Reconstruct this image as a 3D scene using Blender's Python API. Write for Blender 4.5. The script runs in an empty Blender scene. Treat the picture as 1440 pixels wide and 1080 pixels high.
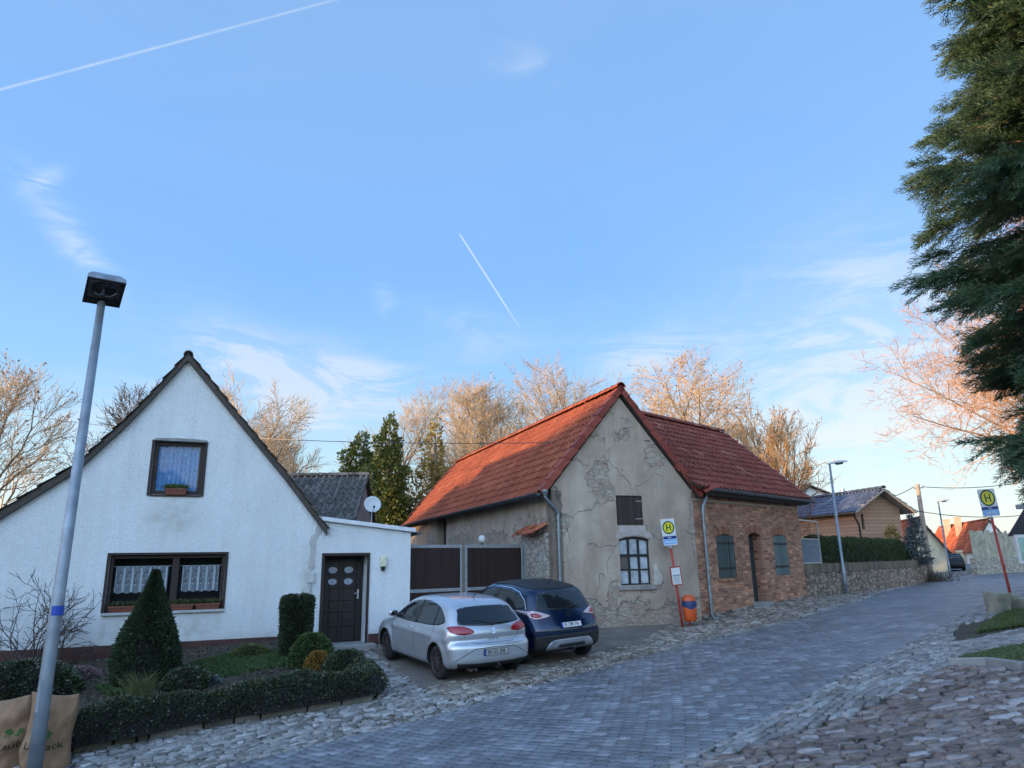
import bpy, bmesh, math, random
import numpy as np
from mathutils import Vector, Matrix
from mathutils.geometry import tessellate_polygon
rad=math.radians
SC=bpy.context.scene
COL=SC.collection
rnd=random.Random(7)

# ------------------------------------------------------------ camera model (metres, eye 1.65 m above where the photographer stands)
FPX=990.; TH=math.atan(252/FPX); RO=rad(1.0); EYE=1.65
cF=np.array([0,math.cos(TH),math.sin(TH)]); u0=np.array([0,-math.sin(TH),math.cos(TH)]); r0=np.array([1.,0,0])
cR=math.cos(RO)*r0-math.sin(RO)*u0; cU=math.sin(RO)*r0+math.cos(RO)*u0
cC=np.array([0,0,EYE])
def ray(px,py): return cF+(px-720)/FPX*cR+(540-py)/FPX*cU
def atY(px,py,Y):
    d=ray(px,py); return cC+d*(Y/d[1])
def atZ(px,py,z):
    d=ray(px,py); return cC+d*((z-EYE)/d[2])
cam_d=bpy.data.cameras.new('camera'); cam=bpy.data.objects.new('camera',cam_d); COL.objects.link(cam)
cam_d.sensor_width=36; cam_d.sensor_fit='HORIZONTAL'; cam_d.lens=FPX*36/1440; cam_d.clip_end=2000; cam_d.clip_start=.05
cam.matrix_world=Matrix(((cR[0],cU[0],-cF[0],0),(cR[1],cU[1],-cF[1],0),(cR[2],cU[2],-cF[2],EYE),(0,0,0,1)))
SC.camera=cam

# ------------------------------------------------------------ object helpers
ORG={}
def tag(o,label=None,cat=None,group=None,kind=None):
    if label: o['label']=label
    if cat: o['category']=cat
    if group: o['group']=group
    if kind: o['kind']=kind
    return o
def thing(name,label,cat,loc=(0,0,0),group=None,mtx=None):
    o=bpy.data.objects.new(name,None); COL.objects.link(o)
    o.empty_display_size=.2
    if mtx is not None: o.matrix_world=mtx; ORG[o]=None
    else: o.location=loc; ORG[o]=np.array(loc,float)
    return tag(o,label,cat,group)
class MB:
    def __init__(s): s.v=[]; s.f=[]; s.m=[]; s.uv=[]; s.n=0
    def add(s,verts,faces,mi=0,uvs=None):
        b=s.n; s.v.append(np.asarray(verts,float).reshape(-1,3)); s.n+=len(s.v[-1])
        for i,f in enumerate(faces):
            s.f.append([b+k for k in f]); s.m.append(mi); s.uv.append(uvs[i] if uvs else None)
        return b
    def quad(s,a,b,c,d,mi=0): s.add([a,b,c,d],[(0,1,2,3)],mi)
    def box(s,lo,hi,mi=0,fr=None):
        x0,y0,z0=lo; x1,y1,z1=hi
        v=[(x0,y0,z0),(x1,y0,z0),(x1,y1,z0),(x0,y1,z0),(x0,y0,z1),(x1,y0,z1),(x1,y1,z1),(x0,y1,z1)]
        if fr: v=[fr(*p) for p in v]
        s.add(v,[(0,3,2,1),(4,5,6,7),(0,1,5,4),(1,2,6,5),(2,3,7,6),(3,0,4,7)],mi)
    def tube(s,pts,r,n=8,mi=0,cap=True):
        pts=[np.asarray(p,float) for p in pts]
        if not hasattr(r,'__len__'): r=[r]*len(pts)
        rings=[]; up=None
        for i,p in enumerate(pts):
            t=(pts[min(i+1,len(pts)-1)]-pts[max(i-1,0)]); t=t/(np.linalg.norm(t)+1e-9)
            if up is None:
                up=np.array([0,0,1.]) if abs(t[2])<.9 else np.array([1.,0,0])
            a=np.cross(t,up); a/=np.linalg.norm(a)+1e-9; b=np.cross(a,t); up=b
            ang=np.arange(n)*2*math.pi/n
            rings.append(p+r[i]*(np.outer(np.cos(ang),a)+np.outer(np.sin(ang),b)))
        f=[]
        for i in range(len(pts)-1):
            for k in range(n):
                f.append((i*n+k,i*n+(k+1)%n,(i+1)*n+(k+1)%n,(i+1)*n+k))
        if cap: f.append(tuple(range(n))[::-1]); f.append(tuple((len(pts)-1)*n+k for k in range(n)))
        s.add(np.vstack(rings),f,mi)
    def lathe(s,c,prof,n=20,axis='z',mi=0,fr=None):
        v=[];f=[]
        for r,h in prof:
            for k in range(n):
                a=2*math.pi*k/n
                p=(r*math.cos(a),r*math.sin(a),h) if axis=='z' else ((r*math.cos(a),h,r*math.sin(a)) if axis=='y' else (h,r*math.cos(a),r*math.sin(a)))
                p=(p[0]+c[0],p[1]+c[1],p[2]+c[2]); v.append(fr(*p) if fr else p)
        for i in range(len(prof)-1):
            for k in range(n): f.append((i*n+k,i*n+(k+1)%n,(i+1)*n+(k+1)%n,(i+1)*n+k))
        s.add(v,f,mi)
    def prism(s,poly,fr,d0,d1,mi=0,uv=True,holes=(),back=True):
        """poly in 2-D (s,z); extruded between depths d0 (back) and d1 (front) by the frame fr(s,z,d)"""
        loops=[list(poly)]+[list(h) for h in holes]
        tris=tessellate_polygon([[Vector((p[0],p[1],0)) for p in l] for l in loops])
        flat=[p for l in loops for p in l]
        n=len(flat)
        vf=[fr(p[0],p[1],d1) for p in flat]; vb=[fr(p[0],p[1],d0) for p in flat]
        s.add(vf,[tuple(t) for t in tris],mi,[[flat[k] for k in t] for t in tris] if uv else None)
        if back: s.add(vb,[tuple(t)[::-1] for t in tris],mi,[[flat[k] for k in t[::-1]] for t in tris] if uv else None)
        b=0
        for l in loops:
            m=len(l)
            for k in range(m):
                a,c=b+k,b+(k+1)%m
                s.add([vf[a],vf[c],vb[c],vb[a]],[(0,1,2,3)],mi,[[(flat[a][0],flat[a][1]),(flat[c][0],flat[c][1]),(flat[c][0]+d1-d0,flat[c][1]),(flat[a][0]+d1-d0,flat[a][1])]] if uv else None)
            b+=m
    def build(s,name,mats,parent=None,smooth=False,local=False,fixn=True):
        me=bpy.data.meshes.new(name)
        V=np.vstack(s.v) if s.v else np.zeros((0,3))
        o=bpy.data.objects.new(name,me)
        org=np.zeros(3)
        if parent is not None and not local:
            org=ORG.get(parent); org=np.zeros(3) if org is None else org
        me.from_pydata((V-org).tolist(),[],s.f)
        if any(u is not None for u in s.uv):
            ul=me.uv_layers.new(name='uv'); k=0
            arr=np.zeros((sum(len(f) for f in s.f),2))
            for f,u in zip(s.f,s.uv):
                if u is not None: arr[k:k+len(f)]=u
                k+=len(f)
            ul.data.foreach_set('uv',arr.ravel())
        if not isinstance(mats,(list,tuple)): mats=[mats]
        for m in mats: me.materials.append(m)
        if len(mats)>1: me.polygons.foreach_set('material_index',s.m)
        if smooth: me.polygons.foreach_set('use_smooth',[True]*len(s.f))
        me.validate(); me.update()
        if fixn and len(s.f)<60000:
            bm=bmesh.new(); bm.from_mesh(me); bmesh.ops.recalc_face_normals(bm,faces=bm.faces); bm.to_mesh(me); bm.free()
        COL.objects.link(o)
        if parent is not None: o.parent=parent
        ORG[o]=org
        return o
class Fr:
    """vertical wall frame: s along the wall, z up, d outwards"""
    def __init__(s,x,y,az):
        s.o=np.array([x,y,0.]); a=rad(az); s.az=az; s.t=np.array([math.cos(a),math.sin(a),0]); s.nn=np.array([math.sin(a),-math.cos(a),0])
    def __call__(s,u,z,d=0.): return s.o+s.t*u+s.nn*d+np.array([0,0,z])
    def at(s,px,py,d=0.):
        dd=ray(px,py); o=s.o+s.nn*d; t=((o-cC)@s.nn)/(dd@s.nn); P=cC+dd*t; return float((P-s.o)@s.t),float(P[2])
    def bx(s,mb,u0,u1,z0,z1,d0,d1,mi=0): mb.box((u0,z0,d0),(u1,z1,d1),mi,fr=lambda a,b,c:s(a,b,c))
def rect(u0,u1,z0,z1): return [(u0,z0),(u1,z0),(u1,z1),(u0,z1)]
def copytree(o,loc,parent=None):
    c=o.copy(); COL.objects.link(c)
    if parent is None: c.location=loc
    else: c.parent=parent
    for ch in o.children: copytree(ch,None,c)
    return c
def bevel(o,w=.01,seg=2,ang=35):
    m=o.modifiers.new('bevel','BEVEL'); m.width=w; m.segments=seg; m.limit_method='ANGLE'; m.angle_limit=rad(ang)
    return o
def text_mesh(name,txt,size,fr,mat,parent,depth=.002,bold=0.,wid=1.,local=False):
    """flat lettering in the (s,z) plane of fr, centred on 0,0"""
    cu=bpy.data.curves.new('t','FONT'); cu.body=txt; cu.size=size; cu.align_x='CENTER'; cu.align_y='CENTER'; cu.offset=bold; cu.extrude=0
    t=bpy.data.objects.new('t',cu); COL.objects.link(t)
    dg=bpy.context.evaluated_depsgraph_get(); me=bpy.data.meshes.new_from_object(t.evaluated_get(dg))
    mb=MB(); mb.add([fr(v.co.x*wid,v.co.y,depth) for v in me.vertices],[tuple(p.vertices) for p in me.polygons])
    bpy.data.objects.remove(t); bpy.data.curves.remove(cu); bpy.data.meshes.remove(me)
    return mb.build(name,mat,parent,local=local,fixn=False)

# ------------------------------------------------------------ materials
class N:
    def __init__(s,name):
        s.m=bpy.data.materials.new(name); s.m.use_nodes=True; s.t=s.m.node_tree; s.t.nodes.clear()
        s.out=s.t.nodes.new('ShaderNodeOutputMaterial'); s.b=s.t.nodes.new('ShaderNodeBsdfPrincipled'); s.t.links.new(s.b.outputs[0],s.out.inputs[0])
        s.tc=s.t.nodes.new('ShaderNodeTexCoord')
    def nd(s,typ,**k):
        n=s.t.nodes.new('ShaderNode'+typ)
        for a,b in k.items():
            if a.startswith('_'): setattr(n,a[1:],b)
            else:
                key=a.replace('__',' ')
                s.set(n.inputs[key],b)
        return n
    def set(s,i,v):
        if isinstance(v,bpy.types.NodeSocket): s.t.links.new(v,i)
        elif hasattr(v,'__len__') and len(v)==3 and i.type=='RGBA': i.default_value=(*v,1)
        else: i.default_value=v
    def co(s,scale=(1,1,1),uv=False,rot=(0,0,0)):
        mp=s.t.nodes.new('ShaderNodeMapping'); s.t.links.new(s.tc.outputs['UV' if uv else 'Object'],mp.inputs[0]); mp.inputs['Scale'].default_value=scale; mp.inputs['Rotation'].default_value=rot
        return mp.outputs[0]
    def noise(s,scale,detail=4,rough=.55,co=None,dist=0):
        n=s.nd('TexNoise',Scale=scale,Detail=detail,Roughness=rough,Distortion=dist); s.t.links.new(co if co is not None else s.tc.outputs['Object'],n.inputs['Vector']); return n.outputs['Fac']
    def vor(s,scale,feat='F1',co=None,out='Distance',rnd_=1.):
        n=s.nd('TexVoronoi',_feature=feat,Scale=scale,Randomness=rnd_); s.t.links.new(co if co is not None else s.tc.outputs['Object'],n.inputs['Vector']); return n.outputs[out]
    def ramp(s,fac,stops,interp='LINEAR'):
        n=s.t.nodes.new('ShaderNodeValToRGB'); n.color_ramp.interpolation=interp
        e=n.color_ramp.elements
        while len(e)<len(stops): e.new(.5)
        for i,(p,c) in enumerate(stops):
            e[i].position=p; e[i].color=(*c,1) if hasattr(c,'__len__') else (c,c,c,1)
        s.set(n.inputs[0],fac); return n.outputs[0]
    def mix(s,fac,a,b,mode='MIX'):
        n=s.t.nodes.new('ShaderNodeMix'); n.data_type='RGBA'; n.blend_type=mode
        s.set(n.inputs[0],fac); s.set(n.inputs[6],a); s.set(n.inputs[7],b); return n.outputs[2]
    def math(s,op,a,b=0.,c=None,clamp=False):
        n=s.t.nodes.new('ShaderNodeMath'); n.operation=op; n.use_clamp=clamp; s.set(n.inputs[0],a); s.set(n.inputs[1],b)
        if c is not None: s.set(n.inputs[2],c)
        return n.outputs[0]
    def island(s): return s.nd('NewGeometry').outputs['Random Per Island']
    def bump(s,h,strength=.5,dist=.02,normal=None):
        n=s.nd('Bump',Strength=strength,Distance=dist); s.set(n.inputs['Height'],h)
        if normal is not None: s.set(n.inputs['Normal'],normal)
        return n.outputs[0]
    def fin(s,color,rough=.8,metal=0.,normal=None,**k):
        s.set(s.b.inputs['Base Color'],color); s.set(s.b.inputs['Roughness'],rough); s.b.inputs['Metallic'].default_value=metal
        if normal is not None: s.set(s.b.inputs['Normal'],normal)
        for a,b in k.items(): s.set(s.b.inputs[a.replace('__',' ')],b)
        return s.m
def cc(*a): return tuple(a)
def mul(c,k): return tuple(min(1,x*k) for x in c)
def simple(name,c,rough=.7,metal=0.,var=.2,scale=6.,bs=.15,bsc=40,isl=0.,**k):
    n=N(name); f=n.noise(scale,5)
    col=n.ramp(f,[(.3,mul(c,1-var)),(.7,mul(c,1+var))])
    if isl:
        i=n.island(); col=n.mix(1.,col,n.ramp(i,[(0,1-isl),(1,1+isl*.6)]),'MULTIPLY')
    rr=n.math('ADD',n.math('MULTIPLY',n.noise(scale*2.3,3),.2),rough-.1,clamp=True)
    return n.fin(col,rr,metal,n.bump(n.noise(bsc,4),bs,.01),**k)
# ------------------------------------------------------------ sky, sun
SUN_AZ=np.array([-.955,-.295]); SUN_EL=rad(6.2)
w=bpy.data.worlds.new('World'); SC.world=w; w.use_nodes=True
wt=w.node_tree; wt.nodes.clear()
W=N.__new__(N); W.t=wt; W.m=w
wo=wt.nodes.new('ShaderNodeOutputWorld'); bg=wt.nodes.new('ShaderNodeBackground'); wt.links.new(bg.outputs[0],wo.inputs[0])
W.tc=wt.nodes.new('ShaderNodeTexCoord')
gen=W.tc.outputs['Generated']
sky=wt.nodes.new('ShaderNodeTexSky'); sky.sky_type='NISHITA'; sky.sun_disc=False; sky.sun_elevation=SUN_EL
sky.sun_rotation=math.atan2(SUN_AZ[0],SUN_AZ[1]); sky.altitude=150; sky.dust_density=1.; sky.ozone_density=1.5
sep=W.nd('SeparateXYZ'); wt.links.new(gen,sep.inputs[0]); X,Y,Z=sep.outputs
def lin(h): 
    h=h.lstrip('#'); r=[int(h[i:i+2],16)/255 for i in (0,2,4)]; return tuple(((c+.055)/1.055)**2.4 if c>.04 else c/12.92 for c in r)
azm=W.math('ARCTAN2',X,Y); el=W.math('ARCSINE',Z)
base=W.ramp(Z,[(0.0,lin('f3e9dc')),(.05,lin('dfe9ea')),(.13,lin('b4dcf0')),(.24,lin('8ac2f8')),(.38,lin('78b2f8')),(.55,lin('80b2ee')),(.75,lin('84b0e6')),(1.,lin('6a9cdc'))])
# the air turns paler and greener towards the right-hand horizon
rt=W.math('MULTIPLY',W.math('SMOOTH_MIN',W.math('MAXIMUM',W.math('SUBTRACT',azm,.1),0.),.6,.1),1.2,clamp=True)
lo=W.ramp(Z,[(0.,1.),(.1,.75),(.3,.3),(.5,0.)])
base=W.mix(W.math('MULTIPLY',rt,lo),base,lin('cfe6ec'))
cv=W.nd('CombineXYZ'); W.set(cv.inputs[0],azm); W.set(cv.inputs[1],el)
def azel(px,py):
    d=ray(px,py); d=d/np.linalg.norm(d); return math.atan2(d[0],d[1]),math.asin(d[2])
def blob(p0,p1,wd,st,soft=1.):
    """soft streak between two sky directions given as azimuth/elevation pairs"""
    a=np.array(azel(*p0)); b=np.array(azel(*p1)); m=(a+b)/2; L=np.linalg.norm(b-a)/2+wd*.6; t=(b-a)/np.linalg.norm(b-a)
    dx=W.math('SUBTRACT',azm,float(m[0])); dy=W.math('SUBTRACT',el,float(m[1]))
    u=W.math('ADD',W.math('MULTIPLY',dx,float(t[0]/L)),W.math('MULTIPLY',dy,float(t[1]/L)))
    v=W.math('ADD',W.math('MULTIPLY',dx,float(-t[1]/wd)),W.math('MULTIPLY',dy,float(t[0]/wd)))
    r=W.math('ADD',W.math('MULTIPLY',u,u),W.math('MULTIPLY',v,v))
    return W.math('MULTIPLY',W.math('EXPONENT',W.math('MULTIPLY',r,-1.2)),st)
def wn(scale,sx,sy,rot,detail=7,dist=.6,rough=.6,off=0.):
    mp=wt.nodes.new('ShaderNodeMapping'); wt.links.new(cv.outputs[0],mp.inputs[0]); mp.inputs['Scale'].default_value=(sx,sy,1); mp.inputs['Rotation'].default_value=(0,0,rot); mp.inputs['Location'].default_value=(off,off*.7,off)
    return W.noise(scale,detail,rough,mp.outputs[0],dist)
n1=wn(4.2,1,3.4,.5,off=3.1,dist=1.6,rough=.68,detail=9); n2=wn(7.,1,3.2,-.35,off=.4,dist=1.5,detail=9); n3=wn(1.6,1,1.8,.2,off=8.)
def seq(l):
    o=l[0]
    for x in l[1:]: o=W.math('ADD',o,x)
    return o
big=seq([blob((880,500),(1240,620),.07,.6),blob((1100,470),(1330,420),.10,1.1),blob((1170,595),(1340,565),.04,2.2),blob((1230,500),(1360,540),.06,1.2),blob((860,500),(960,490),.03,.8),
         blob((320,500),(600,560),.04,1.7),blob((330,490),(480,620),.035,1.5),blob((560,500),(720,480),.03,.45),blob((20,600),(260,560),.05,.6),blob((900,560),(1100,640),.06,.6)])
sm=seq([blob((45,262),(150,400),.020,1.3),blob((40,262),(85,242),.010,1.3),blob((535,410),(552,445),.016,.75),blob((700,80),(790,100),.02,.55),blob((600,440),(740,480),.025,.5)])
f1=W.ramp(n1,[(.42,0.),(.64,1.)]); f2=W.ramp(n2,[(.40,0.),(.66,1.)]); f3=W.ramp(n3,[(.42,0.),(.8,1.)])
cl=W.math('MULTIPLY',W.math('MULTIPLY',big,W.math('ADD',W.math('MULTIPLY',f1,1.1),.22)),1.,clamp=True)
cs=W.math('MULTIPLY',W.math('MULTIPLY',sm,W.math('ADD',f2,.05)),.8,clamp=True)
veil=W.math('MULTIPLY',f3,.16)
c=W.mix(veil,base,lin('b4c8ec'))
c=W.mix(W.math('MULTIPLY',cl,.78),c,W.ramp(Z,[(.05,lin('f2e6df')),(.2,lin('dce0ea')),(.4,lin('c8d8f0'))]))
c=W.mix(cs,c,lin('c0d6f2'))
# vapour trails: narrow arcs of great circles
def trail(p0,p1,wd,st,grow=1.):
    a=ray(*p0); b=ray(*p1); a=a/np.linalg.norm(a); b=b/np.linalg.norm(b); n=np.cross(a,b); ang=math.acos(float(a@b)); n/=np.linalg.norm(n); t=np.cross(n,a)
    def dot(v):
        d=W.nd('VectorMath',_operation='DOT_PRODUCT'); wt.links.new(gen,d.inputs[0]); d.inputs[1].default_value=tuple(v); return d.outputs['Value']
    th=W.math('DIVIDE',W.math('ARCTAN2',dot(t),dot(a)),ang)
    wdt=W.math('MULTIPLY',W.math('ADD',1.,W.math('MULTIPLY',th,grow-1.)),wd)
    q=W.math('DIVIDE',dot(n),wdt); g=W.math('EXPONENT',W.math('MULTIPLY',W.math('MULTIPLY',q,q),-1.))
    ends=W.ramp(th,[(0.,0.),(.04,1.),(.7,.8),(1.,0.)])
    return W.math('MULTIPLY',W.math('MULTIPLY',g,ends),W.math('MULTIPLY',W.math('ADD',W.noise(60,4,.6,gen),.35),st),clamp=True)
t1=trail((-60,142),(620,-40),.0013,.45,1.); t2=trail((645,327),(734,466),.0009,.9,1.3)
c=W.mix(W.math('ADD',t1,t2,clamp=True),c,lin('eef4fa'))
skm=W.mix(1.,sky.outputs[0],(.05,.045,.045),'MULTIPLY')
tot=W.mix(1.,W.mix(1.,c,(.515,.53,.54),'MULTIPLY'),skm,'ADD')
# unseen sky behind the camera brightened as added fill for the shaded house fronts
back_fill=W.ramp(W.math('ADD',W.math('MULTIPLY',Y,-.5),W.math('MULTIPLY',X,-.15)),[(.08,(1,1,1)),(.5,(5.5,4.3,3.55))])
tot=W.mix(1.,tot,back_fill,'MULTIPLY')
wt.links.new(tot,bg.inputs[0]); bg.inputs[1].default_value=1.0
sd=bpy.data.lights.new('sun','SUN'); sd.energy=5.0; sd.angle=rad(.5); sd.color=(1,.64,.33)
so=bpy.data.objects.new('sun',sd); COL.objects.link(so)
sv=Vector((SUN_AZ[0]*math.cos(SUN_EL),SUN_AZ[1]*math.cos(SUN_EL),math.sin(SUN_EL)))
so.rotation_euler=sv.to_track_quat('Z','Y').to_euler(); so.location=(-40,-12,40)
SC.view_settings.view_transform='Standard'; SC.view_settings.look='None'; SC.view_settings.gamma=1; SC.view_settings.exposure=0.86
SC.render.engine='CYCLES'
SC.cycles.use_denoising=True; SC.cycles.max_bounces=6; SC.cycles.diffuse_bounces=3; SC.cycles.transparent_max_bounces=12

# ------------------------------------------------------------ terrain
CP=[(400,1060,-.6),(622,1008,-.5),(900,925,-.25),(1085,883,-.05),(1160,862,.08),(1207,848,.17),(1282,824,.25),(1335,813,.25),(1384,806,.3),
    (1020,1040,-.1),(1142,978,.03),(1268,914,.18),(1326,879,.28),(1396,847,.38),(1428,832,.42)]
PT=[tuple(atZ(*p)) for p in CP]+[(0,0,0),(1.2,4,0.),(-1,4,-.15),(5,5,.2),(6.1,9.1,.36),(-1.41,13.6,-.38),(-2.7,15.7,-.3),(1.45,15.9,-.27),(.4,15.2,-.32),
    (-2.5,17.6,-.12),(-4.4,16.8,-.12),(-5.2,16.5,-.08),(-8.86,14.9,-.28),(-13,13,-.4),(-3,18.6,-.05),(-.5,19.8,-.1),(1.1,18.8,-.05),(2.1,19.0,-.02),(4.8,20.0,-.02),(5.4,20.3,.03),(7.5,22.4,.24),(9.93,24.9,.35),
    (-5.75,9.2,-.75),(-9,9.5,-.75),(-3,5,-.45),(-8,4,-.8),(12.7,28.1,.3),(13.1,19.2,.5),(16,17,.7),(21.3,38,.35),(45,80,.7),(60,60,.8),(45,110,.8),(-30,30,0),(-30,0,-1.2),(0,-15,.2),(20,0,1.),(-30,70,.5),(10,60,.8),(35,30,1.1)]
PT=np.array(PT)
_c=PT[:,:2]; 
def _U(r2): return .5*r2*np.log(r2+1e-9)
_n=len(PT); _K=_U(((_c[:,None]-_c[None])**2).sum(-1))+np.eye(_n)*.4; _P=np.hstack([np.ones((_n,1)),_c])
_A=np.block([[_K,_P],[_P.T,np.zeros((3,3))]]); _w=np.linalg.solve(_A,np.concatenate([PT[:,2],np.zeros(3)]))
def _sm(t): t=np.clip(t,0,1); return t*t*(3-2*t)
def shade_hills(x,y):
    # unseen ridge behind left, added and shaped to keep low sun off the street
    top=np.interp(y,[-120,-70,-30,-16,-7,-2,4,10,20,34],[16,22,24,21.2,17.6,15.3,13.1,11.9,10.6,9])
    g=_sm((-x-48)/34)*(1-_sm((-x-100)/70)*.6)
    return np.maximum((top+1.2*np.sin(y*.21+1)+.7*np.sin(y*.53))*g*_sm((34-y)/18),(13+1.5*np.sin(x*.11)+np.sin(x*.37))*_sm((-y-42)/30)*(1-_sm((-y-110)/90)*.8))  # second unseen ridge, added so the window panes reflect dark ground
def H(x,y):
    x=np.asarray(x,float); y=np.asarray(y,float); sh=x.shape; q=np.stack([x.ravel(),y.ravel()],1)
    qc=np.clip(q,[-34,-16],[62,112])
    r=np.zeros(len(q))
    for i in range(0,len(q),20000):
        z=qc[i:i+20000]; r[i:i+20000]=_U(((z[:,None]-_c[None])**2).sum(-1))@_w[:_n]+_w[_n]+z@_w[_n+1:]
    r=np.clip(r,-1.6,1.6)+shade_hills(q[:,0],q[:,1])
    return r.reshape(sh) if sh else float(r[0])
def G(px,py,dz=0.):
    """point of the ground seen at this photo pixel"""
    d=ray(px,py); lo_,hi=2.,300.
    if d[2]>=0: return None
    t=3.
    while t<300:
        p=cC+d*t
        if p[2]<H(p[0],p[1])+dz: break
        t*=1.02
    a,b=t/1.02,t
    for _ in range(25):
        m=(a+b)/2; p=cC+d*m
        if p[2]<H(p[0],p[1])+dz: b=m
        else: a=m
    return cC+d*b
def sheet(name,poly,dz,mat,step=.5,kind='structure',hf=None,parent=None):
    poly=[(float(p[0]),float(p[1])) for p in poly]
    bm=bmesh.new(); bm.faces.new([bm.verts.new((p[0],p[1],0)) for p in poly])
    xs=[p[0] for p in poly]; ys=[p[1] for p in poly]
    for ax,(a,b) in ((0,(min(xs),max(xs))),(1,(min(ys),max(ys)))):
        k=a+step
        while k<b:
            co=[0,0,0]; no=[0,0,0]; co[ax]=k; no[ax]=1
            bmesh.ops.bisect_plane(bm,geom=bm.verts[:]+bm.edges[:]+bm.faces[:],plane_co=co,plane_no=no); k+=step
    vs=list(bm.verts); hz=H(np.array([v.co.x for v in vs]),np.array([v.co.y for v in vs]))
    for v,z in zip(vs,hz): v.co.z=(hf(v.co.x,v.co.y) if hf else z)+dz
    bmesh.ops.recalc_face_normals(bm,faces=bm.faces)
    if sum(f.normal.z for f in bm.faces)<0: bmesh.ops.reverse_faces(bm,faces=bm.faces)
    me=bpy.data.meshes.new(name); bm.to_mesh(me); bm.free(); me.materials.append(mat)
    me.polygons.foreach_set('use_smooth',[True]*len(me.polygons))
    o=bpy.data.objects.new(name,me); COL.objects.link(o); ORG[o]=np.zeros(3)
    if kind: o['kind']=kind
    return o
# ground materials
def m_soil():
    n=N('soil'); f=n.noise(.6,6); g=n.noise(9,6); v=n.vor(38)
    col=n.ramp(n.math('ADD',n.math('MULTIPLY',f,.5),n.math('MULTIPLY',g,.5)),[(.35,(.030,.026,.018)),(.5,(.06,.05,.035)),(.65,(.05,.055,.025))])
    return n.fin(col,.95,0,n.bump(n.math('ADD',g,v),.6,.03))
def m_meadow():
    n=N('meadow'); f=n.noise(.25,5); g=n.noise(14,5)
    col=n.ramp(n.math('ADD',n.math('MULTIPLY',f,.6),n.math('MULTIPLY',g,.4)),[(.35,(.035,.045,.015)),(.5,(.06,.07,.025)),(.68,(.09,.085,.04))])
    return n.fin(col,.95,0,n.bump(g,.8,.05))
def m_drive():
    n=N('driveway_grit'); f=n.noise(1.3,6); g=n.noise(22,6); v=n.vor(70)
    col=n.ramp(n.math('ADD',n.math('MULTIPLY',f,.55),n.math('MULTIPLY',g,.45)),[(.33,(.08,.066,.054)),(.5,(.165,.14,.115)),(.66,(.26,.23,.195))])
    col=n.mix(n.ramp(v,[(.1,.6),(.3,0.)]),col,(.2,.19,.18))
    return n.fin(col,.9,0,n.bump(n.math('ADD',g,n.math('MULTIPLY',v,.6)),.7,.02))
M_soil=m_soil(); M_meadow=m_meadow(); M_drive=m_drive()
# ground: one sheet out to the horizon, fine near the street
def axis(a,b,c,fine,n):
    core=list(np.arange(b,c+1e-6,fine)); lo_=[b-(k/n)**2*(b-a) for k in range(n,0,-1)]; hi=[c+(k/n)**2*(c*0+700) for k in range(1,n+1)]
    return np.array(lo_+core+hi)
gx=axis(-700,-14,26,.5,40); gy=axis(-700,0,46,.5,40)
XX,YY=np.meshgrid(gx,gy); ZZ=H(XX,YY)
nb=MB(); nxx,nyy=len(gx),len(gy)
idx=np.arange(nxx*nyy).reshape(nyy,nxx)
fs=np.stack([idx[:-1,:-1],idx[:-1,1:],idx[1:,1:],idx[1:,:-1]],-1).reshape(-1,4)
cx=XX[:-1,:-1].ravel(); cy=YY[:-1,:-1].ravel()
nb.v.append(np.stack([XX.ravel(),YY.ravel(),ZZ.ravel()-.02],1)); nb.n=nxx*nyy; nb.f=fs.tolist(); nb.m=[0 if (-13<a<24 and 0<b<44) else 1 for a,b in zip(cx,cy)]; nb.uv=[None]*len(nb.f)
gr=nb.build('ground',[M_soil,M_meadow],smooth=True,fixn=False); gr['kind']='structure'
# ------------------------------------------------------------ paving
Lp=np.array([(-8.6,4.6),(-5.4,7.45)]+[tuple(atZ(*p)[:2]) for p in CP[:9]]+[(46,67),(58,80)])
Rp=np.array([(-3.4,2.3),(-.9,4.8)]+[tuple(atZ(*p)[:2]) for p in CP[9:]]+[(23,32.3),(31,42.5),(40,52),(52,64),(64,77)])
rdv=np.array([.70,.714]); rdv/=np.linalg.norm(rdv)
Ls=Lp@rdv; Rs=Rp@rdv
def edge(s,P,S): return np.stack([np.interp(s,S,P[:,0]),np.interp(s,S,P[:,1])],-1)
def smooth(P,S):
    s=np.linspace(S[0],S[-1],400); e=edge(s,P,S); k=13
    for _ in range(3):
        q=np.vstack([np.repeat(e[:1],k//2,0),e,np.repeat(e[-1:],k//2,0)]); e=np.stack([np.convolve(q[:,i],np.ones(k)/k,'valid') for i in (0,1)],1)
    return e,e@rdv
Lp,Ls=smooth(Lp,Ls); Rp,Rs=smooth(Rp,Rs)
def inpoly(x,y,poly):
    x=np.asarray(x);y=np.asarray(y); r=np.zeros(x.shape,bool); n=len(poly)
    for i in range(n):
        x0,y0=poly[i]; x1,y1=poly[(i+1)%n]
        if y0==y1: continue
        c=((y0>y)!=(y1>y))&(x<(x1-x0)*(y-y0)/(y1-y0)+x0); r^=c
    return r
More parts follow.
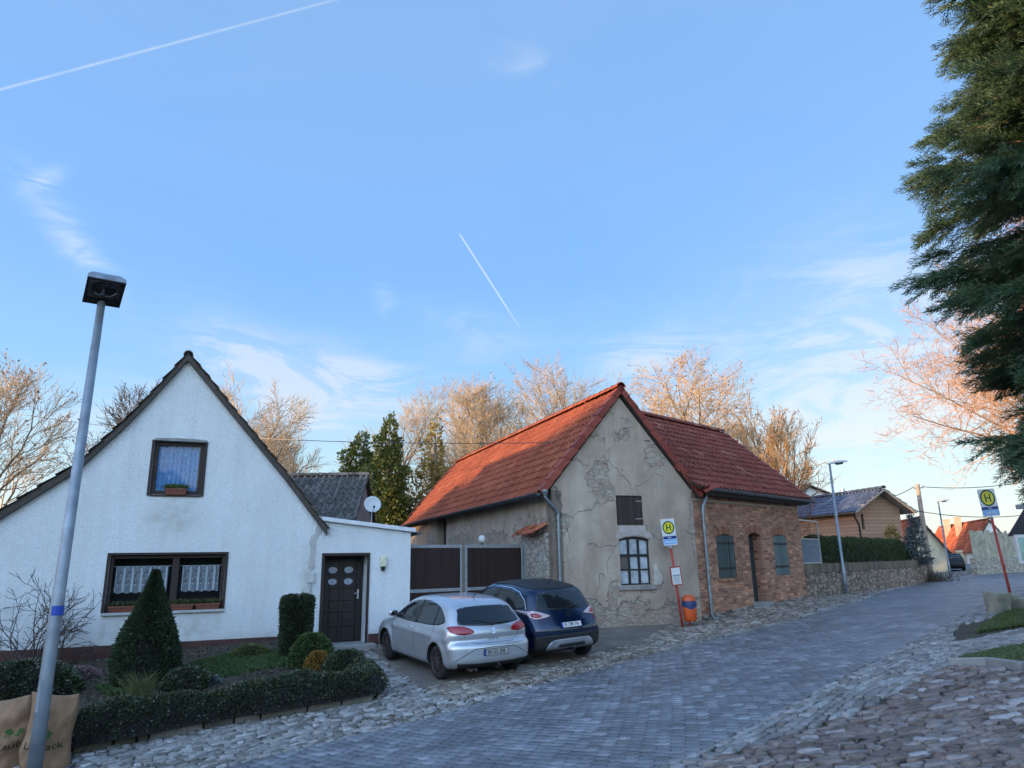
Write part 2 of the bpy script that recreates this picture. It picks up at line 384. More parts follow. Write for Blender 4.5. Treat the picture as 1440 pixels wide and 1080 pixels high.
def np_mesh(name,V,Fc,mat,kind=None,parent=None,smooth=False):
    """V (n,k,3) verts of n islands, Fc list of index tuples inside one island"""
    n,k,_=V.shape; me=bpy.data.meshes.new(name)
    loops=[];sizes=[]
    for f in Fc: loops+=list(f); sizes.append(len(f))
    L=(np.array(loops)[None]+np.arange(n)[:,None]*k).ravel(); sz=np.tile(sizes,n); st=np.concatenate([[0],np.cumsum(sz)[:-1]])
    me.vertices.add(n*k); me.vertices.foreach_set('co',V.ravel()); me.loops.add(len(L)); me.loops.foreach_set('vertex_index',L.astype(np.int32))
    me.polygons.add(len(sz)); me.polygons.foreach_set('loop_start',st.astype(np.int32)); me.polygons.foreach_set('loop_total',sz.astype(np.int32))
    if smooth: me.polygons.foreach_set('use_smooth',[True]*len(sz))
    me.update(calc_edges=True); me.validate(); me.materials.append(mat)
    o=bpy.data.objects.new(name,me); COL.objects.link(o); ORG[o]=np.zeros(3)
    if kind: o['kind']=kind
    if parent is not None:
        o.parent=parent; org=ORG.get(parent)
        if org is not None:
            me.transform(Matrix.Translation(Vector(-org))); ORG[o]=org
    return o
R_=np.random.default_rng(5)
def m_blocks():
    n=N('road_blocks'); i=n.island(); f=n.noise(1.1,5); g=n.noise(60,4)
    col=n.ramp(i,[(0,(.115,.118,.128)),(.45,(.16,.167,.182)),(.85,(.205,.213,.232)),(1,(.29,.295,.315))])
    col=n.mix(.9,col,n.ramp(f,[(.3,.62),(.7,1.22)]),'MULTIPLY'); col=n.mix(n.math('MULTIPLY',n.ramp(n.noise(.35,7,.6),[(.5,0.),(.7,1.)]),.4),col,(.10,.09,.075))
    return n.fin(col,n.math('ADD',.36,n.math('MULTIPLY',i,.22)),0,n.bump(g,.25,.006))
def m_cob(name,stops,var=.25,dirt=(.05,.04,.03),dm=.4,rough=.62):
    n=N(name); i=n.island(); f=n.noise(.9,5); g=n.noise(24,6,.65)
    col=n.ramp(i,stops); col=n.mix(1.,col,n.ramp(g,[(.25,1-var),(.75,1+var)]),'MULTIPLY')
    col=n.mix(n.math('MULTIPLY',n.ramp(f,[(.5,0.),(.72,1.)]),dm),col,dirt)
    return n.fin(col,n.math('ADD',rough-.1,n.math('MULTIPLY',g,.3)),0,n.bump(g,.6,.012))
M_blocks=m_blocks()
M_cobA=m_cob('cobble_brown',[(0,(.12,.088,.072)),(.35,(.165,.125,.105)),(.7,(.205,.162,.145)),(.95,(.27,.235,.225)),(1,(.38,.36,.36))],.35,dm=.5)
M_cobB=m_cob('cobble_grey',[(0,(.15,.14,.128)),(.5,(.22,.212,.205)),(1,(.32,.315,.31))],.28,dm=.35)
M_cobC=m_cob('cobble_pale',[(0,(.11,.10,.085)),(.3,(.20,.19,.175)),(.8,(.30,.29,.275)),(1,(.42,.41,.40))],.22,dm=.3,dirt=(.12,.10,.07))
M_cobD=m_cob('cobble_walk',[(0,(.12,.095,.075)),(.5,(.22,.185,.15)),(1,(.38,.345,.30))],.35,dm=.5)
# the blue-grey interlocking block road
s_=np.arange(max(Ls[0],Rs[0])+.05,72,.135); bl=[]
for r,s in enumerate(s_):
    a=edge(s,Lp,Ls); b=edge(s,Rp,Rs); a2=edge(s+.135,Lp,Ls); b2=edge(s+.135,Rp,Rs)
    wd=np.linalg.norm(b-a); m=int(round(wd/.17)); off=.5 if r%2 else 0.
    v=(np.arange(m+1)-off); v0=np.clip(v/m,0,1); v1=np.clip((v+1)/m,0,1); k=(v1-v0)>1e-3; v0=v0[k];v1=v1[k]
    g=.006/wd; sh=.13/m
    def P(vv,bb): 
        p=(a[None]*(1-vv[:,None])+b[None]*vv[:,None]); q=(a2[None]*(1-vv[:,None])+b2[None]*vv[:,None]); return p*(1-bb)+q*bb
    o=[P(v0+g,.04),P(v1-g,.04),P(v1-g+sh,.5),P(v1-g,.96),P(v0+g,.96),P(v0+g+sh,.5)]
    bl.append(np.stack(o,1))
B=np.vstack(bl); n=len(B); ctr=B.mean(1)
zc=H(B[:,:,0],B[:,:,1]); tilt=R_.normal(0,.007,(n,2)); dz=((B-ctr[:,None])*tilt[:,None]).sum(-1)+R_.normal(0,.0018,(n,1))
top=np.concatenate([B,(zc+dz+.02)[...,None]],-1)
inn=top.copy(); inn[:,:,:2]=ctr[:,None]+(top[:,:,:2]-ctr[:,None])*.93
low=top.copy(); low[:,:,2]=zc-.03; top[:,:,2]-=.004
Fc=[tuple(range(12,18))]+[(6+i,6+(i+1)%6,12+(i+1)%6,12+i) for i in range(6)]+[(i,(i+1)%6,6+(i+1)%6,6+i) for i in range(6)]
np_mesh('road',np.concatenate([low,top,inn],1),Fc,M_blocks,'structure')
def cobbles(name,poly,ang,rs,ln,mat,dome=.012,jit=.18,raise_=.015,seed=1,fn=None,smooth_=True,kind='structure',sag=.0):
    rg=np.random.default_rng(seed); a=rad(ang); t=np.array([math.cos(a),math.sin(a)]); nn=np.array([-math.sin(a),math.cos(a)])
    P=np.array(poly)[:,:2]; uu=P@t; vv=P@nn; out=[]
    v=vv.min()-rs
    while v<vv.max()+rs:
        hh=rs*(1+rg.uniform(-.15,.2)); u=uu.min()-rg.uniform(0,ln)
        while u<uu.max():
            l=ln*rg.uniform(.6,1.45); out.append((u+l/2,v+hh/2+rg.normal(0,rs*.05),l/2,hh/2)); u+=l
        v+=hh
    O=np.array(out); C=O[:,:1]*t+O[:,1:2]*nn; wob=np.stack([np.sin(C[:,1]*1.7+C[:,0]*.6),np.cos(C[:,0]*1.3)],1)*rs*.5; C=C+wob
    k=inpoly(C[:,0],C[:,1],P); O=O[k];C=C[k]
    n=len(C); ang8=np.array([(-1,-.74),(-.8,-1),(.8,-1),(1,-.74),(1,.74),(.8,1),(-.8,1),(-1,.74)])
    J=1+rg.normal(0,jit*.5,(n,8,2)); J=np.clip(J,.6,1.25)
    loc=ang8[None]*J*np.stack([O[:,2]-.008,O[:,3]-.008],1)[:,None]
    rot=rg.normal(0,jit*.35,n); cr,sr=np.cos(rot),np.sin(rot)
    lx=loc[...,0]*cr[:,None]-loc[...,1]*sr[:,None]; ly=loc[...,0]*sr[:,None]+loc[...,1]*cr[:,None]
    def W3(k,dz):
        xy=C[:,None]+(lx*k)[...,None]*t+(ly*k)[...,None]*nn; z=np.repeat(H(C[:,0],C[:,1])[:,None],8,1)
        gradx=(H(C[:,0]+.1,C[:,1])-H(C[:,0]-.1,C[:,1]))/.2; grady=(H(C[:,0],C[:,1]+.1)-H(C[:,0],C[:,1]-.1))/.2
        z=z+gradx[:,None]*(xy[...,0]-C[:,:1])+grady[:,None]*(xy[...,1]-C[:,1:])
        return np.concatenate([xy,(z+dz)[...,None]],-1)
    hgt=raise_+rg.normal(0,dome*.35,(n,1)); tl=rg.normal(0,.05,(n,1))*lx+rg.normal(0,.05,(n,1))*ly
    if sag: hgt=hgt+sag*np.sin(C[:,:1]*1.9+1)*np.sin(C[:,1:]*2.3)
    V=np.concatenate([W3(1.,-.05),W3(.98,hgt-dome*.9+tl),W3(.86,hgt-dome*.12+tl+rg.normal(0,dome*.22,(n,8))),W3(.45,hgt+dome*.08+tl*.5+rg.normal(0,dome*.22,(n,8)))],1)
    Fc=[tuple(range(24,32))]+[(r*8+i,r*8+(i+1)%8,r*8+8+(i+1)%8,r*8+8+i) for r in range(3) for i in range(8)]
    if n: return np_mesh(name,V,Fc,mat,kind,smooth=smooth_)
def GP(l): return [tuple(G(*p)[:2]) for p in l]
def Ledge(s0,s1,off=0.,n=30): return [tuple(edge(s,Lp,Ls)+off*np.array([-rdv[1],rdv[0]])) for s in np.linspace(s0,s1,n)]
def Redge(s0,s1,off=0.,n=30): return [tuple(edge(s,Rp,Rs)-off*np.array([-rdv[1],rdv[0]])) for s in np.linspace(s0,s1,n)]
# right-hand side: grey band beside the road, then the rough brown square where the photographer stands
A_poly=GP([(985,1079),(1060,1052),(1150,1022),(1240,990),(1290,957),(1335,937),(1439,941)])+[(8.5,9.0),(9,6),(5,4.2),(1.5,4.6)]
cobbles('cobbled_square',A_poly,2,.098,.19,M_cobA,dome=.017,jit=.42,raise_=.02,seed=3,sag=.018)
band=Redge(1.2,40,.0,60)+[tuple(p) for p in Redge(40,22,2.2,10)]+GP([(1440,858),(1365,868),(1330,890),(1400,872),(1440,862)])[:0]+GP([(1345,880),(1335,905),(1335,934),(1290,955),(1240,988),(1150,1020),(1060,1050),(985,1077)])+[(1.2,4.9)]
cobbles('cobbled_verge',band,45,.115,.18,M_cobB,dome=.012,jit=.3,raise_=.018,seed=4)
path=GP([(1335,906),(1439,884),(1439,905),(1400,912),(1335,926)])+[]
cobbles('cobbled_path',path,20,.12,.16,M_cobB,dome=.015,jit=.28,raise_=.02,seed=6)
# left-hand side: pale cobbles round the garden, along the driveway, then the brown pavement before the houses
s_of=lambda p: float(np.array(p)@rdv)
gw=GP([(60,1068),(210,1041),(330,1018),(525,986)])
C1=Ledge(-.5,11,0.,24)+GP([(735,966),(640,986),(598,972),(535,925),(512,912)])+[tuple(q) for q in gw[::-1]]+[(-8.5,8.6),(-8.4,5.6)]
cobbles('pale_cobbled_strip',C1,42,.105,.15,M_cobC,dome=.014,jit=.42,raise_=.02,seed=8)
C2=Ledge(11,17.3,0.,14)+GP([(948,899),(880,908),(815,926),(735,938),(655,957),(602,966),(612,978),(640,986)])
cobbles('cobbled_driveway_edge',C2,42,.11,.14,M_cobD,dome=.013,jit=.42,raise_=.022,seed=9)
D1=Ledge(17.3,66,0.,60)+[(46,72),(38,62),(29,52),(22,40),(21.2,38.2),(10.2,25.3),(5.2,20.35),(4.2,19.9)]+GP([(905,903)])
cobbles('cobbled_pavement',D1,46,.12,.13,M_cobD,dome=.016,jit=.34,raise_=.03,seed=10)
E1=Ledge(13.5,45,.02,60)+Ledge(45,13.5,.17,60)
cobbles('kerb_stones',E1,44,.15,.34,M_cobB,dome=.012,jit=.15,raise_=.05,seed=12)
# worn grit driveway between the houses
dr=GP([(515,905),(590,968),(612,984),(645,984),(740,958),(826,940),(884,921),(954,907)])+[(5.3,20.6),(1.0,19.2),(.3,21),(-3.2,18.9),(-2.6,17.5),(-3.6,17.2)]
sheet('driveway',dr,.012,M_drive,.35)
# far tarmac where the street bends
M_tar=simple('worn_tarmac',(.12,.125,.13),.8,var=.2)
sheet('far_road',[(28,42),(48,62),(70,64),(76,72),(60,84),(48,82),(34,62)],-.005,M_tar,2.)
# grass verges on the right
def m_grass(name,a,b,c_):
    n=N(name); i=n.island(); col=n.ramp(i,[(0,a),(.6,b),(1,c_)]); return n.fin(col,.7,0,None)
M_grass=m_grass('grass_blades',(.03,.055,.012),(.06,.1,.025),(.13,.13,.05))
M_lawn=m_grass('lawn_blades',(.02,.05,.012),(.04,.085,.02),(.10,.12,.035))
def grass(name,poly,dens,h,mat,hf=None,seed=1,wd=.007,lean=.5,patch=0.):
    rg=np.random.default_rng(seed); P=np.array(poly)[:,:2]; a=P.min(0); b=P.max(0); n=int(dens*np.prod(b-a)); n=min(n,90000)
    q=rg.uniform(a,b,(n,2)); q=q[inpoly(q[:,0],q[:,1],P)]
    if patch: q=q[np.sin(q[:,0]*5.3)+np.sin(q[:,1]*6.1+q[:,0]*2)+rg.normal(0,.8,len(q))>-patch]
    n=len(q); z=(H(q[:,0],q[:,1]) if hf is None else hf(q[:,0],q[:,1])); hh=h*rg.uniform(.4,1.2,n); an=rg.uniform(0,6.28,n); ld=rg.normal(0,lean,(n,2))*hh[:,None]
    w_=np.stack([np.cos(an),np.sin(an)],1)*wd; base=np.concatenate([q,(z-.01)[:,None]],1)
    mid=np.concatenate([q+ld*.35,(z+hh*.6)[:,None]],1); tip=np.concatenate([q+ld,(z+hh)[:,None]],1); w3=np.concatenate([w_,np.zeros((n,1))],1)
    V=np.stack([base-w3,base+w3,mid+w3*.8,mid-w3*.8,tip],1)
    return np_mesh(name,V,[(0,1,2,3),(3,2,4)],mat,'stuff')
g1=GP([(1372,890),(1400,868),(1439,852),(1439,880)]); g2=GP([(1338,930),(1395,916),(1439,908),(1439,934)])
sheet('grass_verge',[g1[0],g1[1],g1[2],(9.9,13),(9.6,11.6),g1[3]],.02,M_meadow,.3)
sheet('grass_verge',[g2[0],g2[1],g2[2],(9.4,10.6),(9.2,9.6),g2[3]],.03,M_meadow,.3)
grass('grass',[g1[0],g1[1],g1[2],(9.9,13),(9.6,11.6),g1[3]],3500,.06,M_grass,seed=2)
grass('grass',[g2[0],g2[1],g2[2],(9.4,10.6),(9.2,9.6),g2[3]],4500,.05,M_grass,seed=3,patch=1.2)
M_conc=simple('weathered_concrete',(.25,.25,.24),.85,var=.25,scale=5,bs=.4)
kp=GP([(1335,934),(1390,933),(1439,940)])+[(9.3,8.9)]
kb=MB()
for i in range(len(kp)-1):
    a=np.array(kp[i]);b=np.array(kp[i+1]); L=np.linalg.norm(b-a); m=max(1,int(L/.9))
    for j in range(m):
        p=a+(b-a)*(j/m); q=a+(b-a)*((j+1)/m)-(b-a)/L*.008; nn_=np.array([-(b-a)[1],(b-a)[0]])/L*.045
        z0,z1=H(*p),H(*q)
        c_=[(p-nn_,z0),(q-nn_,z1),(q+nn_,z1),(p+nn_,z0)]
        kb.add([(x[0],x[1],z-.1) for x,z in c_]+[(x[0],x[1],z+.075) for x,z in c_],[(4,5,6,7),(0,1,5,4),(1,2,6,5),(2,3,7,6),(3,0,4,7)])
o=kb.build('kerb_edging',M_conc); bevel(o,.012); o['kind']='structure'
# ------------------------------------------------------------ building materials
def spotmask(n,spots,co=None):
    """soft round patches at given world places: list of (x,y,z,rx,rz)"""
    o=None
    for (x,y,z,rx,rz) in spots:
        g=n.nd('NewGeometry').outputs['Position']
        v=n.nd('VectorMath',_operation='SUBTRACT'); n.t.links.new(g,v.inputs[0]); v.inputs[1].default_value=(x,y,z)
        d=n.nd('VectorMath',_operation='DIVIDE'); n.t.links.new(v.outputs[0],d.inputs[0]); d.inputs[1].default_value=(rx,rx,rz)
        l=n.nd('VectorMath',_operation='LENGTH'); n.t.links.new(d.outputs[0],l.inputs[0])
        m=n.math('SUBTRACT',1.,l.outputs['Value'],clamp=True)
        o=m if o is None else n.math('MAXIMUM',o,m)
    return o
def m_stucco(name,c,dirt,spots=(),streak=.25):
    n=N(name); big=n.noise(.7,6); fine=n.noise(26,8,.7); st=n.noise(1.,6,.6,n.co((5,5,.55)))
    col=n.mix(n.math('MULTIPLY',n.ramp(st,[(.45,0.),(.75,1.)]),streak),c,dirt)
    col=n.mix(.5,col,n.ramp(big,[(.3,.86),(.7,1.08)]),'MULTIPLY')
    col=n.mix(.55,col,n.ramp(fine,[(.3,.72),(.6,1.05)]),'MULTIPLY')
    if spots:
        m=spotmask(n,spots); m=n.math('MULTIPLY',n.math('MULTIPLY',m,n.ramp(n.noise(4.,6),[(.35,.2),(.65,1.)])),.9,clamp=True); col=n.mix(m,col,(.42,.42,.35))
    return n.fin(col,.9,0,n.bump(fine,1.,.03,n.bump(n.noise(90,3),.35,.006)))
def m_plaster(name,spots,zlow,lowamp):
    """old beige render that has come off in places and shows rubble stone and brick"""
    n=N(name); P=n.nd('NewGeometry').outputs['Position']; sp=n.nd('SeparateXYZ'); n.t.links.new(P,sp.inputs[0]); z=sp.outputs[2]
    big=n.noise(.55,6); mid=n.noise(2.4,7,.62); fine=n.noise(30,6,.7); st=n.noise(1.,6,.6,n.co((3.5,3.5,.7)))
    pl=n.ramp(big,[(.3,(.355,.275,.21)),(.5,(.44,.355,.28)),(.72,(.52,.45,.37))])
    pl=n.mix(.55,pl,n.ramp(st,[(.3,.72),(.7,1.15)]),'MULTIPLY'); pl=n.mix(.5,pl,n.ramp(mid,[(.3,.72),(.65,1.12)]),'MULTIPLY')
    pl=n.mix(.3,pl,n.ramp(fine,[(.3,.7),(.6,1.05)]),'MULTIPLY')
    dco=n.nd('Mapping'); n.t.links.new(n.tc.outputs['Object'],dco.inputs[0]); dco.inputs['Scale'].default_value=(1,1,1.7)
    warp=n.nd('TexNoise',Scale=2.2,Detail=4.); n.t.links.new(n.tc.outputs['Object'],warp.inputs['Vector'])
    add=n.nd('VectorMath',_operation='MULTIPLY_ADD'); n.t.links.new(warp.outputs['Color'],add.inputs[0]); add.inputs[1].default_value=(.35,.35,.35); n.t.links.new(dco.outputs[0],add.inputs[2])
    ve=n.vor(4.6,'DISTANCE_TO_EDGE',add.outputs[0]); vc=n.vor(4.6,'F1',add.outputs[0],'Color')
    rub=n.mix(.75,(.36,.31,.25),vc,'MULTIPLY'); rub=n.mix(.8,(.27,.235,.19),n.ramp(n.math('MULTIPLY',vc,1.),[(.0,(.20,.15,.12)),(.3,(.33,.29,.23)),(.6,(.44,.40,.34)),(.9,(.36,.19,.13))]))
    joint=n.ramp(ve,[(.02,.45),(.07,0.)]); rub=n.mix(joint,rub,(.17,.14,.11))
    # where the render is missing
    zz=n.math('SUBTRACT',zlow,z); low=n.math('ADD',n.math('MULTIPLY',zz,1.3),n.math('MULTIPLY',n.math('SUBTRACT',n.noise(1.7,8,.65),.5),lowamp*3.))
    m=n.ramp(low,[(.0,0.),(.12,1.)])
    if spots:
        sm_=spotmask(n,spots); sm_=n.math('ADD',sm_,n.math('MULTIPLY',n.math('SUBTRACT',n.noise(3.6,6,.65),.5),1.1)); m2=n.ramp(sm_,[(.36,0.),(.40,1.)]); m=n.math('MAXIMUM',m,m2)
    col=n.mix(n.math('MULTIPLY',m,n.ramp(n.noise(2.2,5),[(.35,.25),(.65,.75)])),pl,rub)
    # cracks
    w2=n.nd('TexNoise',Scale=3.5,Detail=6.); n.t.links.new(n.tc.outputs['Object'],w2.inputs['Vector'])
    a2=n.nd('VectorMath',_operation='MULTIPLY_ADD'); n.t.links.new(w2.outputs['Color'],a2.inputs[0]); a2.inputs[1].default_value=(.55,.55,.55); n.t.links.new(n.tc.outputs['Object'],a2.inputs[2])
    ck=n.math('MULTIPLY',n.ramp(n.vor(.75,'DISTANCE_TO_EDGE',a2.outputs[0]),[(.004,1.),(.012,0.)]),n.ramp(n.noise(.9,3,co=n.co((1,1,1))),[(.45,0.),(.55,1.)]))
    col=n.mix(n.math('MULTIPLY',ck,.25),col,(.07,.06,.05))
    edge_=n.ramp(n.math('ABSOLUTE',n.math('SUBTRACT',m,.5)),[(.3,1.),(.48,0.)]); col=n.mix(n.math('MULTIPLY',edge_,.3),col,(.08,.07,.055))
    h=n.math('ADD',n.math('MULTIPLY',m,n.math('SUBTRACT',n.math('MULTIPLY',joint,-1.2),.6)),n.math('ADD',n.math('MULTIPLY',mid,.5),n.math('MULTIPLY',fine,.25)))
    return n.fin(col,.93,0,n.bump(n.math('SUBTRACT',h,ck),.9,.03))
def m_brick(name,c1,c2,mort,scale=1.,bw=.25,bh=.077,dirt=.3,worn=0.):
    n=N(name); co=n.co((1,1,1),uv=True)
    b=n.nd('TexBrick',_offset=.5,_squash=1.,Scale=scale,Bias=.1); n.t.links.new(co,b.inputs['Vector'])
    b.inputs['Color1'].default_value=(*c1,1); b.inputs['Color2'].default_value=(*c2,1); b.inputs['Mortar'].default_value=(*mort,1)
    b.inputs['Mortar Size'].default_value=.009; b.inputs['Mortar Smooth'].default_value=.35; b.inputs['Brick Width'].default_value=bw; b.inputs['Row Height'].default_value=bh
    mp=n.nd('Mapping'); n.t.links.new(co,mp.inputs[0]); mp.inputs['Scale'].default_value=(4.,13.,1.)
    v=n.nd('TexWhiteNoise'); fl=n.nd('VectorMath',_operation='FLOOR'); n.t.links.new(mp.outputs[0],fl.inputs[0]); n.t.links.new(fl.outputs[0],v.inputs['Vector'])
    col=n.mix(.85,b.outputs['Color'],n.ramp(v.outputs['Value'],[(0,(.5,.45,.45)),(.12,(.8,.72,.7)),(.6,(1.05,1.,.98)),(.85,(1.3,1.15,1.)),(1,(1.75,1.6,1.45))]),'MULTIPLY')
    f=n.noise(.8,6); g=n.noise(16,7,.7)
    col=n.mix(dirt,col,n.ramp(f,[(.3,.5),(.7,1.2)]),'MULTIPLY'); col=n.mix(.6,col,n.ramp(g,[(.3,.6),(.65,1.2)]),'MULTIPLY')
    h=n.math('SUBTRACT',n.math('MULTIPLY',g,.5),b.outputs['Fac'])
    return n.fin(col,.9,0,n.bump(h,.85,.015))
def m_rubble(name,tones,scale=5.,zs=1.6,js=1.):
    n=N(name); warp=n.nd('TexNoise',Scale=2.5,Detail=4.); n.t.links.new(n.tc.outputs['Object'],warp.inputs['Vector'])
    dco=n.nd('Mapping'); n.t.links.new(n.tc.outputs['Object'],dco.inputs[0]); dco.inputs['Scale'].default_value=(1,1,zs)
    add=n.nd('VectorMath',_operation='MULTIPLY_ADD'); n.t.links.new(warp.outputs['Color'],add.inputs[0]); add.inputs[1].default_value=(.25,.25,.25); n.t.links.new(dco.outputs[0],add.inputs[2])
    ve=n.vor(scale,'DISTANCE_TO_EDGE',add.outputs[0]); vc=n.vor(scale,'F1',add.outputs[0],'Color')
    bw=n.nd('SeparateColor'); n.t.links.new(vc,bw.inputs[0])
    col=n.ramp(bw.outputs[0],[(i/(len(tones)-1),t) for i,t in enumerate(tones)]); g=n.noise(18,6,.7)
    col=n.mix(.6,col,n.ramp(g,[(.3,.65),(.65,1.15)]),'MULTIPLY'); j=n.math('MULTIPLY',n.ramp(ve,[(.03,1.),(.12,0.)]),js); col=n.mix(j,col,(.07,.06,.05))
    return n.fin(col,.92,0,n.bump(n.math('SUBTRACT',n.math('MULTIPLY',g,.4),j),.9,.05))
def m_tile(name,stops,moss=0.,rough=.6,spec=.4):
    n=N(name); i=n.island(); f=n.noise(.5,5); g=n.noise(18,5,.65)
    col=n.ramp(i,stops); col=n.mix(.7,col,n.ramp(f,[(.3,.75),(.7,1.15)]),'MULTIPLY'); col=n.mix(.5,col,n.ramp(g,[(.3,.7),(.7,1.15)]),'MULTIPLY')
    if moss: 
        col=n.mix(n.math('MULTIPLY',n.ramp(n.noise(9,6,.7),[(.5,0.),(.62,1.)]),moss),col,(.20,.21,.17))
    return n.fin(col,rough,0,n.bump(g,.3,.008),Specular__IOR__Level=spec)
def m_wood(name,c,plank=.12,vert=True,var=.35,rough=.75,uv=True,gap=.06):
    n=N(name); co=n.co((1,1,1),uv=uv); sp=n.nd('SeparateXYZ'); n.t.links.new(co,sp.inputs[0]); a=sp.outputs[0 if vert else 1]
    t=n.math('DIVIDE',a,plank); fr_=n.math('FRACT',t); fl=n.math('FLOOR',t)
    wnz=n.nd('TexWhiteNoise',_noise_dimensions='1D'); n.set(wnz.inputs['W'],fl)
    gr=n.noise(6,5,.6,n.co((6,.6,1) if vert else (.6,6,1),uv=uv)); 
    col=n.ramp(wnz.outputs['Value'],[(0,mul(c,1-var*.6)),(1,mul(c,1+var*.6))]); col=n.mix(.6,col,n.ramp(gr,[(.3,.6),(.7,1.2)]),'MULTIPLY')
    g=n.ramp(n.math('ABSOLUTE',n.math('SUBTRACT',fr_,.5)),[(.5-gap,0.),(.5-gap*.4,1.)]); col=n.mix(g,col,mul(c,.15))
    return n.fin(col,rough,0,n.bump(n.math('SUBTRACT',n.math('MULTIPLY',gr,.3),g),.6,.01))
def m_glass(name='window_glass',tint=(.75,.8,.85),boost=1.):
    n=N(name); n.t.nodes.remove(n.b); tr=n.nd('BsdfTransparent',Color=(*tint,1)); gl=n.nd('BsdfGlossy',Color=(1,1,1,1),Roughness=.03); fz=n.nd('Fresnel',IOR=1.5)
    n.set(gl.inputs['Normal'],n.bump(n.noise(1.6,2),.06,.05)); ms=n.nd('MixShader'); n.set(ms.inputs[0],n.math('MULTIPLY',n.math('ADD',fz.outputs[0],.0),boost,clamp=True)); n.t.links.new(tr.outputs[0],ms.inputs[1]); n.t.links.new(gl.outputs[0],ms.inputs[2]); n.t.links.new(ms.outputs[0],n.out.inputs[0]); return n.m
M_glass=m_glass(boost=.55)
M_glassd=m_glass('window_glass_dark',(.35,.4,.45),1.6)
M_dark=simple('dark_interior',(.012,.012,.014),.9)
M_zinc=simple('zinc_gutter',(.23,.27,.30),.42,.75,var=.25,scale=9)
M_zincd=simple('dark_gutter',(.07,.08,.10),.45,.4,var=.25)
M_galv=simple('galvanised_steel',(.40,.43,.46),.45,.55,var=.15,scale=12)
M_alu=simple('white_metal_trim',(.62,.64,.68),.4,.2,var=.08)
M_brownpvc=simple('brown_frame',(.022,.009,.007),.6,var=.2,bs=.05)
M_maroon=simple('maroon_plinth',(.075,.032,.026),.85,var=.35,scale=3,bs=.5)
M_terra=simple('terracotta',(.17,.055,.035),.7,var=.2)
M_black=simple('black_plastic',(.012,.012,.013),.45,var=.1)
M_iron=simple('dark_iron',(.03,.028,.028),.6,.4,var=.3)
M_whitepaint=simple('white_paint',(.7,.7,.69),.5,var=.08)
M_cream=simple('cream_render',(.60,.56,.40),.9,var=.12,bs=.4)
M_whiter=simple('white_render',(.66,.66,.64),.9,var=.12,bs=.4)
def tileroof(mb,o,u,v,U,V,tw=.25,th=.36,amp=.028,clip=None,lip=.03,jit=.004,rg=None,pan=True):
    """rows of curved tiles: u along the eave, v up the slope (unit vectors)"""
    o=np.array(o,float);u=np.array(u,float);v=np.array(v,float); nn=np.cross(u,v); nn/=np.linalg.norm(nn)
    if nn[2]<0: nn=-nn
    rg=rg or np.random.default_rng(2); nu=int(round(U/tw)); nv=int(round(V/th)); tw=U/nu; th=V/nv
    k=7; xs=np.linspace(0,1,k)
    prof=amp*(np.where(xs<.62,-np.sin(xs/.62*math.pi)*.55,np.sin((xs-.62)/.38*math.pi)*1.)) if pan else amp*np.array([0,1,1,1,1,1,0])*.3
    F=[]
    for i in range(k-1): F.append((i,i+1,k+i+1,k+i)); F.append((2*k+i,2*k+i+1,i+1,i))
    for j in range(nv):
        for i in range(nu):
            cu=(i+.5)*tw; cv=(j+.5)*th
            if clip and not clip(cu,cv): continue
            dx=rg.normal(0,jit*2); dv=rg.normal(0,jit*2); rz=rg.normal(0,jit)
            top=[];bot=[];lp=[]
            for a,h in zip(xs,prof):
                x=(i+a*1.02)*tw+dx
                bot.append(o+u*x+v*(j*th-.03+dv)+nn*(h+lip+rz)); top.append(o+u*x+v*((j+1)*th+.01+dv)+nn*(h+.004+rz)); lp.append(o+u*x+v*(j*th-.03+dv)+nn*(h-.012+rz))
            mb.add(bot+top+lp,F)
def ridge(mb,a,b,r=.12,n=None,seg=.36,up=.02):
    a=np.array(a,float);b=np.array(b,float);L=np.linalg.norm(b-a);m=max(1,int(L/seg)); d=(b-a)/L; s=np.cross(d,[0,0,1.]); s/=np.linalg.norm(s); t=np.cross(s,d)
    for i in range(m):
        p=a+d*(L*i/m); q=a+d*(L*(i+1)/m+.02); v=[]
        for c,rr,lift in ((p,r*1.08,up+.012),(q,r*.94,up)):
            for k in range(7):
                an=math.pi*k/6; v.append(c+s*math.cos(an)*rr+t*(math.sin(an)*rr+lift-rr*.35))
        for c,rr,lift in ((p,r*.95,up),):
            for k in range(7):
                an=math.pi*k/6; v.append(c+s*math.cos(an)*rr+t*(math.sin(an)*rr+lift-rr*.35))
        mb.add(v,[(k,k+1,8+k,7+k) for k in range(6)]+[(k+1,k,14+k,15+k) for k in range(6)])
def roofslab(mb,pts,th=.1):
    """closed slab under the tiles; pts = 4 corners"""
    P=[np.array(p,float) for p in pts]; nn=np.cross(P[1]-P[0],P[3]-P[0]); nn/=np.linalg.norm(nn)
    if nn[2]<0: nn=-nn
    mb.add([p for p in P]+[p-nn*th for p in P],[(0,1,2,3),(7,6,5,4),(0,4,5,1),(1,5,6,2),(2,6,7,3),(3,7,4,0)])
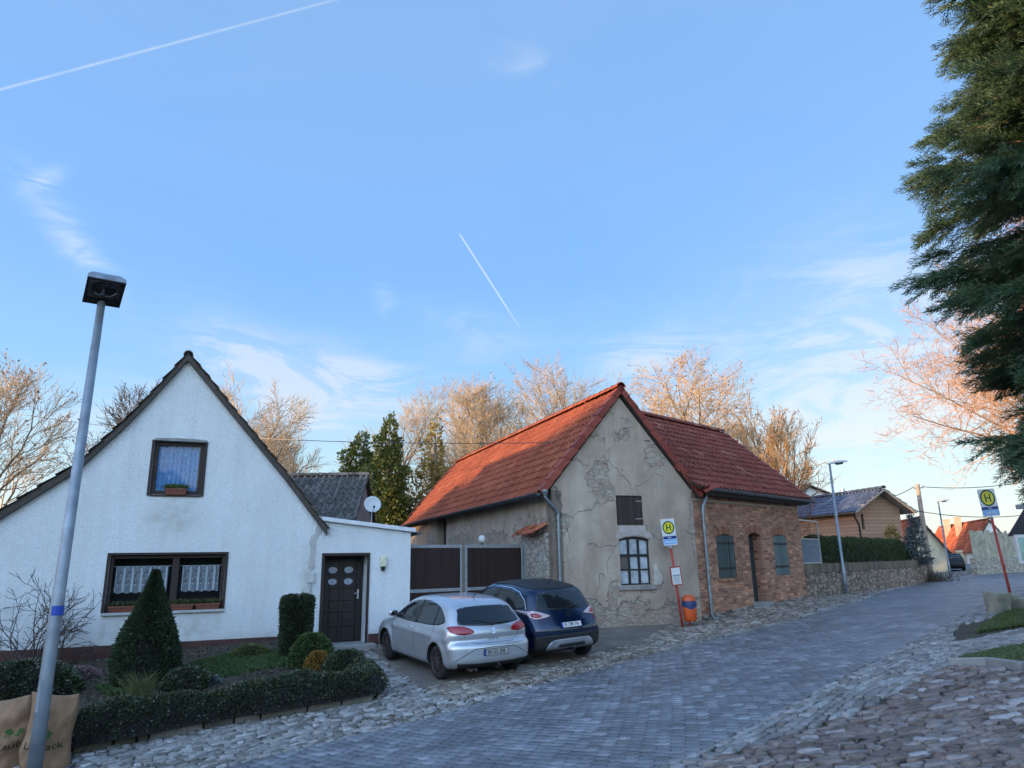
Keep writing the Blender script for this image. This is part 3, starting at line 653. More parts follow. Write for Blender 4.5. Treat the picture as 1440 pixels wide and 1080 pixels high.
def gutter(mb,a,b,r=.075,n=None):
    a=np.array(a,float);b=np.array(b,float); d=(b-a)/np.linalg.norm(b-a); s=np.cross(d,[0,0,1.]); v=[]; k=8
    for c in (a,b):
        for rr in (r,r*.88):
            for i in range(k+1):
                an=math.pi+math.pi*i/k; v.append(c+s*math.cos(an)*rr+np.array([0,0,1])*math.sin(an)*rr)
    m=k+1; f=[]
    for i in range(k): f+= [(i,i+1,2*m+i+1,2*m+i),(m+i,m+i+1,3*m+i+1,3*m+i),(i,i+1,m+i+1,m+i),(2*m+i,2*m+i+1,3*m+i+1,3*m+i)]
    for i in (0,k): f.append((i,m+i,3*m+i,2*m+i))
    mb.add(v,f); mb.tube([a+s*r,b+s*r],.012,6); mb.tube([a-s*r,b-s*r],.012,6)
    for e_,w_ in ((a,1),(b,-1)):
        mb.add([e_]+[e_+s*math.cos(math.pi+math.pi*i/k)*r+np.array([0,0,1])*math.sin(math.pi+math.pi*i/k)*r for i in range(k+1)],[(0,i,i+1) for i in range(1,k+1)])
    L=np.linalg.norm(b-a)
    for i in range(1,int(L/.8)): 
        c=a+d*.8*i; mb.tube([c+s*math.cos(math.pi+math.pi*j/6)*(r+.006)+np.array([0,0,1])*math.sin(math.pi+math.pi*j/6)*(r+.006) for j in range(7)],.01,4)
def pane_window(fr,parent,u0,u1,z0,z1,d,mat,fw=.06,mull=(),trans=(),name='window',glass=None,backmat=None,depth=.05,bars=.035,label=None,cur=None):
    fm=MB()
    for a in ((u0,u0+fw,z0,z1),(u1-fw,u1,z0,z1),(u0+fw,u1-fw,z0,z0+fw),(u0+fw,u1-fw,z1-fw,z1)): fr.bx(fm,*a,d-depth,d)
    for m in mull: fr.bx(fm,m-bars/2,m+bars/2,z0+fw,z1-fw,d-depth*.9,d-.004)
    for t_ in trans:
        cut=sorted([u0+fw]+[c for m in mull for c in (m-bars/2,m+bars/2)]+[u1-fw])
        for a,b in zip(cut[::2],cut[1::2]): fr.bx(fm,a,b,t_-bars/2,t_+bars/2,d-depth*.9,d-.006)
    w=fm.build(name,mat,parent); bevel(w,.006,1)
    if label: w['label']=label
    g=MB(); g.quad(fr(u0+fw,z0+fw,d-depth*.5),fr(u1-fw,z0+fw,d-depth*.5),fr(u1-fw,z1-fw,d-depth*.5),fr(u0+fw,z1-fw,d-depth*.5)); g.build('pane',glass or M_glass,w,fixn=False)
    return w
# ------------------------------------------------------------ white gabled house with its flat-roofed porch
HF=Fr(-2.54,17.6,23)
kz=lambda s,z,w=.5: tuple(HF(s,z))
M_stucco=m_stucco('white_stucco',(.74,.77,.79),(.42,.44,.42),
   [(*HF(-4.75,.45),.75,.45),(*HF(-6.1,.45),.4,.45),(*HF(-5.3,2.75),.75,.55),(*HF(-8.9,.0),1.3,.7),(*HF(-2.4,1.4),.25,1.2),(*HF(-3.5,.1),1.,.25),(*HF(-5.2,.15),3.2,.22),(*HF(-.5,.12),.6,.2),(*HF(-6.38,.55),.12,.5),(*HF(-4.22,.5),.12,.5)],.18)
house=thing('house','white stucco house with steep gable end, lace curtained windows and dark wooden front door','house',tuple(HF(-5.3,-.2)))
zb=-.75; xl=-9.75
gable=[(xl,zb),(-2.24,zb),(-2.24,2.70),(-2.32,2.79),(-3.04,3.68),(-4.23,5.05),(-5.32,6.30),(-5.96,5.33),(-6.39,4.72),(-7.21,3.70),(-8.45,2.70),(xl,1.78)]
lw=rect(-6.42,-4.17,.80,1.955); uw=rect(-5.82,-4.79,3.23,4.41)
m=MB(); m.prism(gable,HF,-.30,0,holes=[lw,uw])
# annex (porch) front with door opening; its top slopes gently away
dz0,dz1=-.06,1.90
ann=[(-2.24,zb),(-2.04,zb),(-2.04,dz1),(-1.03,dz1),(-1.03,zb),(0,zb),(0,2.42),(-2.24,2.70)]
m.prism(ann,HF,-.30,0.)
# side and rear walls
sidew=lambda a,b: None
m.quad(HF(0,zb,0),HF(0,zb,-2.2),HF(0,2.42,-2.2),HF(0,2.42,0)); m.quad(HF(0,zb,-2.2),HF(-2.24,zb,-2.2),HF(-2.24,2.6,-2.2),HF(0,2.42,-2.2))
m.quad(HF(-2.24,zb,-.3),HF(-2.24,zb,-9.),HF(-2.24,2.75,-9.),HF(-2.24,2.75,-.3)); m.quad(HF(xl,zb,-.3),HF(xl,zb,-9),HF(xl,1.8,-9),HF(xl,1.8,-.3))
m.prism(gable,HF,-9.2,-9.0)
wall=m.build('wall',M_stucco,house)
# porch reveal beside the door (deep recess, right side white)
m=MB(); D=.62
m.quad(HF(-1.03,dz0-.1,-.0),HF(-1.03,dz0-.1,-D),HF(-1.03,dz1,-D),HF(-1.03,dz1,-.0)); m.quad(HF(-2.04,dz0-.1,0),HF(-2.04,dz0-.1,-D),HF(-2.04,dz1,-D),HF(-2.04,dz1,0)); m.quad(HF(-2.04,dz1,0),HF(-1.03,dz1,0),HF(-1.03,dz1,-D),HF(-2.04,dz1,-D))
m.build('door_reveal',M_stucco,house,fixn=False)
# brown edge trim round the recess, plinth
m=MB(); HF.bx(m,-2.10,-2.035,dz0-.1,dz1+.05,-.05,.022); HF.bx(m,-1.035,-.985,dz0-.1,dz1+.05,-.05,.022); HF.bx(m,-2.035,-1.035,dz1-.01,dz1+.05,-.05,.022)
m.build('door_surround',M_brownpvc,house)
m=MB(); HF.bx(m,xl-.03,-2.12,zb,.17,0.,.035); HF.bx(m,-.97,.03,zb,.12,0.,.035)
m.build('plinth',M_maroon,house)
# door: panelled, with carved lights
dm=MB(); d0=-.52; HF.bx(dm,-2.03,-1.04,dz0-.02,dz1-.005,d0-.06,d0-.02)
for (a,b) in ((-2.03,-1.93),(-1.20,-1.04),(-1.60,-1.56)): HF.bx(dm,a,b,dz0,dz1-.01,d0-.02,d0+.012)
for z_ in (dz0+.0,dz0+.34,dz0+.66,dz0+.92,dz0+1.20,dz0+1.50,dz1-.14): HF.bx(dm,-1.93,-1.20,z_,z_+.06,d0-.02,d0+.008)
M_door=m_wood('dark_carved_wood',(.006,.0035,.003),.3,rough=.5,uv=False)
door=dm.build('door',M_door,house); bevel(door,.008,2)
M_dl=simple('frosted_glass',(.28,.33,.40),.12,var=.5,scale=22,bs=.8,bsc=35)
for r in range(4):
    for (a,b) in ((-1.90,-1.62),(-1.54,-1.23)):
        zc_=(dz0+1.63,dz0+1.36,dz0+.80,dz0+.50)[r]; c_=(a+b)/2; n8=[]
        for k in range(12):
            an=2*math.pi*k/12; rr=.085 if r<2 else .05; n8.append((c_+math.cos(an)*rr*1.25,zc_+math.sin(an)*rr*(1 if math.sin(an)<0 else .75)))
        q_=MB(); q_.prism(n8,HF,d0-.0,d0+.02,uv=False); q_.build('door_light' if r<2 else 'carved_boss',M_dl if r<2 else M_door,door)
hm=MB(); HF.bx(hm,-1.165,-1.125,dz0+.95,dz0+1.16,d0+.012,d0+.022); hm.tube([HF(-1.145,dz0+1.08,d0+.02),HF(-1.145,dz0+1.08,d0+.06),HF(-1.24,dz0+1.075,d0+.065)],.011,8)
hm.build('handle',simple('brushed_steel',(.6,.6,.6),.3,.8),door)
# step
m=MB(); HF.bx(m,-2.2,-.85,-.4,dz0-.01,-.55,.38); o=m.build('doorstep',M_conc,house); bevel(o,.02)
# roof: slabs, tiles seen edge-on along the verge, dark barge boards
M_oldtile=m_tile('old_grey_brown_tile',[(0,(.09,.08,.07)),(.5,(.19,.17,.145)),(1,(.32,.29,.25))],.8,.85)
M_barge=simple('dark_bargeboard',(.06,.05,.042),.8,var=.3)
rl=[(-2.02,2.52),(-3.04,3.80),(-4.23,5.17),(-5.32,6.44)]; ll=[(xl-.25,1.72),(-8.45,2.82),(-7.21,3.84),(-6.39,4.86),(-5.96,5.47),(-5.32,6.44)]
rm=MB(); ts=MB(); bb=MB()
for L in (rl,ll):
    for a,b in zip(L[:-1],L[1:]):
        roofslab(rm,[HF(a[0],a[1],.10),HF(b[0],b[1],.10),HF(b[0],b[1],-9.3),HF(a[0],a[1],-9.3)],.07)
        ln_=math.hypot(b[0]-a[0],b[1]-a[1]); vdir=HF.t*((b[0]-a[0])/ln_)+np.array([0,0,(b[1]-a[1])/ln_])
        tileroof(ts,HF(a[0],a[1],.16)+0,-HF.nn,vdir,9.4,ln_,.30,.36,.03,lip=.045,jit=.007)
        nx=-(b[1]-a[1])/ln_*(1 if L is rl else -1); 
    for a,b in zip(L[:-1],L[1:]):
        bb.quad(HF(a[0],a[1]-.02,.115),HF(b[0],b[1]-.02,.115),HF(b[0],b[1]-.17,.115),HF(a[0],a[1]-.17,.115)); bb.quad(HF(a[0],a[1]-.17,.115),HF(b[0],b[1]-.17,.115),HF(b[0],b[1]-.17,.0),HF(a[0],a[1]-.17,.0))
ridge(ts,HF(-5.32,6.41,.12),HF(-5.32,6.41,-9.3),.10)
rf=rm.build('roof',M_barge,house); ts.build('roof_tiles',M_oldtile,rf,fixn=False); bb.build('bargeboard',M_barge,rf)
# porch roof: flat sheet with pale metal fascia
m=MB()
for d_,w_ in ((.10,.0),):
    m.add([HF(-2.28,2.70,.1),HF(.1,2.42,.1),HF(.1,2.42,-2.4),HF(-2.28,2.70,-2.4),HF(-2.28,2.80,.1),HF(.1,2.52,.1),HF(.1,2.52,-2.4),HF(-2.28,2.80,-2.4)],[(0,1,5,4),(1,2,6,5),(2,3,7,6),(3,0,4,7),(4,5,6,7),(3,2,1,0)])
o=m.build('porch_roof',M_alu,house); bevel(o,.012)
m=MB(); gutter(m,HF(.16,2.42,.2),HF(.16,2.38,-2.4),.06); m.build('gutter',M_zincd,house)
# windows
w=pane_window(HF,house,-6.42,-4.17,.80,1.955,-.10,M_brownpvc,.075,mull=(-5.16,),bars=.14,label='wide ground floor window with two lace curtains')
m=MB(); HF.bx(m,-6.46,-4.13,.745,.80,-.12,.07); o=m.build('sill',simple('grey_sill',(.40,.40,.40),.6),w); bevel(o,.01)
m=MB()
for a in ((-6.47,-6.42,.80,2.0),(-4.17,-4.12,.80,2.0),(-6.42,-4.17,1.955,2.0)): HF.bx(m,*a,-.02,.018)
m.build('casing',M_brownpvc,w)
w2=pane_window(HF,house,-5.82,-4.79,3.23,4.41,-.10,M_brownpvc,.09,label='small attic window with a pleated net curtain')
m=MB(); HF.bx(m,-5.87,-5.82,3.20,4.41,-.02,.018);HF.bx(m,-4.79,-4.74,3.20,4.41,-.02,.018);HF.bx(m,-5.82,-4.79,3.19,3.225,-.11,.03); m.build('casing',M_brownpvc,w2)
m=MB(); pts=[(-5.87,4.41),(-4.74,4.41),(-4.76,4.455),(-5.0,4.47),(-5.4,4.475),(-5.8,4.46)]; m.prism(pts,HF,-.02,.05); m.build('lintel',M_conc,w2)
for a in (lw,uw):
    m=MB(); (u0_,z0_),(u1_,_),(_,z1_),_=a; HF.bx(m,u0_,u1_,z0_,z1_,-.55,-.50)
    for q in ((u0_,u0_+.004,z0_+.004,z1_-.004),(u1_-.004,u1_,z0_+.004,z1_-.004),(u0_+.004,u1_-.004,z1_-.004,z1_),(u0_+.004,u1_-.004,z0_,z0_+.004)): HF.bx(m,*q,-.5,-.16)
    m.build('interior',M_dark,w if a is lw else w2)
def m_lace(name,scale,pat=True):
    n=N(name); co=n.co((1,1,1),uv=True); sp=n.nd('SeparateXYZ'); n.t.links.new(co,sp.inputs[0]); u_,v_=sp.outputs[0],sp.outputs[1]
    fr_=n.math('FRACT',n.math('MULTIPLY',u_,6.2)); stripe=n.ramp(n.math('ABSOLUTE',n.math('SUBTRACT',fr_,.5)),[(.34,0.),(.40,1.)])
    c2=n.nd('CombineXYZ'); n.set(c2.inputs[0],fr_); n.set(c2.inputs[1],n.math('MULTIPLY',v_,6.2))
    ve=n.ramp(n.vor(4.2,'F1',c2.outputs[0]),[(.22,0.),(.32,1.)]); ve2=n.ramp(n.vor(4.2,'F1',c2.outputs[0]),[(.40,1.),(.5,.35)])
    rose=n.math('MULTIPLY',ve,ve2)
    a=n.math('MAXIMUM',stripe,n.math('ADD',n.math('MULTIPLY',rose,.75),.08),clamp=True)
    tr=n.nd('BsdfTransparent'); ms=n.nd('MixShader'); n.set(ms.inputs[0],a); n.t.links.new(tr.outputs[0],ms.inputs[1]); n.t.links.new(n.b.outputs[0],ms.inputs[2]); n.t.links.new(ms.outputs[0],n.out.inputs[0])
    n.fin((.80,.82,.85),.9); return n.m
M_lace=m_lace('lace',1.)
for (a,b) in ((-6.32,-5.34),(-4.99,-4.27)) if False else ((-6.30,-5.30),(-5.02,-4.28)):
    m=MB(); K=int((b-a)/.02); ng=round((b-a)*6.2)
    for i in range(K):
        ua,ub=a+(b-a)*i/K,a+(b-a)*(i+1)/K
        sc=lambda u: .035*abs(math.sin((u-a)*6.2*math.pi))
        dp=lambda u: -.21+.012*math.sin((u-a)*60)
        z0_=1.20;z1_=1.70
        q=[(ua,z0_-sc(ua)),(ub,z0_-sc(ub)),(ub,z1_+sc(ub)*.7),(ua,z1_+sc(ua)*.7)]
        m.add([HF(q[0][0],q[0][1],dp(ua)),HF(q[1][0],q[1][1],dp(ub)),HF(q[2][0],q[2][1],dp(ub)),HF(q[3][0],q[3][1],dp(ua))],[(0,1,2,3)],0,[[(p[0]-a,p[1]) for p in q]])
    m.tube([HF(a-.05,1.72,-.215),HF(b+.05,1.72,-.215)],.006,6)
    m.build('curtain',M_lace,w,fixn=False)
n_=N('net_curtain_sky_tint'); co=n_.co((1,1,1),uv=True); 
pt_=n_.ramp(n_.noise(14,4,.7,n_.co((3,.8,1),uv=True)),[(.35,(.10,.28,.55)),(.6,(.34,.58,.85))]); n_.fin(pt_,.9)  # sky reflection painted into the curtain as blue tones
m=MB(); K=90; a,b=-5.74,-4.87
for i in range(K):
    ua,ub=a+(b-a)*i/K,a+(b-a)*(i+1)/K; f=lambda u:-.19+.022*math.sin((u-a)*70)+.01*math.sin((u-a)*33)
    m.add([HF(ua,3.29,f(ua)),HF(ub,3.29,f(ub)),HF(ub,4.34,f(ub)),HF(ua,4.34,f(ua))],[(0,1,2,3)],0,[[(ua,3.29),(ub,3.29),(ub,4.34),(ua,4.34)]])
m.build('curtain',n_.m,w2,smooth=True,fixn=False)
# conduit, meter box and wall lamp
m=MB(); m.tube([HF(-2.335,.15,.03),HF(-2.33,1.30,.03)],.018,8); m.build('conduit',M_galv,house)
m=MB(); HF.bx(m,-2.40,-2.26,1.30,1.52,.0,.07); m.tube([HF(-2.33,1.52,.04),HF(-2.33,1.62,.04),HF(-2.30,1.66,.04),HF(-2.33,1.70,.02)],.012,6); o=m.build('junction_box',simple('grey_box',(.45,.46,.47),.6),house); bevel(o,.01)
m=MB(); pts=[(-2.40,1.6),(-2.27,1.6),(-2.26,1.9),(-2.24,2.25),(-2.15,2.4),(-2.12,2.66),(-2.24,2.69),(-2.29,2.4),(-2.38,2.3),(-2.41,2.2),(-2.36,2.05)]; m.prism(pts,HF,0,.012); m.build('plaster_patch',simple('grey_plaster',(.42,.42,.41),.9,var=.15,bs=.5),house)
lm=MB(); HF.bx(lm,-.75,-.60,1.62,1.86,.0,.09); o=lm.build('wall_lamp',simple('lamp_cream',(.62,.60,.42),.4),house); bevel(o,.02)
m=MB(); m.lathe((0,0,0),[(.0,-.09),(.045,-.085),(.055,0.0),(.0,0)],12,fr=lambda x,y,z: HF(-.675+x,1.62+z,.05+y)); m.build('lamp_shade',M_black,o)
# satellite dish on its mast behind the porch roof
dc=atY(524,709,20.0); dish=thing('satellite_dish','pale round satellite dish on a mast behind the porch roof','satellite dish',(dc[0],dc[1],2.4))
dn=np.array([.35,-.92,.28]); dn/=np.linalg.norm(dn); du=np.cross([0,0,1.],dn); du/=np.linalg.norm(du); dv_=np.cross(dn,du)
m=MB(); m.lathe((0,0,0),[(.0,-.06),(.09,-.055),(.17,-.036),(.235,0),(.24,.006),(.235,.012),(.17,-.024),(.09,-.043),(0,-.048)],28,fr=lambda x,y,z: dc+du*x+dv_*y+dn*z); m.build('reflector',simple('dish_grey',(.55,.57,.58),.5,var=.06),dish,smooth=True)
m=MB(); m.tube([dc-dn*.06,dc-dn*.12,(dc[0]-dn[0]*.12,dc[1]-dn[1]*.12,2.4)],.02,8); m.build('mast',M_galv,dish)
m=MB(); m.tube([dc-dv_*.235,dc-dv_*.16+dn*.26],.009,6); m.lathe((0,0,0),[(0,0),(.028,.0),(.028,.07),(0,.07)],10,fr=lambda x,y,z: dc-dv_*.16+dn*.26+du*x+dv_*y-dn*z); m.build('feed_arm',M_iron,dish)
# grey tiled outbuilding behind the house
q0=atY(398,666,27.5);q1=atY(521,667,27.5)
OB=thing('outbuilding','low outbuilding with lichen speckled grey tiled roof behind the white house','outbuilding',(float(q0[0]+2),26.5,0.))
FO=Fr(-9.6,24.6,2); ur=q1[0]+9.6; m=MB()
m.prism([(0,-.4),(ur-.15,-.4),(ur-.15,2.5),(0,2.5)],FO,-5.6,0); m.build('wall',M_conc,OB)
m=MB(); t_=MB(); vd=np.array([0,2.75,2.1]); Lv=np.linalg.norm(vd); vd=vd/Lv
vdir=-FO.nn*vd[1]+np.array([0,0,vd[2]]); zr=5.12
o_=FO(-.3,zr-2.1-.35,.25); Lr=(zr-o_[2])/vd[2]
roofslab(m,[o_,o_+FO.t*(ur+.3),o_+FO.t*(ur+.3)+vdir*Lr,o_+vdir*Lr],.1); 
o2=o_+vdir*Lr; vb=FO.nn*-vd[1]-np.array([0,0,vd[2]]); roofslab(m,[o2,o2+FO.t*(ur+.3),o2+FO.t*(ur+.3)+vb*Lr,o2+vb*Lr],.1)
g_=MB(); g_.add([FO(ur-.15,2.5,0),FO(ur-.15,zr-.1,-3.0),FO(ur-.15,2.5,-5.6)],[(0,1,2)]); g_.build('gable',M_conc,OB,fixn=False)
tileroof(t_,o_,FO.t,vdir,ur+.3,Lr,.24,.33,.05,lip=.03,jit=.006); ridge(t_,o2,o2+FO.t*(ur+.3),.12)
r_=m.build('roof',M_barge,OB); t_.build('roof_tiles',m_tile('lichen_tile',[(0,(.055,.05,.05)),(.5,(.10,.095,.095)),(1,(.16,.155,.15))],.8,.85),r_,fixn=False)
# ------------------------------------------------------------ old rendered barn with red tiled roof
BF=Fr(5.09,20.3,21.6)     # gable front: s from -4.4 (left) to 0
BL=-4.42; BD=16.0
M_barnwall=m_plaster('barn_render',[(*BF(-2.98,3.85),.55,.8),(*BF(-2.75,3.5),.4,.35),(*BF(-1.5,1.1),.45,.45),(*BF(-2.6,.95),.4,.3),(*BF(-1.15,4.55),.5,.55),(*BF(-2.1,5.1),.3,.3),(*BF(-4.2,2.6),.4,.5),(*BF(0,2.4),.25,1.6)],.62,1.1)
barn=thing('barn','old beige rendered barn with crumbling plaster, steep red tiled roof and white arched window','barn',tuple(BF(-2.2,0)))
bg_=[(BL,-.5),(0,-.5),(0,3.55),(-2.21,6.16),(BL,3.55)]
winA=[(-2.46,1.03),(-1.52,1.03),(-1.52,2.22),(-1.70,2.27),(-1.99,2.30),(-2.28,2.27),(-2.46,2.22)]; shu=rect(-2.49,-1.66,2.60,3.40)
m=MB(); m.prism(bg_,BF,-.35,0,holes=[winA,shu]); 
m.quad(BF(0,-.5,-.3),BF(0,-.5,-BD),BF(0,3.55,-BD),BF(0,3.55,-.3)); m.prism(bg_,BF,-BD,-BD+.1)
m.build('front_wall',M_barnwall,barn)
# long side wall along the yard, seen above the gate
SW=Fr(*(BF(BL,0)[:2]),21.6+90)
M_side=m_plaster('side_render',[(*SW(1.2,1.9,.0),1.6,1.6),(*SW(2.2,2.5),.9,.6),(*SW(4.5,2.3),2.,.5),(*SW(8,2.4),2.5,.5),(*SW(13,2.7),1.5,.5)],.4,.8)
m=MB(); 
SWf=lambda s,z,d=0.: SW(s,z,-d)
m.prism([(.0,-.5),(9.85,-.5),(9.85,3.5),(.0,3.5)],SWf,-.3,0); m.prism([(11.2,-.5),(BD,-.5),(BD,3.5),(11.2,3.5)],SWf,-.3,0); m.prism([(9.85,-.5),(11.2,-.5),(11.2,3.5),(9.85,3.5)],SWf,-.4,-.35)
m.build('side_wall',M_side,barn)
m=MB(); m.prism(rect(9.9,11.15,.3,3.3),SWf,-.34,-.28); m.build('barn_door',m_wood('old_brown_boards',(.05,.03,.02),.14),barn)
# roof
M_red=m_tile('red_tile',[(0,(.22,.052,.026)),(.5,(.265,.066,.031)),(.95,(.30,.08,.038)),(1,(.36,.12,.07))],.12,.75,.25)
M_redv=m_tile('red_verge_tile',[(0,(.22,.045,.032)),(1,(.34,.08,.055))],.05,.6,.3)
rz=6.40; er=(.28,3.42); el_=(-4.78,3.42); apx=(-2.21,rz)
def slope(fr,a,b,d0,d1,rm,tm,tw=.22,th=.33,clip=None,rgs=1):
    ln_=math.hypot(b[0]-a[0],b[1]-a[1]); vdir=fr.t*((b[0]-a[0])/ln_)+np.array([0,0,(b[1]-a[1])/ln_])
    roofslab(rm,[fr(a[0],a[1],d0),fr(b[0],b[1],d0),fr(b[0],b[1],d1),fr(a[0],a[1],d1)],.09)
    tileroof(tm,fr(a[0],a[1],d0),-fr.nn,vdir,d0-d1,ln_,tw,th,.040,lip=.055,clip=clip,rg=np.random.default_rng(rgs))
rm=MB(); tm=MB()
slope(BF,el_,apx,.10,-BD-.15,rm,tm); slope(BF,er,apx,.10,-BD-.15,rm,tm,rgs=2)
vm=MB(); ridge(tm,BF(apx[0],rz+.06,.16),BF(apx[0],rz+.06,-BD-.2),.13)
def verge(mb,a,b,dd=.10,seg=.34,outer=.05):
    a=np.array(a,float);b=np.array(b,float);L=np.linalg.norm(b-a);n_=int(L/seg);d=(b-a)/L
    return n_,d,L
def verge_tiles(mb,fr,a,b,d,side):
    """L-shaped verge tiles up the rake from a to b (s,z)"""
    L=math.hypot(b[0]-a[0],b[1]-a[1]); n_=int(L/.36); ds=(b[0]-a[0])/L; dz_=(b[1]-a[1])/L; nx,nz=-dz_*side,ds*side
    for i in range(n_):
        t0,t1=L*i/n_,L*(i+1)/n_+.03
        for (lift0,lift1) in ((.055,.025),):
            p0=(a[0]+ds*t0,a[1]+dz_*t0); p1=(a[0]+ds*t1,a[1]+dz_*t1)
            def P(p,l,dd,dn=0.): return fr(p[0]+nx*(l-dn),p[1]+nz*(l-dn),dd)
            v=[P(p0,lift0,d+.04),P(p1,lift1,d+.04),P(p1,lift1,d-.20),P(p0,lift0,d-.20), P(p0,lift0,d+.04,.17),P(p1,lift1,d+.04,.17),P(p0,lift0,d+.022,.17),P(p1,lift1,d+.022,.17),P(p0,lift0-.02,d-.2),P(p0,lift0-.02,d+.022),P(p1,lift1-.02,d+.022)]
            mb.add(v,[(0,1,2,3),(0,4,5,1),(4,6,7,5),(0,3,8,9),(0,9,6,4),(6,9,10,7)])
verge_tiles(vm,BF,(el_[0]+.0,el_[1]+.03),(apx[0],apx[1]+.06),.10,1); verge_tiles(vm,BF,(er[0],er[1]+.03),(apx[0],apx[1]+.06),.10,-1)
rf=rm.build('roof',M_barge,barn); tm.build('roof_tiles',M_red,rf,fixn=False); vm.build('verge_tiles',M_redv,rf,fixn=False)
m=MB(); gutter(m,BF(el_[0]-.06,el_[1]-.02,.12),BF(el_[0]-.06,el_[1]+.02,-BD),.07); m.build('gutter',M_zincd,barn)
m=MB(); m.quad(BF(BL,3.5,.05),BF(el_[0],el_[1]-.05,.05),BF(el_[0],el_[1]-.05,-BD),BF(BL,3.5,-BD)); m.build('soffit',M_barge,barn,fixn=False)
def downpipe(fr,u,ztop,zbot,uo,parent,r=.045,shoe=True,d=.09,uend=None):
    m=MB(); ue=u if uend is None else uend
    pts=[fr(uo,ztop,d+.05),fr(uo,ztop-.12,d+.05),fr(uo+(u-uo)*.25,ztop-.24,d+.04),fr(uo+(u-uo)*.8,ztop-.42,d),fr(u,ztop-.55,d),fr(u,ztop-.75,d),fr(ue,zbot+.15,d)]
    if shoe: pts+=[fr(ue+.02,zbot+.06,d+.02),fr(ue+.12,zbot+.01,d+.08)]
    m.tube(pts,r,12)
    m.lathe((0,0,0),[(r*1.0,0),(r*1.9,.13),(r*1.9,.17),(r*1.6,.17)],12,fr=lambda x,y,z: fr(uo+x,ztop-.1+z,d+.05+y))
    for zz in (ztop-.7,(ztop+zbot)/2,zbot+.4):
        m.lathe((0,0,0),[(r,0),(r*1.25,.0),(r*1.25,.04),(r,.04)],12,fr=lambda x,y,z: fr(u+(ue-u)*((ztop-zz)/(ztop-zbot))+x,zz+z,d+y))
    return m.build('downpipe',M_zinc,parent,smooth=False)
downpipe(BF,-4.28,3.42,-.05,-4.66,barn)
# arched window: nine panes in three columns
wm=MB(); P_=winA; u0_,u1_=-2.46,-1.52
fr=BF; d_=-.07
for a in ((u0_,u0_+.04,1.03,2.22),(u1_-.04,u1_,1.03,2.22),(u0_+.04,u1_-.04,1.03,1.07)): fr.bx(wm,*a,d_-.05,d_)
arc=[(-2.46,2.22),(-2.28,2.27),(-1.99,2.30),(-1.70,2.27),(-1.52,2.22)]
wm.prism(arc[::-1]+[(p[0],p[1]-.06) for p in arc],fr,d_-.05,d_,uv=False)
for uu in (-2.15,-1.84): fr.bx(wm,uu-.03,uu+.03,1.07,2.235,d_-.045,d_+.012)
for z_,t_ in ((1.80,.035),(1.43,.018)): 
    for a,b in ((u0_+.04,-2.18),(-2.12,-1.87),(-1.81,u1_-.04)): fr.bx(wm,a,b,z_-t_,z_+t_,d_-.045,d_+.002)
wn_=wm.build('window',simple('black_window_bars',(.02,.022,.024),.6),barn); wn_['label']='arched nine pane window with dark bars'
pm=MB(); pm.quad(fr(u0_,1.04,d_-.03),fr(u1_,1.04,d_-.03),fr(u1_,2.29,d_-.03),fr(u0_,2.29,d_-.03)); 
n_=N('whitewashed_pane'); n_.fin(n_.ramp(n_.noise(5,5),[(.35,(.34,.37,.40)),(.65,(.55,.60,.64))]),.12,0,n_.bump(n_.noise(3,3),.1,.02)); pm.build('pane',n_.m,wn_,fixn=False)
pb=MB(); fr.bx(pb,-2.42,-2.18,1.445,1.765,d_-.028,d_-.018); pb.build('boarded_pane',simple('board',(.13,.11,.10),.8),wn_)
m=MB(); lint=[(-2.58,2.28),(-2.46,2.245),(-2.28,2.295),(-1.99,2.325),(-1.70,2.295),(-1.52,2.245),(-1.40,2.25),(-1.44,2.36),(-1.62,2.44),(-1.64,2.585),(-2.44,2.585),(-2.44,2.42),(-2.52,2.38)]
m.prism(lint,BF,-.05,.018); m.build('lintel',simple('pinkish_lintel',(.44,.38,.35),.9,var=.15,bs=.5),barn)
m=MB(); BF.bx(m,-2.54,-1.40,.90,1.025,-.10,.07); o=m.build('sill',simple('worn_sill',(.27,.25,.23),.9,var=.3,bs=.6),barn); bevel(o,.02)
m=MB(); m.prism([(-1.44,1.0),(-1.22,1.05),(-1.17,1.22),(-1.30,1.42),(-1.36,1.58),(-1.44,1.50)],BF,0,.02); m.build('plaster_repair',simple('lime_repair',(.50,.47,.42),.9,var=.2,bs=.5),barn)
# loft shutter
m=MB(); m.prism(rect(-2.49,-1.66,2.60,3.40),BF,-.08,-.03); lo_=m.build('loft_shutter',m_wood('weathered_boards',(.045,.03,.026),.115),barn)
m=MB(); BF.bx(m,-1.86,-1.67,3.24,3.265,-.03,-.015); M_hg=simple('pale_hinge',(.3,.28,.27),.6); m.build('hinge',M_hg,lo_); m=MB(); BF.bx(m,-1.90,-1.68,2.76,2.785,-.03,-.015); m.build('hinge',M_hg,lo_)
# little tiled hood over the yard-side pier
m=MB(); hp=Fr(*(SWf(1.95,0)[:2]),21.6+90+180)
oo=SWf(2.25,2.42,.30); vv=(SW.nn*1.)
tileroof(m,SWf(1.95,2.40,.34),-SW.t,(lambda a:a/np.linalg.norm(a))(SW.nn*-1*-1*1.0*(-1 if np.dot(SWf(0,0,1)-SWf(0,0,0),SW.nn)>0 else 1)*-1*-1+np.array([0,0,.62])),1.75,.42,.2,.21,.045,lip=.03,jit=.02)
m.build('pier_cap',m_tile('orange_tile',[(0,(.28,.07,.04)),(1,(.42,.13,.07))],.1,.7),barn,fixn=False)
m=MB(); m.prism([(.25,-.4),(1.97,-.4),(1.97,2.36),(.25,2.40)],SWf,0,.09); m.build('pier',m_rubble('limestone_blocks',[(.34,.31,.26),(.40,.37,.32),(.37,.33,.28),(.46,.44,.40)],4.2,1.6,.45),barn)
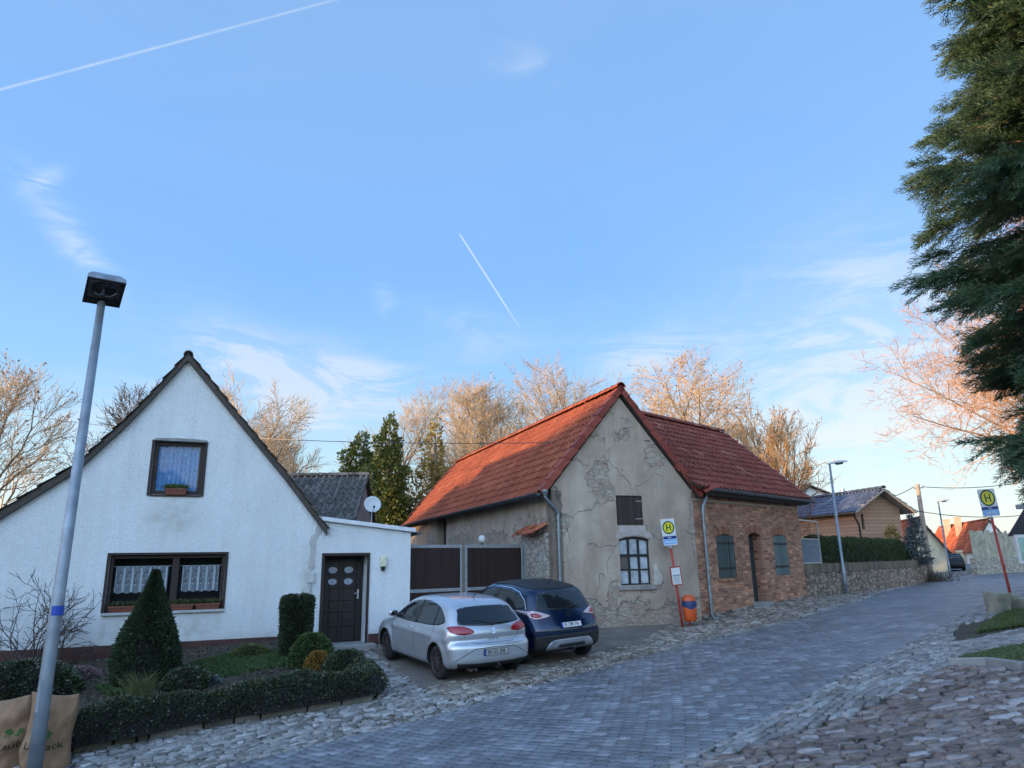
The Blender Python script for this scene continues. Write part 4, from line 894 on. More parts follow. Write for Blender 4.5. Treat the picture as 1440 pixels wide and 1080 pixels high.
# yard lamp over the gate
# ------------------------------------------------------------ gate
GF=Fr(.42,20.3,37)
gate=thing('driveway_gate','dark brown two leaf driveway gate in a galvanised frame behind the cars','gate',tuple(GF(-2,-.3)))
gz=-.3; m=MB()
M_gatep=m_wood('gate_boards',(.030,.013,.011),.1,uv=True,rough=.5,gap=.08)
for u0_,u1_ in ((-4.3,-2.25),(-2.15,-.24)):
    m=MB()
    for a in ((u0_,u0_+.06,gz+.1,2.14),(u1_-.06,u1_,gz+.1,2.14),(u0_+.06,u1_-.06,2.06,2.14),(u0_+.06,u1_-.06,.98,1.06),(u0_+.06,u1_-.06,gz+.1,gz+.18)): GF.bx(m,*a,-.05,.0)
    leaf=m.build('gate_leaf',M_galv,gate); bevel(leaf,.006)
    for z0_,z1_ in ((1.06,2.06),(gz+.18,.98)):
        m=MB(); m.prism(rect(u0_+.06,u1_-.06,z0_,z1_),GF,-.04,-.012); m.build('panel',M_gatep,leaf)
for q in ((-.20,-.10),(-4.4,-4.32)): m=MB(); GF.bx(m,q[0],q[1],gz,2.2,-.08,.04); m.build('gate_post',M_galv,gate)
m=MB(); 
for k in range(11):
    a=-1.02+k*.075; m.add([GF(a,2.14,-.02),GF(a+.05,2.14,-.02),GF(a+.025,2.20,-.02)],[(0,1,2)])
m.build('spikes',M_galv,gate)
gl=thing('globe_lamp','small pale globe lamp fixed above the middle of the gate','lamp',tuple(GF(-1.42,2.2,-.3)))
m=MB(); m.lathe((0,0,0),[(0,-.11),(.05,-.1),(.09,-.06),(.105,0),(.09,.06),(.05,.1),(0,.11)],16,fr=lambda x,y,z: GF(-1.42+x,2.30+z,-.3+y)); m.build('globe',simple('opal_globe',(.6,.6,.58),.3),gl,smooth=True)
m=MB(); m.tube([GF(-1.42,2.14,-.3),GF(-1.42,2.2,-.3),GF(-1.3,2.3,-.35)],.02,8); m.build('bracket',M_iron,gl)

# ------------------------------------------------------------ brick cottage
KF=Fr(5.09,20.3,44.4); Kc=(5.44-5.09)*.714
K0,K1=.0,6.77
cot=thing('brick_cottage','red brick cottage with green shutters, narrow dark door and red tiled roof','cottage',tuple(KF(3.4,.2)))
M_brick=m_brick('red_brick',(.33,.13,.078),(.47,.24,.15),(.38,.31,.25),bw=.24,bh=.073,dirt=.45)
def arch(u0_,u1_,z0_,z1_,r=.09,n=7): return [(u0_,z0_),(u1_,z0_)]+[(u1_+(u0_-u1_)*k/n,z1_-r+r*math.sin(math.pi*k/n)) for k in range(n+1)]
wA=arch(1.10,2.14,1.12,2.38); dA=arch(3.04,3.84,.30,2.46); wB=arch(4.68,5.66,1.12,2.42)
m=MB(); m.prism([(K0,-.3),(K1,-.3),(K1,3.62),(K0,3.62)],KF,-.36,0,holes=[wA,dA,wB])
D2=5.4
m.add([KF(K1,-.3,0),KF(K1,-.3,-D2),KF(K1,3.62,-D2),KF(K1,6.2,-D2/2),KF(K1,3.62,0)],[(0,1,2,3,4)],0,[[(0,-.3),(D2,-.3),(D2,3.6),(D2/2,6.2),(0,3.6)]])
m.build('wall',M_brick,cot)
m=MB(); KF.bx(m,K0+.02,K1+.03,3.30,3.36,0,.03); m.build('brick_course',M_brick,cot)
# soldier arches over the openings and the sloping plinth
M_arch=m_tile('arch_brick',[(0,(.22,.08,.05)),(.6,(.36,.17,.10)),(1,(.45,.25,.16))],0,.9)
def soldier(mb,u0_,u1_,zt,r=.09):
    n=int((u1_-u0_+.2)/.078)
    for k in range(n):
        t=(k+.5)/n; u=u0_-.1+(u1_-u0_+.2)*t; lift=r*math.sin(math.pi*min(max((u-u0_)/(u1_-u0_),0),1)); an=(t-.5)*-.5
        z=zt-r+lift; c_,s_=math.cos(an),math.sin(an)
        q=[(-.034,.005),(.034,.005),(.034,.235),(-.034,.235)]
        pts=[(u+x*c_-y*-math.sin(-an)*-1*0+y*math.sin(-an)*1.,z+y*c_) for x,y in q]
        mb.prism(pts,KF,-.02,.008,uv=False)
for q in ((1.10,2.14,2.38),(3.04,3.84,2.46),(4.68,5.66,2.42)): m=MB(); soldier(m,*q); m.build('arch_bricks',M_arch,cot)
m=MB(); 
rg=np.random.default_rng(4); u=K0; M_pl=m_rubble('plinth_stone',[(.22,.2,.18),(.34,.31,.27),(.28,.26,.23)],2.2)
while u<K1:
    l=rg.uniform(.25,.6); u2=min(u+l,K1+.05); zt=.16+.036*u+rg.uniform(-.02,.04)
    if 2.8<u<3.9 and m.n: o=m.build('plinth',M_pl,cot); bevel(o,.02); m=MB()
    if not (2.8<u<3.9): KF.bx(m,u,u2-.004,-.2,zt,0,.07+rg.uniform(0,.03))
    u=u2
o=m.build('plinth',M_pl,cot); bevel(o,.02)
m=MB(); KF.bx(m,2.95,3.9,-.1,.36,-.3,.22); o=m.build('doorstep',M_conc,cot); bevel(o,.03)
# door recessed
m=MB(); m.prism([(p[0],p[1]) for p in dA],KF,-.34,-.28); dr_=m.build('door',simple('dark_green_door',(.030,.042,.045),.5,var=.3),cot)
m=MB(); KF.bx(m,3.10,3.78,1.95,2.00,-.28,-.25); KF.bx(m,3.42,3.46,.36,1.95,-.28,-.25); m.build('door_rail',M_iron,dr_)
m=MB(); KF.bx(m,3.12,3.40,2.02,2.36,-.28,-.262); m.build('fanlight',simple('dusty_fanlight',(.25,.26,.24),.3),dr_)
# shutters
M_sh=m_wood('green_shutter',(.060,.085,.082),.13,var=.3); M_sh2=m_wood('pale_green_shutter',(.115,.16,.16),.13,var=.3)
for (u0_,u1_,A_,M_,lb,sp_) in ((1.10,2.14,wA,M_sh,'dark green shutter left slightly open',.68),(4.68,5.66,wB,M_sh2,'pale green shutter, closed',.5)):
    mid=u0_+(u1_-u0_)*sp_
    for k,(a,b) in enumerate(((u0_+.02,mid-.008),(mid+.008,u1_-.02))):
        zt=lambda u:(A_[2][1])+.09*math.sin(math.pi*(u-u0_)/(u1_-u0_))-.02
        pl=[(a,1.13),(b,1.13),(b,zt(b)),((a+b)/2,zt((a+b)/2)+.005),(a,zt(a))]
        m=MB(); m.prism(pl,KF,-.06+.012*k,-.015+.012*k); s_o=m.build('shutter',M_,cot); s_o['label']=lb
        for z_ in (1.38,2.10): m=MB(); KF.bx(m,a+.02,b-.02,z_,z_+.05,-.015+.012*k,.008+.012*k); m.build('hinge_bar',M_iron,s_o)
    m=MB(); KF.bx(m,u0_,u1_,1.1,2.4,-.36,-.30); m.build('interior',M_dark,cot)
m=MB(); 
for k in range(10): KF.bx(m,1.0+k*.125,1.115+k*.125,1.03,1.11,-.02,.03)
m.build('sill',M_arch,cot)
# roof
rm=MB(); tm=MB(); vm=MB()
RK=Fr(*(KF(K1+.12,0)[:2]),44.4+90)   # s runs back from the street
dd=RK.nn; 
def RKp(s,z,d=0.): return KF(K1+.22-d,z,-s)
class _RF:
    t=-KF.nn; nn=KF.t*1.0; o=None
    def __call__(s,u,z,d=0.): return KF(K1+.2,z,-u)+KF.t*d
rf_=_RF()
LR=K1+.2+.1
slope(rf_,(-.38,3.66),(2.70,6.42),0.,-LR-2.4,rm,tm,clip=lambda cu,cv: cu<LR+.1+cv*.30,rgs=7)
slope(rf_,(5.7,3.66),(2.70,6.42),0.,-LR,rm,tm,rgs=8)
# trim the slab where the barn stands: keep only the part right of the barn
rm=MB(); 
Q=lambda u,z,dd_: rf_(u,z,dd_)
roofslab(rm,[Q(-.38,3.66,0),Q(2.70,6.42,0),Q(2.70,6.42,-LR-1.2),Q(-.38,3.66,-LR)],.09); roofslab(rm,[Q(5.7,3.66,0),Q(2.70,6.42,0),Q(2.70,6.42,-LR),Q(5.7,3.66,-LR)],.09)
ridge(tm,Q(2.70,6.47,0),Q(2.70,6.47,-LR-1.1),.13)
class _VF:
    def __call__(s,u,z,d=0.): return KF(K1+.2+d,z,-u)
verge_tiles(vm,_VF(),(-.38,3.69),(2.70,6.47),.02,1)
rf2=rm.build('roof',M_barge,cot); tm.build('roof_tiles',m_tile('dark_red_tile',[(0,(.16,.035,.024)),(.4,(.19,.042,.028)),(.95,(.22,.052,.034)),(1,(.34,.14,.10))],.25,.65,.3),rf2,fixn=False); vm.build('verge_tiles',M_redv,rf2,fixn=False)
m=MB(); gutter(m,KF(.35,3.62,.46),KF(K1+.3,3.58,.46),.075); m.build('gutter',simple('grey_gutter',(.15,.16,.18),.5,.5),cot)
m=MB(); m.add([KF(.2,3.58,.42),KF(K1+.2,3.58,.42),KF(K1+.2,3.45,.30),KF(.2,3.45,.30),KF(K1+.2,3.45,0),KF(.2,3.45,0)],[(0,1,2,3),(3,2,4,5)]); m.build('soffit',simple('weathered_eaves',(.06,.05,.045),.9,var=.5,scale=12),cot,fixn=False)
downpipe(KF,.30,3.55,.02,.46,cot,.05,d=.12,uend=.34)
m=MB(); ridge(m,BF(.22,3.52,.22),KF(.55,3.70,.50),.10,up=.0); m.build('corner_tile',M_redv,cot,fixn=False)
# ------------------------------------------------------------ vegetation
def leafmat(name,stops,rough=.6,trans=.25):
    n=N(name); i=n.island(); col=n.ramp(i,stops); n.fin(col,rough,0)
    tl=n.nd('BsdfTranslucent'); n.set(tl.inputs['Color'],col); ms=n.nd('MixShader'); ms.inputs[0].default_value=trans; n.t.links.new(n.b.outputs[0],ms.inputs[1]); n.t.links.new(tl.outputs[0],ms.inputs[2]); n.t.links.new(ms.outputs[0],n.out.inputs[0]); return n.m
M_bark=simple('grey_bark',(.20,.155,.11),.9,var=.35,scale=5,bs=.8,bsc=25)
M_twig=simple('pale_twigs',(.42,.32,.20),.85,var=.35,scale=1.2)
M_twigr=simple('ruddy_twigs',(.46,.31,.16),.85,var=.35,scale=1.2)
M_twigd=simple('dark_twigs',(.07,.055,.05),.9,var=.3)
M_leafrem=leafmat('dry_leaves',[(0,(.20,.12,.07)),(.5,(.36,.22,.13)),(1,(.50,.34,.22))])
M_yew=leafmat('yew_leaves',[(0,(.016,.030,.014)),(.6,(.028,.05,.02)),(1,(.05,.08,.03))],.7,.1)
M_box=leafmat('cotoneaster_leaves',[(0,(.018,.03,.012)),(.6,(.04,.058,.026)),(.9,(.075,.09,.045)),(1,(.15,.15,.11))],.45,.1)
M_thuja=leafmat('thuja_leaves',[(0,(.02,.04,.012)),(.6,(.04,.065,.018)),(1,(.07,.09,.03))],.7,.15)
M_ivy=leafmat('ivy_leaves',[(0,(.035,.065,.018)),(.5,(.085,.12,.028)),(1,(.20,.19,.04))],.5,.2)
M_gold=leafmat('golden_leaves',[(0,(.14,.11,.03)),(.5,(.30,.22,.06)),(1,(.42,.32,.10))],.6,.3)
M_broom=leafmat('green_broom',[(0,(.03,.06,.015)),(.6,(.06,.11,.025)),(1,(.11,.15,.04))],.6,.2)
M_amber=leafmat('amber_leaves',[(0,(.16,.09,.015)),(1,(.32,.19,.03))],.6,.25)
M_seq=leafmat('sequoia_sprays',[(0,(.04,.085,.045)),(.5,(.065,.135,.075)),(.9,(.10,.185,.10)),(1,(.20,.21,.08))],.6,.12)
M_bluesp=leafmat('spruce_needles',[(0,(.05,.07,.075)),(1,(.12,.16,.17))],.7,.1)
def segs_mesh(name,S,mat,parent,n=3):
    """S: array (m,8): a(3) b(3) ra rb -> open tapered prisms"""
    S=np.array(S); a=S[:,:3];b=S[:,3:6]; d=b-a; L=np.linalg.norm(d,axis=1,keepdims=True)+1e-9; d=d/L
    up=np.where(np.abs(d[:,2:3])<.9,np.array([[0,0,1.]]),np.array([[1.,0,0]])); u=np.cross(d,up); u/=np.linalg.norm(u,axis=1,keepdims=True); v=np.cross(d,u)
    R1=[];R2=[]
    for k in range(n):
        an=2*math.pi*k/n; q=u*math.cos(an)+v*math.sin(an); R1.append(a-d*S[:,6:7]*.3+q*S[:,6:7]); R2.append(b+q*S[:,7:8])
    V=np.stack(R1+R2,1); F=[(k,(k+1)%n,n+(k+1)%n,n+k) for k in range(n)]
    return np_mesh(name,V,F,mat,None,parent,smooth=n>3)
def grow(rg,p,d,L,r,lv,maxlv,big,small,nch,spread,trop,wig,tips,shrink=.62,rmin=.012):
    k=5 if lv==0 else (4 if lv<maxlv else 3); pts=[p]; cur=d.copy()
    for i in range(k):
        cur=cur+rg.normal(0,wig,3)+np.array([0,0,trop]); cur/=np.linalg.norm(cur); pts.append(pts[-1]+cur*L/k)
    rs=[max(r*(1-.72*i/k),rmin*.8) for i in range(k+1)]
    for i in range(k):
        (big if lv<=1 else small).append([*pts[i],*pts[i+1],rs[i],rs[i+1]])
    if lv==maxlv: tips.append((pts[-1],cur)); return
    m=nch[lv]
    for j in range(m):
        t=(.28 if lv==0 else .18)+(.72 if lv==0 else .8)*(j+rg.uniform(0,.9))/m; t=min(t,.999); i=int(t*k); f=t*k-i
        q=pts[i]*(1-f)+pts[i+1]*f; dd=pts[i+1]-pts[i]; dd/=np.linalg.norm(dd)
        ax=rg.normal(0,1,3); ax-=ax@dd*dd; ax/=np.linalg.norm(ax); an=spread*(1-.35*t)+rg.normal(0,.12)
        nd_=dd*math.cos(an)+ax*math.sin(an)
        grow(rg,q,nd_,L*shrink*(1.15-.45*t)*rg.uniform(.8,1.15),max(rs[i]*.6,rmin),lv+1,maxlv,big,small,nch,spread,trop,wig,tips,shrink,rmin)
def bare_tree(label,x,y,h,seed,trunks=1,spread=.75,nch=(9,6,6,5),rmin=.016,leaf=0,z=None,mat=None,r=None,lean=(0,0),group='bare trees behind the houses',name='bare_tree',shrink=.60,wig=.14,trunkmat=None,trop=.05,leafsz=.09,leafm=None):
    rg=np.random.default_rng(seed); z0=H(x,y) if z is None else z; T=thing(name,label,'tree',(x,y,z0-.1),group)
    big=[];small=[];tips=[]
    for k in range(trunks):
        d=np.array([lean[0]+(rg.normal(0,.16) if trunks>1 else 0),lean[1]+(rg.normal(0,.16) if trunks>1 else 0),1.]); d/=np.linalg.norm(d)
        grow(rg,np.array([x+.25*k*math.cos(k*2.4),y+.25*k*math.sin(k*2.4),z0-.1]),d,h*.72*rg.uniform(.9,1.05),(r or h*.018),0,len(nch),big,small,nch,spread,trop,wig,tips,shrink,rmin)
    segs_mesh('trunk',big,trunkmat or M_bark,T,6); segs_mesh('crown',small,mat or M_twig,T,3)
    if leaf:
        P=np.array([t[0] for t in tips]); P=P[rg.integers(0,len(P),leaf)]+rg.normal(0,.12,(leaf,3))
        o=leafcloud('dry_leaves',P,leafsz,leafm or M_leafrem,T,rg)
    return T
def leafcloud(name,P,size,mat,parent,rg,aspect=.6,dirs=None,kind=None,flat=0.):
    n=len(P); 
    d=rg.normal(0,1,(n,3)) if dirs is None else dirs+rg.normal(0,.45,(n,3)); d/=np.linalg.norm(d,axis=1,keepdims=True)
    w=rg.normal(0,1,(n,3)); w-=(w*d).sum(1,keepdims=True)*d; w/=np.linalg.norm(w,axis=1,keepdims=True)
    s=size*rg.uniform(.6,1.35,(n,1)); V=np.stack([P,P+d*s*.45+w*s*aspect*.5,P+d*s,P+d*s*.45-w*s*aspect*.5],1)
    return np_mesh(name,V,[(0,1,2,3)],mat,kind,parent)
def shell_pts(rg,n,fn,thick=.12):
    """fn(u in 0..1, ang)->radius,z ; points spread through the outer part of a body of revolution"""
    u=rg.uniform(0,1,n); a=rg.uniform(0,2*math.pi,n); r,z=fn(u,a); k=1-np.abs(rg.normal(0,thick,n))+(rg.uniform(0,1,n)<.04)*rg.uniform(.03,.12,n); return np.stack([r*k*np.cos(a),r*k*np.sin(a),z],1),np.stack([np.cos(a),np.sin(a),np.full(n,.35)],1)
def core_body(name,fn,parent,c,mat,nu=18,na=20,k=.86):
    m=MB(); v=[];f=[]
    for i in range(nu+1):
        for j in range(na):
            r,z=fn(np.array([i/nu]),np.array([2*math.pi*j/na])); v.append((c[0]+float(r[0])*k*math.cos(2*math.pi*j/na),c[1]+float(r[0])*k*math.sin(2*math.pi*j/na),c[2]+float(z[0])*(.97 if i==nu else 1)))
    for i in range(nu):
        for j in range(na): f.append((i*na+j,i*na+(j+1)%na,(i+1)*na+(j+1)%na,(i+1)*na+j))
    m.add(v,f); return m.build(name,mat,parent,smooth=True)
# --- garden in front of the white house
def gardenz(x,y): return H(x,y)+.20
garden=[tuple(q) for q in gw]+[tuple(HF(-2.3,0,.6)[:2]),tuple(HF(-2.3,0,.02)[:2]),tuple(HF(-9.7,0,.02)[:2]),(-11.5,11.2),(-10,8.9)]
sheet('garden_bed',garden,.19,M_soil,.4)
M_kerbst=m_cob('kerb_rock',[(0,(.06,.055,.04)),(.5,(.11,.095,.07)),(1,(.19,.17,.14))],.4,dirt=(.035,.045,.02),dm=.7)
wallm=MB(); kw=thing('garden_edging_wall','low mossy natural stone edging under the clipped ground cover beside the pale cobbles','wall',(gw[1][0],gw[1][1],-.3))
rg=np.random.default_rng(3); pl=[np.array(p) for p in gw]+[np.array(HF(-2.25,0,.75)[:2])]
for a,b in zip(pl[:-1],pl[1:]):
    L=np.linalg.norm(b-a); t=0; d=(b-a)/L; nn_=np.array([-d[1],d[0]])
    while t<L-.05:
        l=min(rg.uniform(.28,.8),L-t); p=a+d*t; q=a+d*(t+l-.02); z0=H(*p);hh=.21+rg.uniform(-.03,.07); j=rg.normal(0,.015,8)
        c4=[p-nn_*(.02+j[0]),q-nn_*(.02+j[1]),q+nn_*.22,p+nn_*.22]
        wallm.add([(c[0],c[1],z0-.12) for c in c4]+[(c[0]*(1)+(-nn_[0] if i<2 else nn_[0])*-.02,c[1]+(-nn_[1] if i<2 else nn_[1])*-.02,z0+hh+j[4+i]) for i,c in enumerate(c4)],[(4,5,6,7),(0,1,5,4),(1,2,6,5),(2,3,7,6),(3,0,4,7)]); t+=l
o=wallm.build('edging_stones',M_kerbst,kw); bevel(o,.025,2,25)
# clipped ground cover hedge along the edge
def strip_hedge(name,label,pts,w,h,mat,n,seed,leaf=.035,cat='hedge',lump=.25,base=.1,zf=gardenz):
    rg=np.random.default_rng(seed); pts=[np.array(p,float) for p in pts]; sg=[np.linalg.norm(b-a) for a,b in zip(pts[:-1],pts[1:])]; cum=np.concatenate([[0],np.cumsum(sg)]); P=[];Dn=[]
    T=thing(name,label,cat,(pts[0][0],pts[0][1],float(zf(*pts[0])))); A=np.array(pts)
    def at(t): return np.stack([np.interp(t,cum,A[:,0]),np.interp(t,cum,A[:,1])],-1)
    def surf(t,a):
        c=at(t); e=at(np.minimum(t+.05,cum[-1]))-at(np.maximum(t-.05,0)); e/=np.linalg.norm(e,axis=-1,keepdims=True)+1e-9; nn_=np.stack([-e[:,1],e[:,0]],-1)
        lm=1+lump*(np.sin(t*2.9+seed)+.6*np.sin(t*7.1+a*2)+.4*np.sin(t*15+a*5))*.4; endk=np.clip(np.minimum(t,cum[-1]-t)/.25,0.05,1)**.5
        ww=w*.5*lm*endk; hh=h*lm*endk
        return c+nn_*(np.cos(a)*ww)[:,None],zf(c[:,0],c[:,1])-base+np.sin(a)**.8*hh,nn_
    t=rg.uniform(0,cum[-1],n); a=rg.uniform(0.02,math.pi-.02,n); xy,z,nn_=surf(t,a); k=np.abs(rg.normal(0,.05,n))
    P=np.concatenate([xy,z[:,None]],1)-np.stack([nn_[:,0]*np.cos(a)*k,nn_[:,1]*np.cos(a)*k,np.sin(a)*k],1)
    D=np.stack([nn_[:,0]*np.cos(a),nn_[:,1]*np.cos(a),np.sin(a)+.2],1)
    leafcloud('foliage',P,leaf,mat,T,rg,.65,D)
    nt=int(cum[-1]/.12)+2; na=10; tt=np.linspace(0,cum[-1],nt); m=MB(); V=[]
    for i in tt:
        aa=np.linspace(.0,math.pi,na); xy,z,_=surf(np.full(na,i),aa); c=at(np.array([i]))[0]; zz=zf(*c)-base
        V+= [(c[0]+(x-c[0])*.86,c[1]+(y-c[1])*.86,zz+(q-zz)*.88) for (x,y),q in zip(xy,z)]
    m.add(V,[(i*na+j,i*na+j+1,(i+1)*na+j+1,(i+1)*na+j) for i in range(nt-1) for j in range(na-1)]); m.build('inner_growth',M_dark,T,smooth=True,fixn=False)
    return T
gA=[np.array(p) for p in gw]; inn_=np.array([-.45,.9])*.17
hp_=[gA[0]+inn_*.9,gA[1]+inn_,gA[2]+inn_,gA[3]+inn_*1.0,gA[3]+np.array([-.35,.55]),gA[3]+np.array([-.55,1.1])]
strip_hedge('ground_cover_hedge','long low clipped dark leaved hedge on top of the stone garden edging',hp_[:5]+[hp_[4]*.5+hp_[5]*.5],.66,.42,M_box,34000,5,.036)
# conical yew, columnar yew
def body_plant(name,label,cat,c,fn,n,leaf,mat,seed,parts='foliage',asp=.45,thick=.05,corek=.88,group=None,stem=None):
    rg=np.random.default_rng(seed); T=thing(name,label,cat,tuple(c),group)
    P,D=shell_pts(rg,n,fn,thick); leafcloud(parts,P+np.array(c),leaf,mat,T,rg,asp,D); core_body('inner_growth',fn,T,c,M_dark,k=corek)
    if stem: 
        m=MB(); m.tube([(c[0],c[1],c[2]-.1),(c[0],c[1],c[2]+stem[1])],[stem[0],stem[0]*.6],8); m.build('trunk',M_bark,T)
    return T
def gpt(px,py,dz=.2):
    p=G(px,py,dz); return p
cb=gpt(196,968); yc=(cb[0],cb[1]+.35,gardenz(cb[0],cb[1])-.05)
ht=atY(213,803,yc[1])[2]-yc[2]; wd_=abs(atY(242,940,yc[1])[0]-atY(143,940,yc[1])[0])/2*.86; yc=(yc[0]-.10,yc[1],yc[2])
def f_cone(u,a):
    z=u**.85*ht; k=u**.85; prof=np.interp(k,[0,.1,.25,.45,.7,.9,1],[.72,.97,1.,.80,.42,.15,.03]); r=wd_*prof*(1+.05*np.sin(a*5+z*3)+.04*np.sin(a*9+z*8)); return r,z
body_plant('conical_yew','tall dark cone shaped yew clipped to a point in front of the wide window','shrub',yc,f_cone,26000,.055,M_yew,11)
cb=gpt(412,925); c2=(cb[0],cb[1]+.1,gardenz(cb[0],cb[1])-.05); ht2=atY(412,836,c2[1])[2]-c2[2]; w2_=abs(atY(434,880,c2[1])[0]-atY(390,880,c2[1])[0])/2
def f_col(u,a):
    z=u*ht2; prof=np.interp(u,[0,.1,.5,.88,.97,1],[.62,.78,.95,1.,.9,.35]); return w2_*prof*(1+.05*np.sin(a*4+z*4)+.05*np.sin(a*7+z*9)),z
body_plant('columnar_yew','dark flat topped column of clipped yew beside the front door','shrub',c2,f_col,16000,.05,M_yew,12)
def mound(label,px,py,r,h,mat,n,leaf,seed,name='shrub',asp=.5,dz=.2):
    p=gpt(px,py,dz); c=(p[0],p[1],gardenz(p[0],p[1])-.05)
    fn=lambda u,a:(r*np.sqrt(np.maximum(1-(u*.97)**2.2,.01))*(1+.10*np.sin(a*3+seed)+.08*np.sin(a*7)),u*h)
    return body_plant(name,label,'shrub',c,fn,n,leaf,mat,seed,asp=asp,thick=.10,corek=.8)
mound('loose bright green shrub between the columnar yew and the door',437,934,.40,.60,M_broom,7000,.05,21)
mound('small amber yellow shrub in front of the bright green one',447,945,.24,.40,M_amber,3500,.04,22)
mound('rounded dark leathery shrub at the corner of the garden nearest the door',487,945,.42,.42,M_box,8000,.04,23)
mound('low dark rose bush with dried heads right of the cone shaped yew',262,966,.42,.34,M_box,3500,.05,24)
mound('grey leaved tuft in the bed behind the lawn',297,962,.16,.18,M_bluesp,900,.04,25)
mound('pinkish heather cushion left of the cone shaped yew',103,952,.42,.20,leafmat('heather',[(0,(.10,.06,.06)),(.6,(.22,.14,.15)),(1,(.36,.28,.28))]),4500,.05,26)
mound('dark ivy clump by the house wall under the columnar yew',352,920,.35,.22,M_ivy,2500,.04,27)
mound('dense dark undergrowth behind the paper sacks',28,985,.9,.55,M_box,9000,.06,28,dz=.1)
# lawn and long grass tuft
lawn=GP([(110,1010),(140,985),(300,962),(400,945),(420,930),(330,930),(250,950),(270,972),(160,992)])
lawn=GP([(150,998),(300,972),(430,946),(425,930),(330,932),(270,948),(215,972),(130,985)])
grass('lawn_grass',lawn,6000,.06,M_lawn,hf=gardenz,seed=8,wd=.006)
tf=gpt(196,985); T=thing('grass_tuft','light green tuft of long grass at the foot of the cone shaped yew','grass tuft',(tf[0],tf[1],gardenz(tf[0],tf[1])))
rg=np.random.default_rng(9); n=260; a=rg.uniform(0,6.28,n); ln_=rg.uniform(.25,.62,n); base=np.array([tf[0],tf[1],gardenz(tf[0],tf[1])-.02])
S=[]
for i in range(n):
    p=base+np.array([rg.normal(0,.09),rg.normal(0,.06),0]); d=np.array([math.cos(a[i])*.4,math.sin(a[i])*.4,1]); 
    q=p+d*ln_[i]*.55; e=q+np.array([math.cos(a[i])*.6,math.sin(a[i])*.6,.55])*ln_[i]*.45; S+=[[*p,*q,.004,.003],[*q,*e,.003,.001]]
segs_mesh('blades',S,leafmat('tuft_blades',[(0,(.06,.09,.03)),(1,(.22,.24,.10))]),T,3)
rg=np.random.default_rng(14); gp=np.array(garden); q=rg.uniform(gp.min(0),gp.max(0),(16000,2)); q=q[inpoly(q[:,0],q[:,1],gp)]; n=len(q)
leafcloud('leaf_litter',np.concatenate([q,(gardenz(q[:,0],q[:,1])+rg.uniform(-.005,.03,n))[:,None]],1),.05,leafmat('bed_litter',[(0,(.03,.022,.015)),(.6,(.08,.055,.035)),(.85,(.05,.07,.025)),(1,(.16,.12,.08))]),None,rg,.6,np.stack([rg.normal(0,1,n),rg.normal(0,1,n),rg.normal(0,.2,n)],1),kind='stuff')
# bare garden shrub at the far left
sb=gpt(25,965,.1); T=thing('bare_shrub','large leafless thorny shrub at the left end of the garden','shrub',(sb[0]-.3,sb[1]+.6,gardenz(sb[0],sb[1])))
rg=np.random.default_rng(31); big=[];small=[];tips=[]
for k in range(17):
    a=rg.uniform(0,6.28); d=np.array([math.cos(a)*rg.uniform(.4,1.2),math.sin(a)*.6,1.]); d/=np.linalg.norm(d)
    grow(rg,np.array([sb[0]-.3+rg.normal(0,.35),sb[1]+.6+rg.normal(0,.2),gardenz(sb[0],sb[1])]),d,rg.uniform(1.1,1.75),.016,1,3,big,small,(0,4,4),.8,.0,.22,tips,.55,.006)
segs_mesh('stems',big,M_twigd,T,5); segs_mesh('twigs',small,M_twigd,T,3)
# --- trees far behind
def far(px,py_top,Y,pyb=None):
    t=atY(px,py_top,Y); x=float(t[0]); z=H(x,Y); return x,z,float(t[2]-z)
spec=[(25,530,31,'tall bare tree with russet seed clusters at the left edge',5,1,900,M_twig,.9),
      (158,552,44,'smaller leafless tree showing left of the white gable',6,1,0,M_twigd,.9),
      (350,560,52,'pale bare tree showing between the white gable and the outbuilding',7,1,0,M_twig,1.),
      (435,590,60,'low bare tree above the outbuilding roof',8,1,0,M_twig,1.),
      (560,575,62,'wide leafless tree behind the two ivy clad trunks',9,1,0,M_twig,1.2),
      (672,552,50,'many stemmed bare tree above the left end of the barn roof',10,3,500,M_twig,1.1),
      (795,505,52,'bare rounded tree directly behind the barn ridge',11,2,300,M_twig,1.),
      (965,492,46,'tall sunlit tree with pinkish seed bunches behind the brick cottage roof',12,2,1700,M_twigr,1.3),
      (1092,558,50,'twin stemmed sunlit tree right of the brick cottage roof',23,2,1300,M_twigr,.5)]
for (px,py,Y,lb,sd_,tk,lf,mt,wdk) in spec:
    x,z,h=far(px,py,Y)
    bare_tree(lb,x,Y,h*1.0,sd_,tk,spread=.72*wdk,leaf=lf,mat=mt,nch=(10,7,6,4) if tk>1 else (12,8,7,4),rmin=.014 if Y>40 else .011,leafsz=.15,trop=.045)
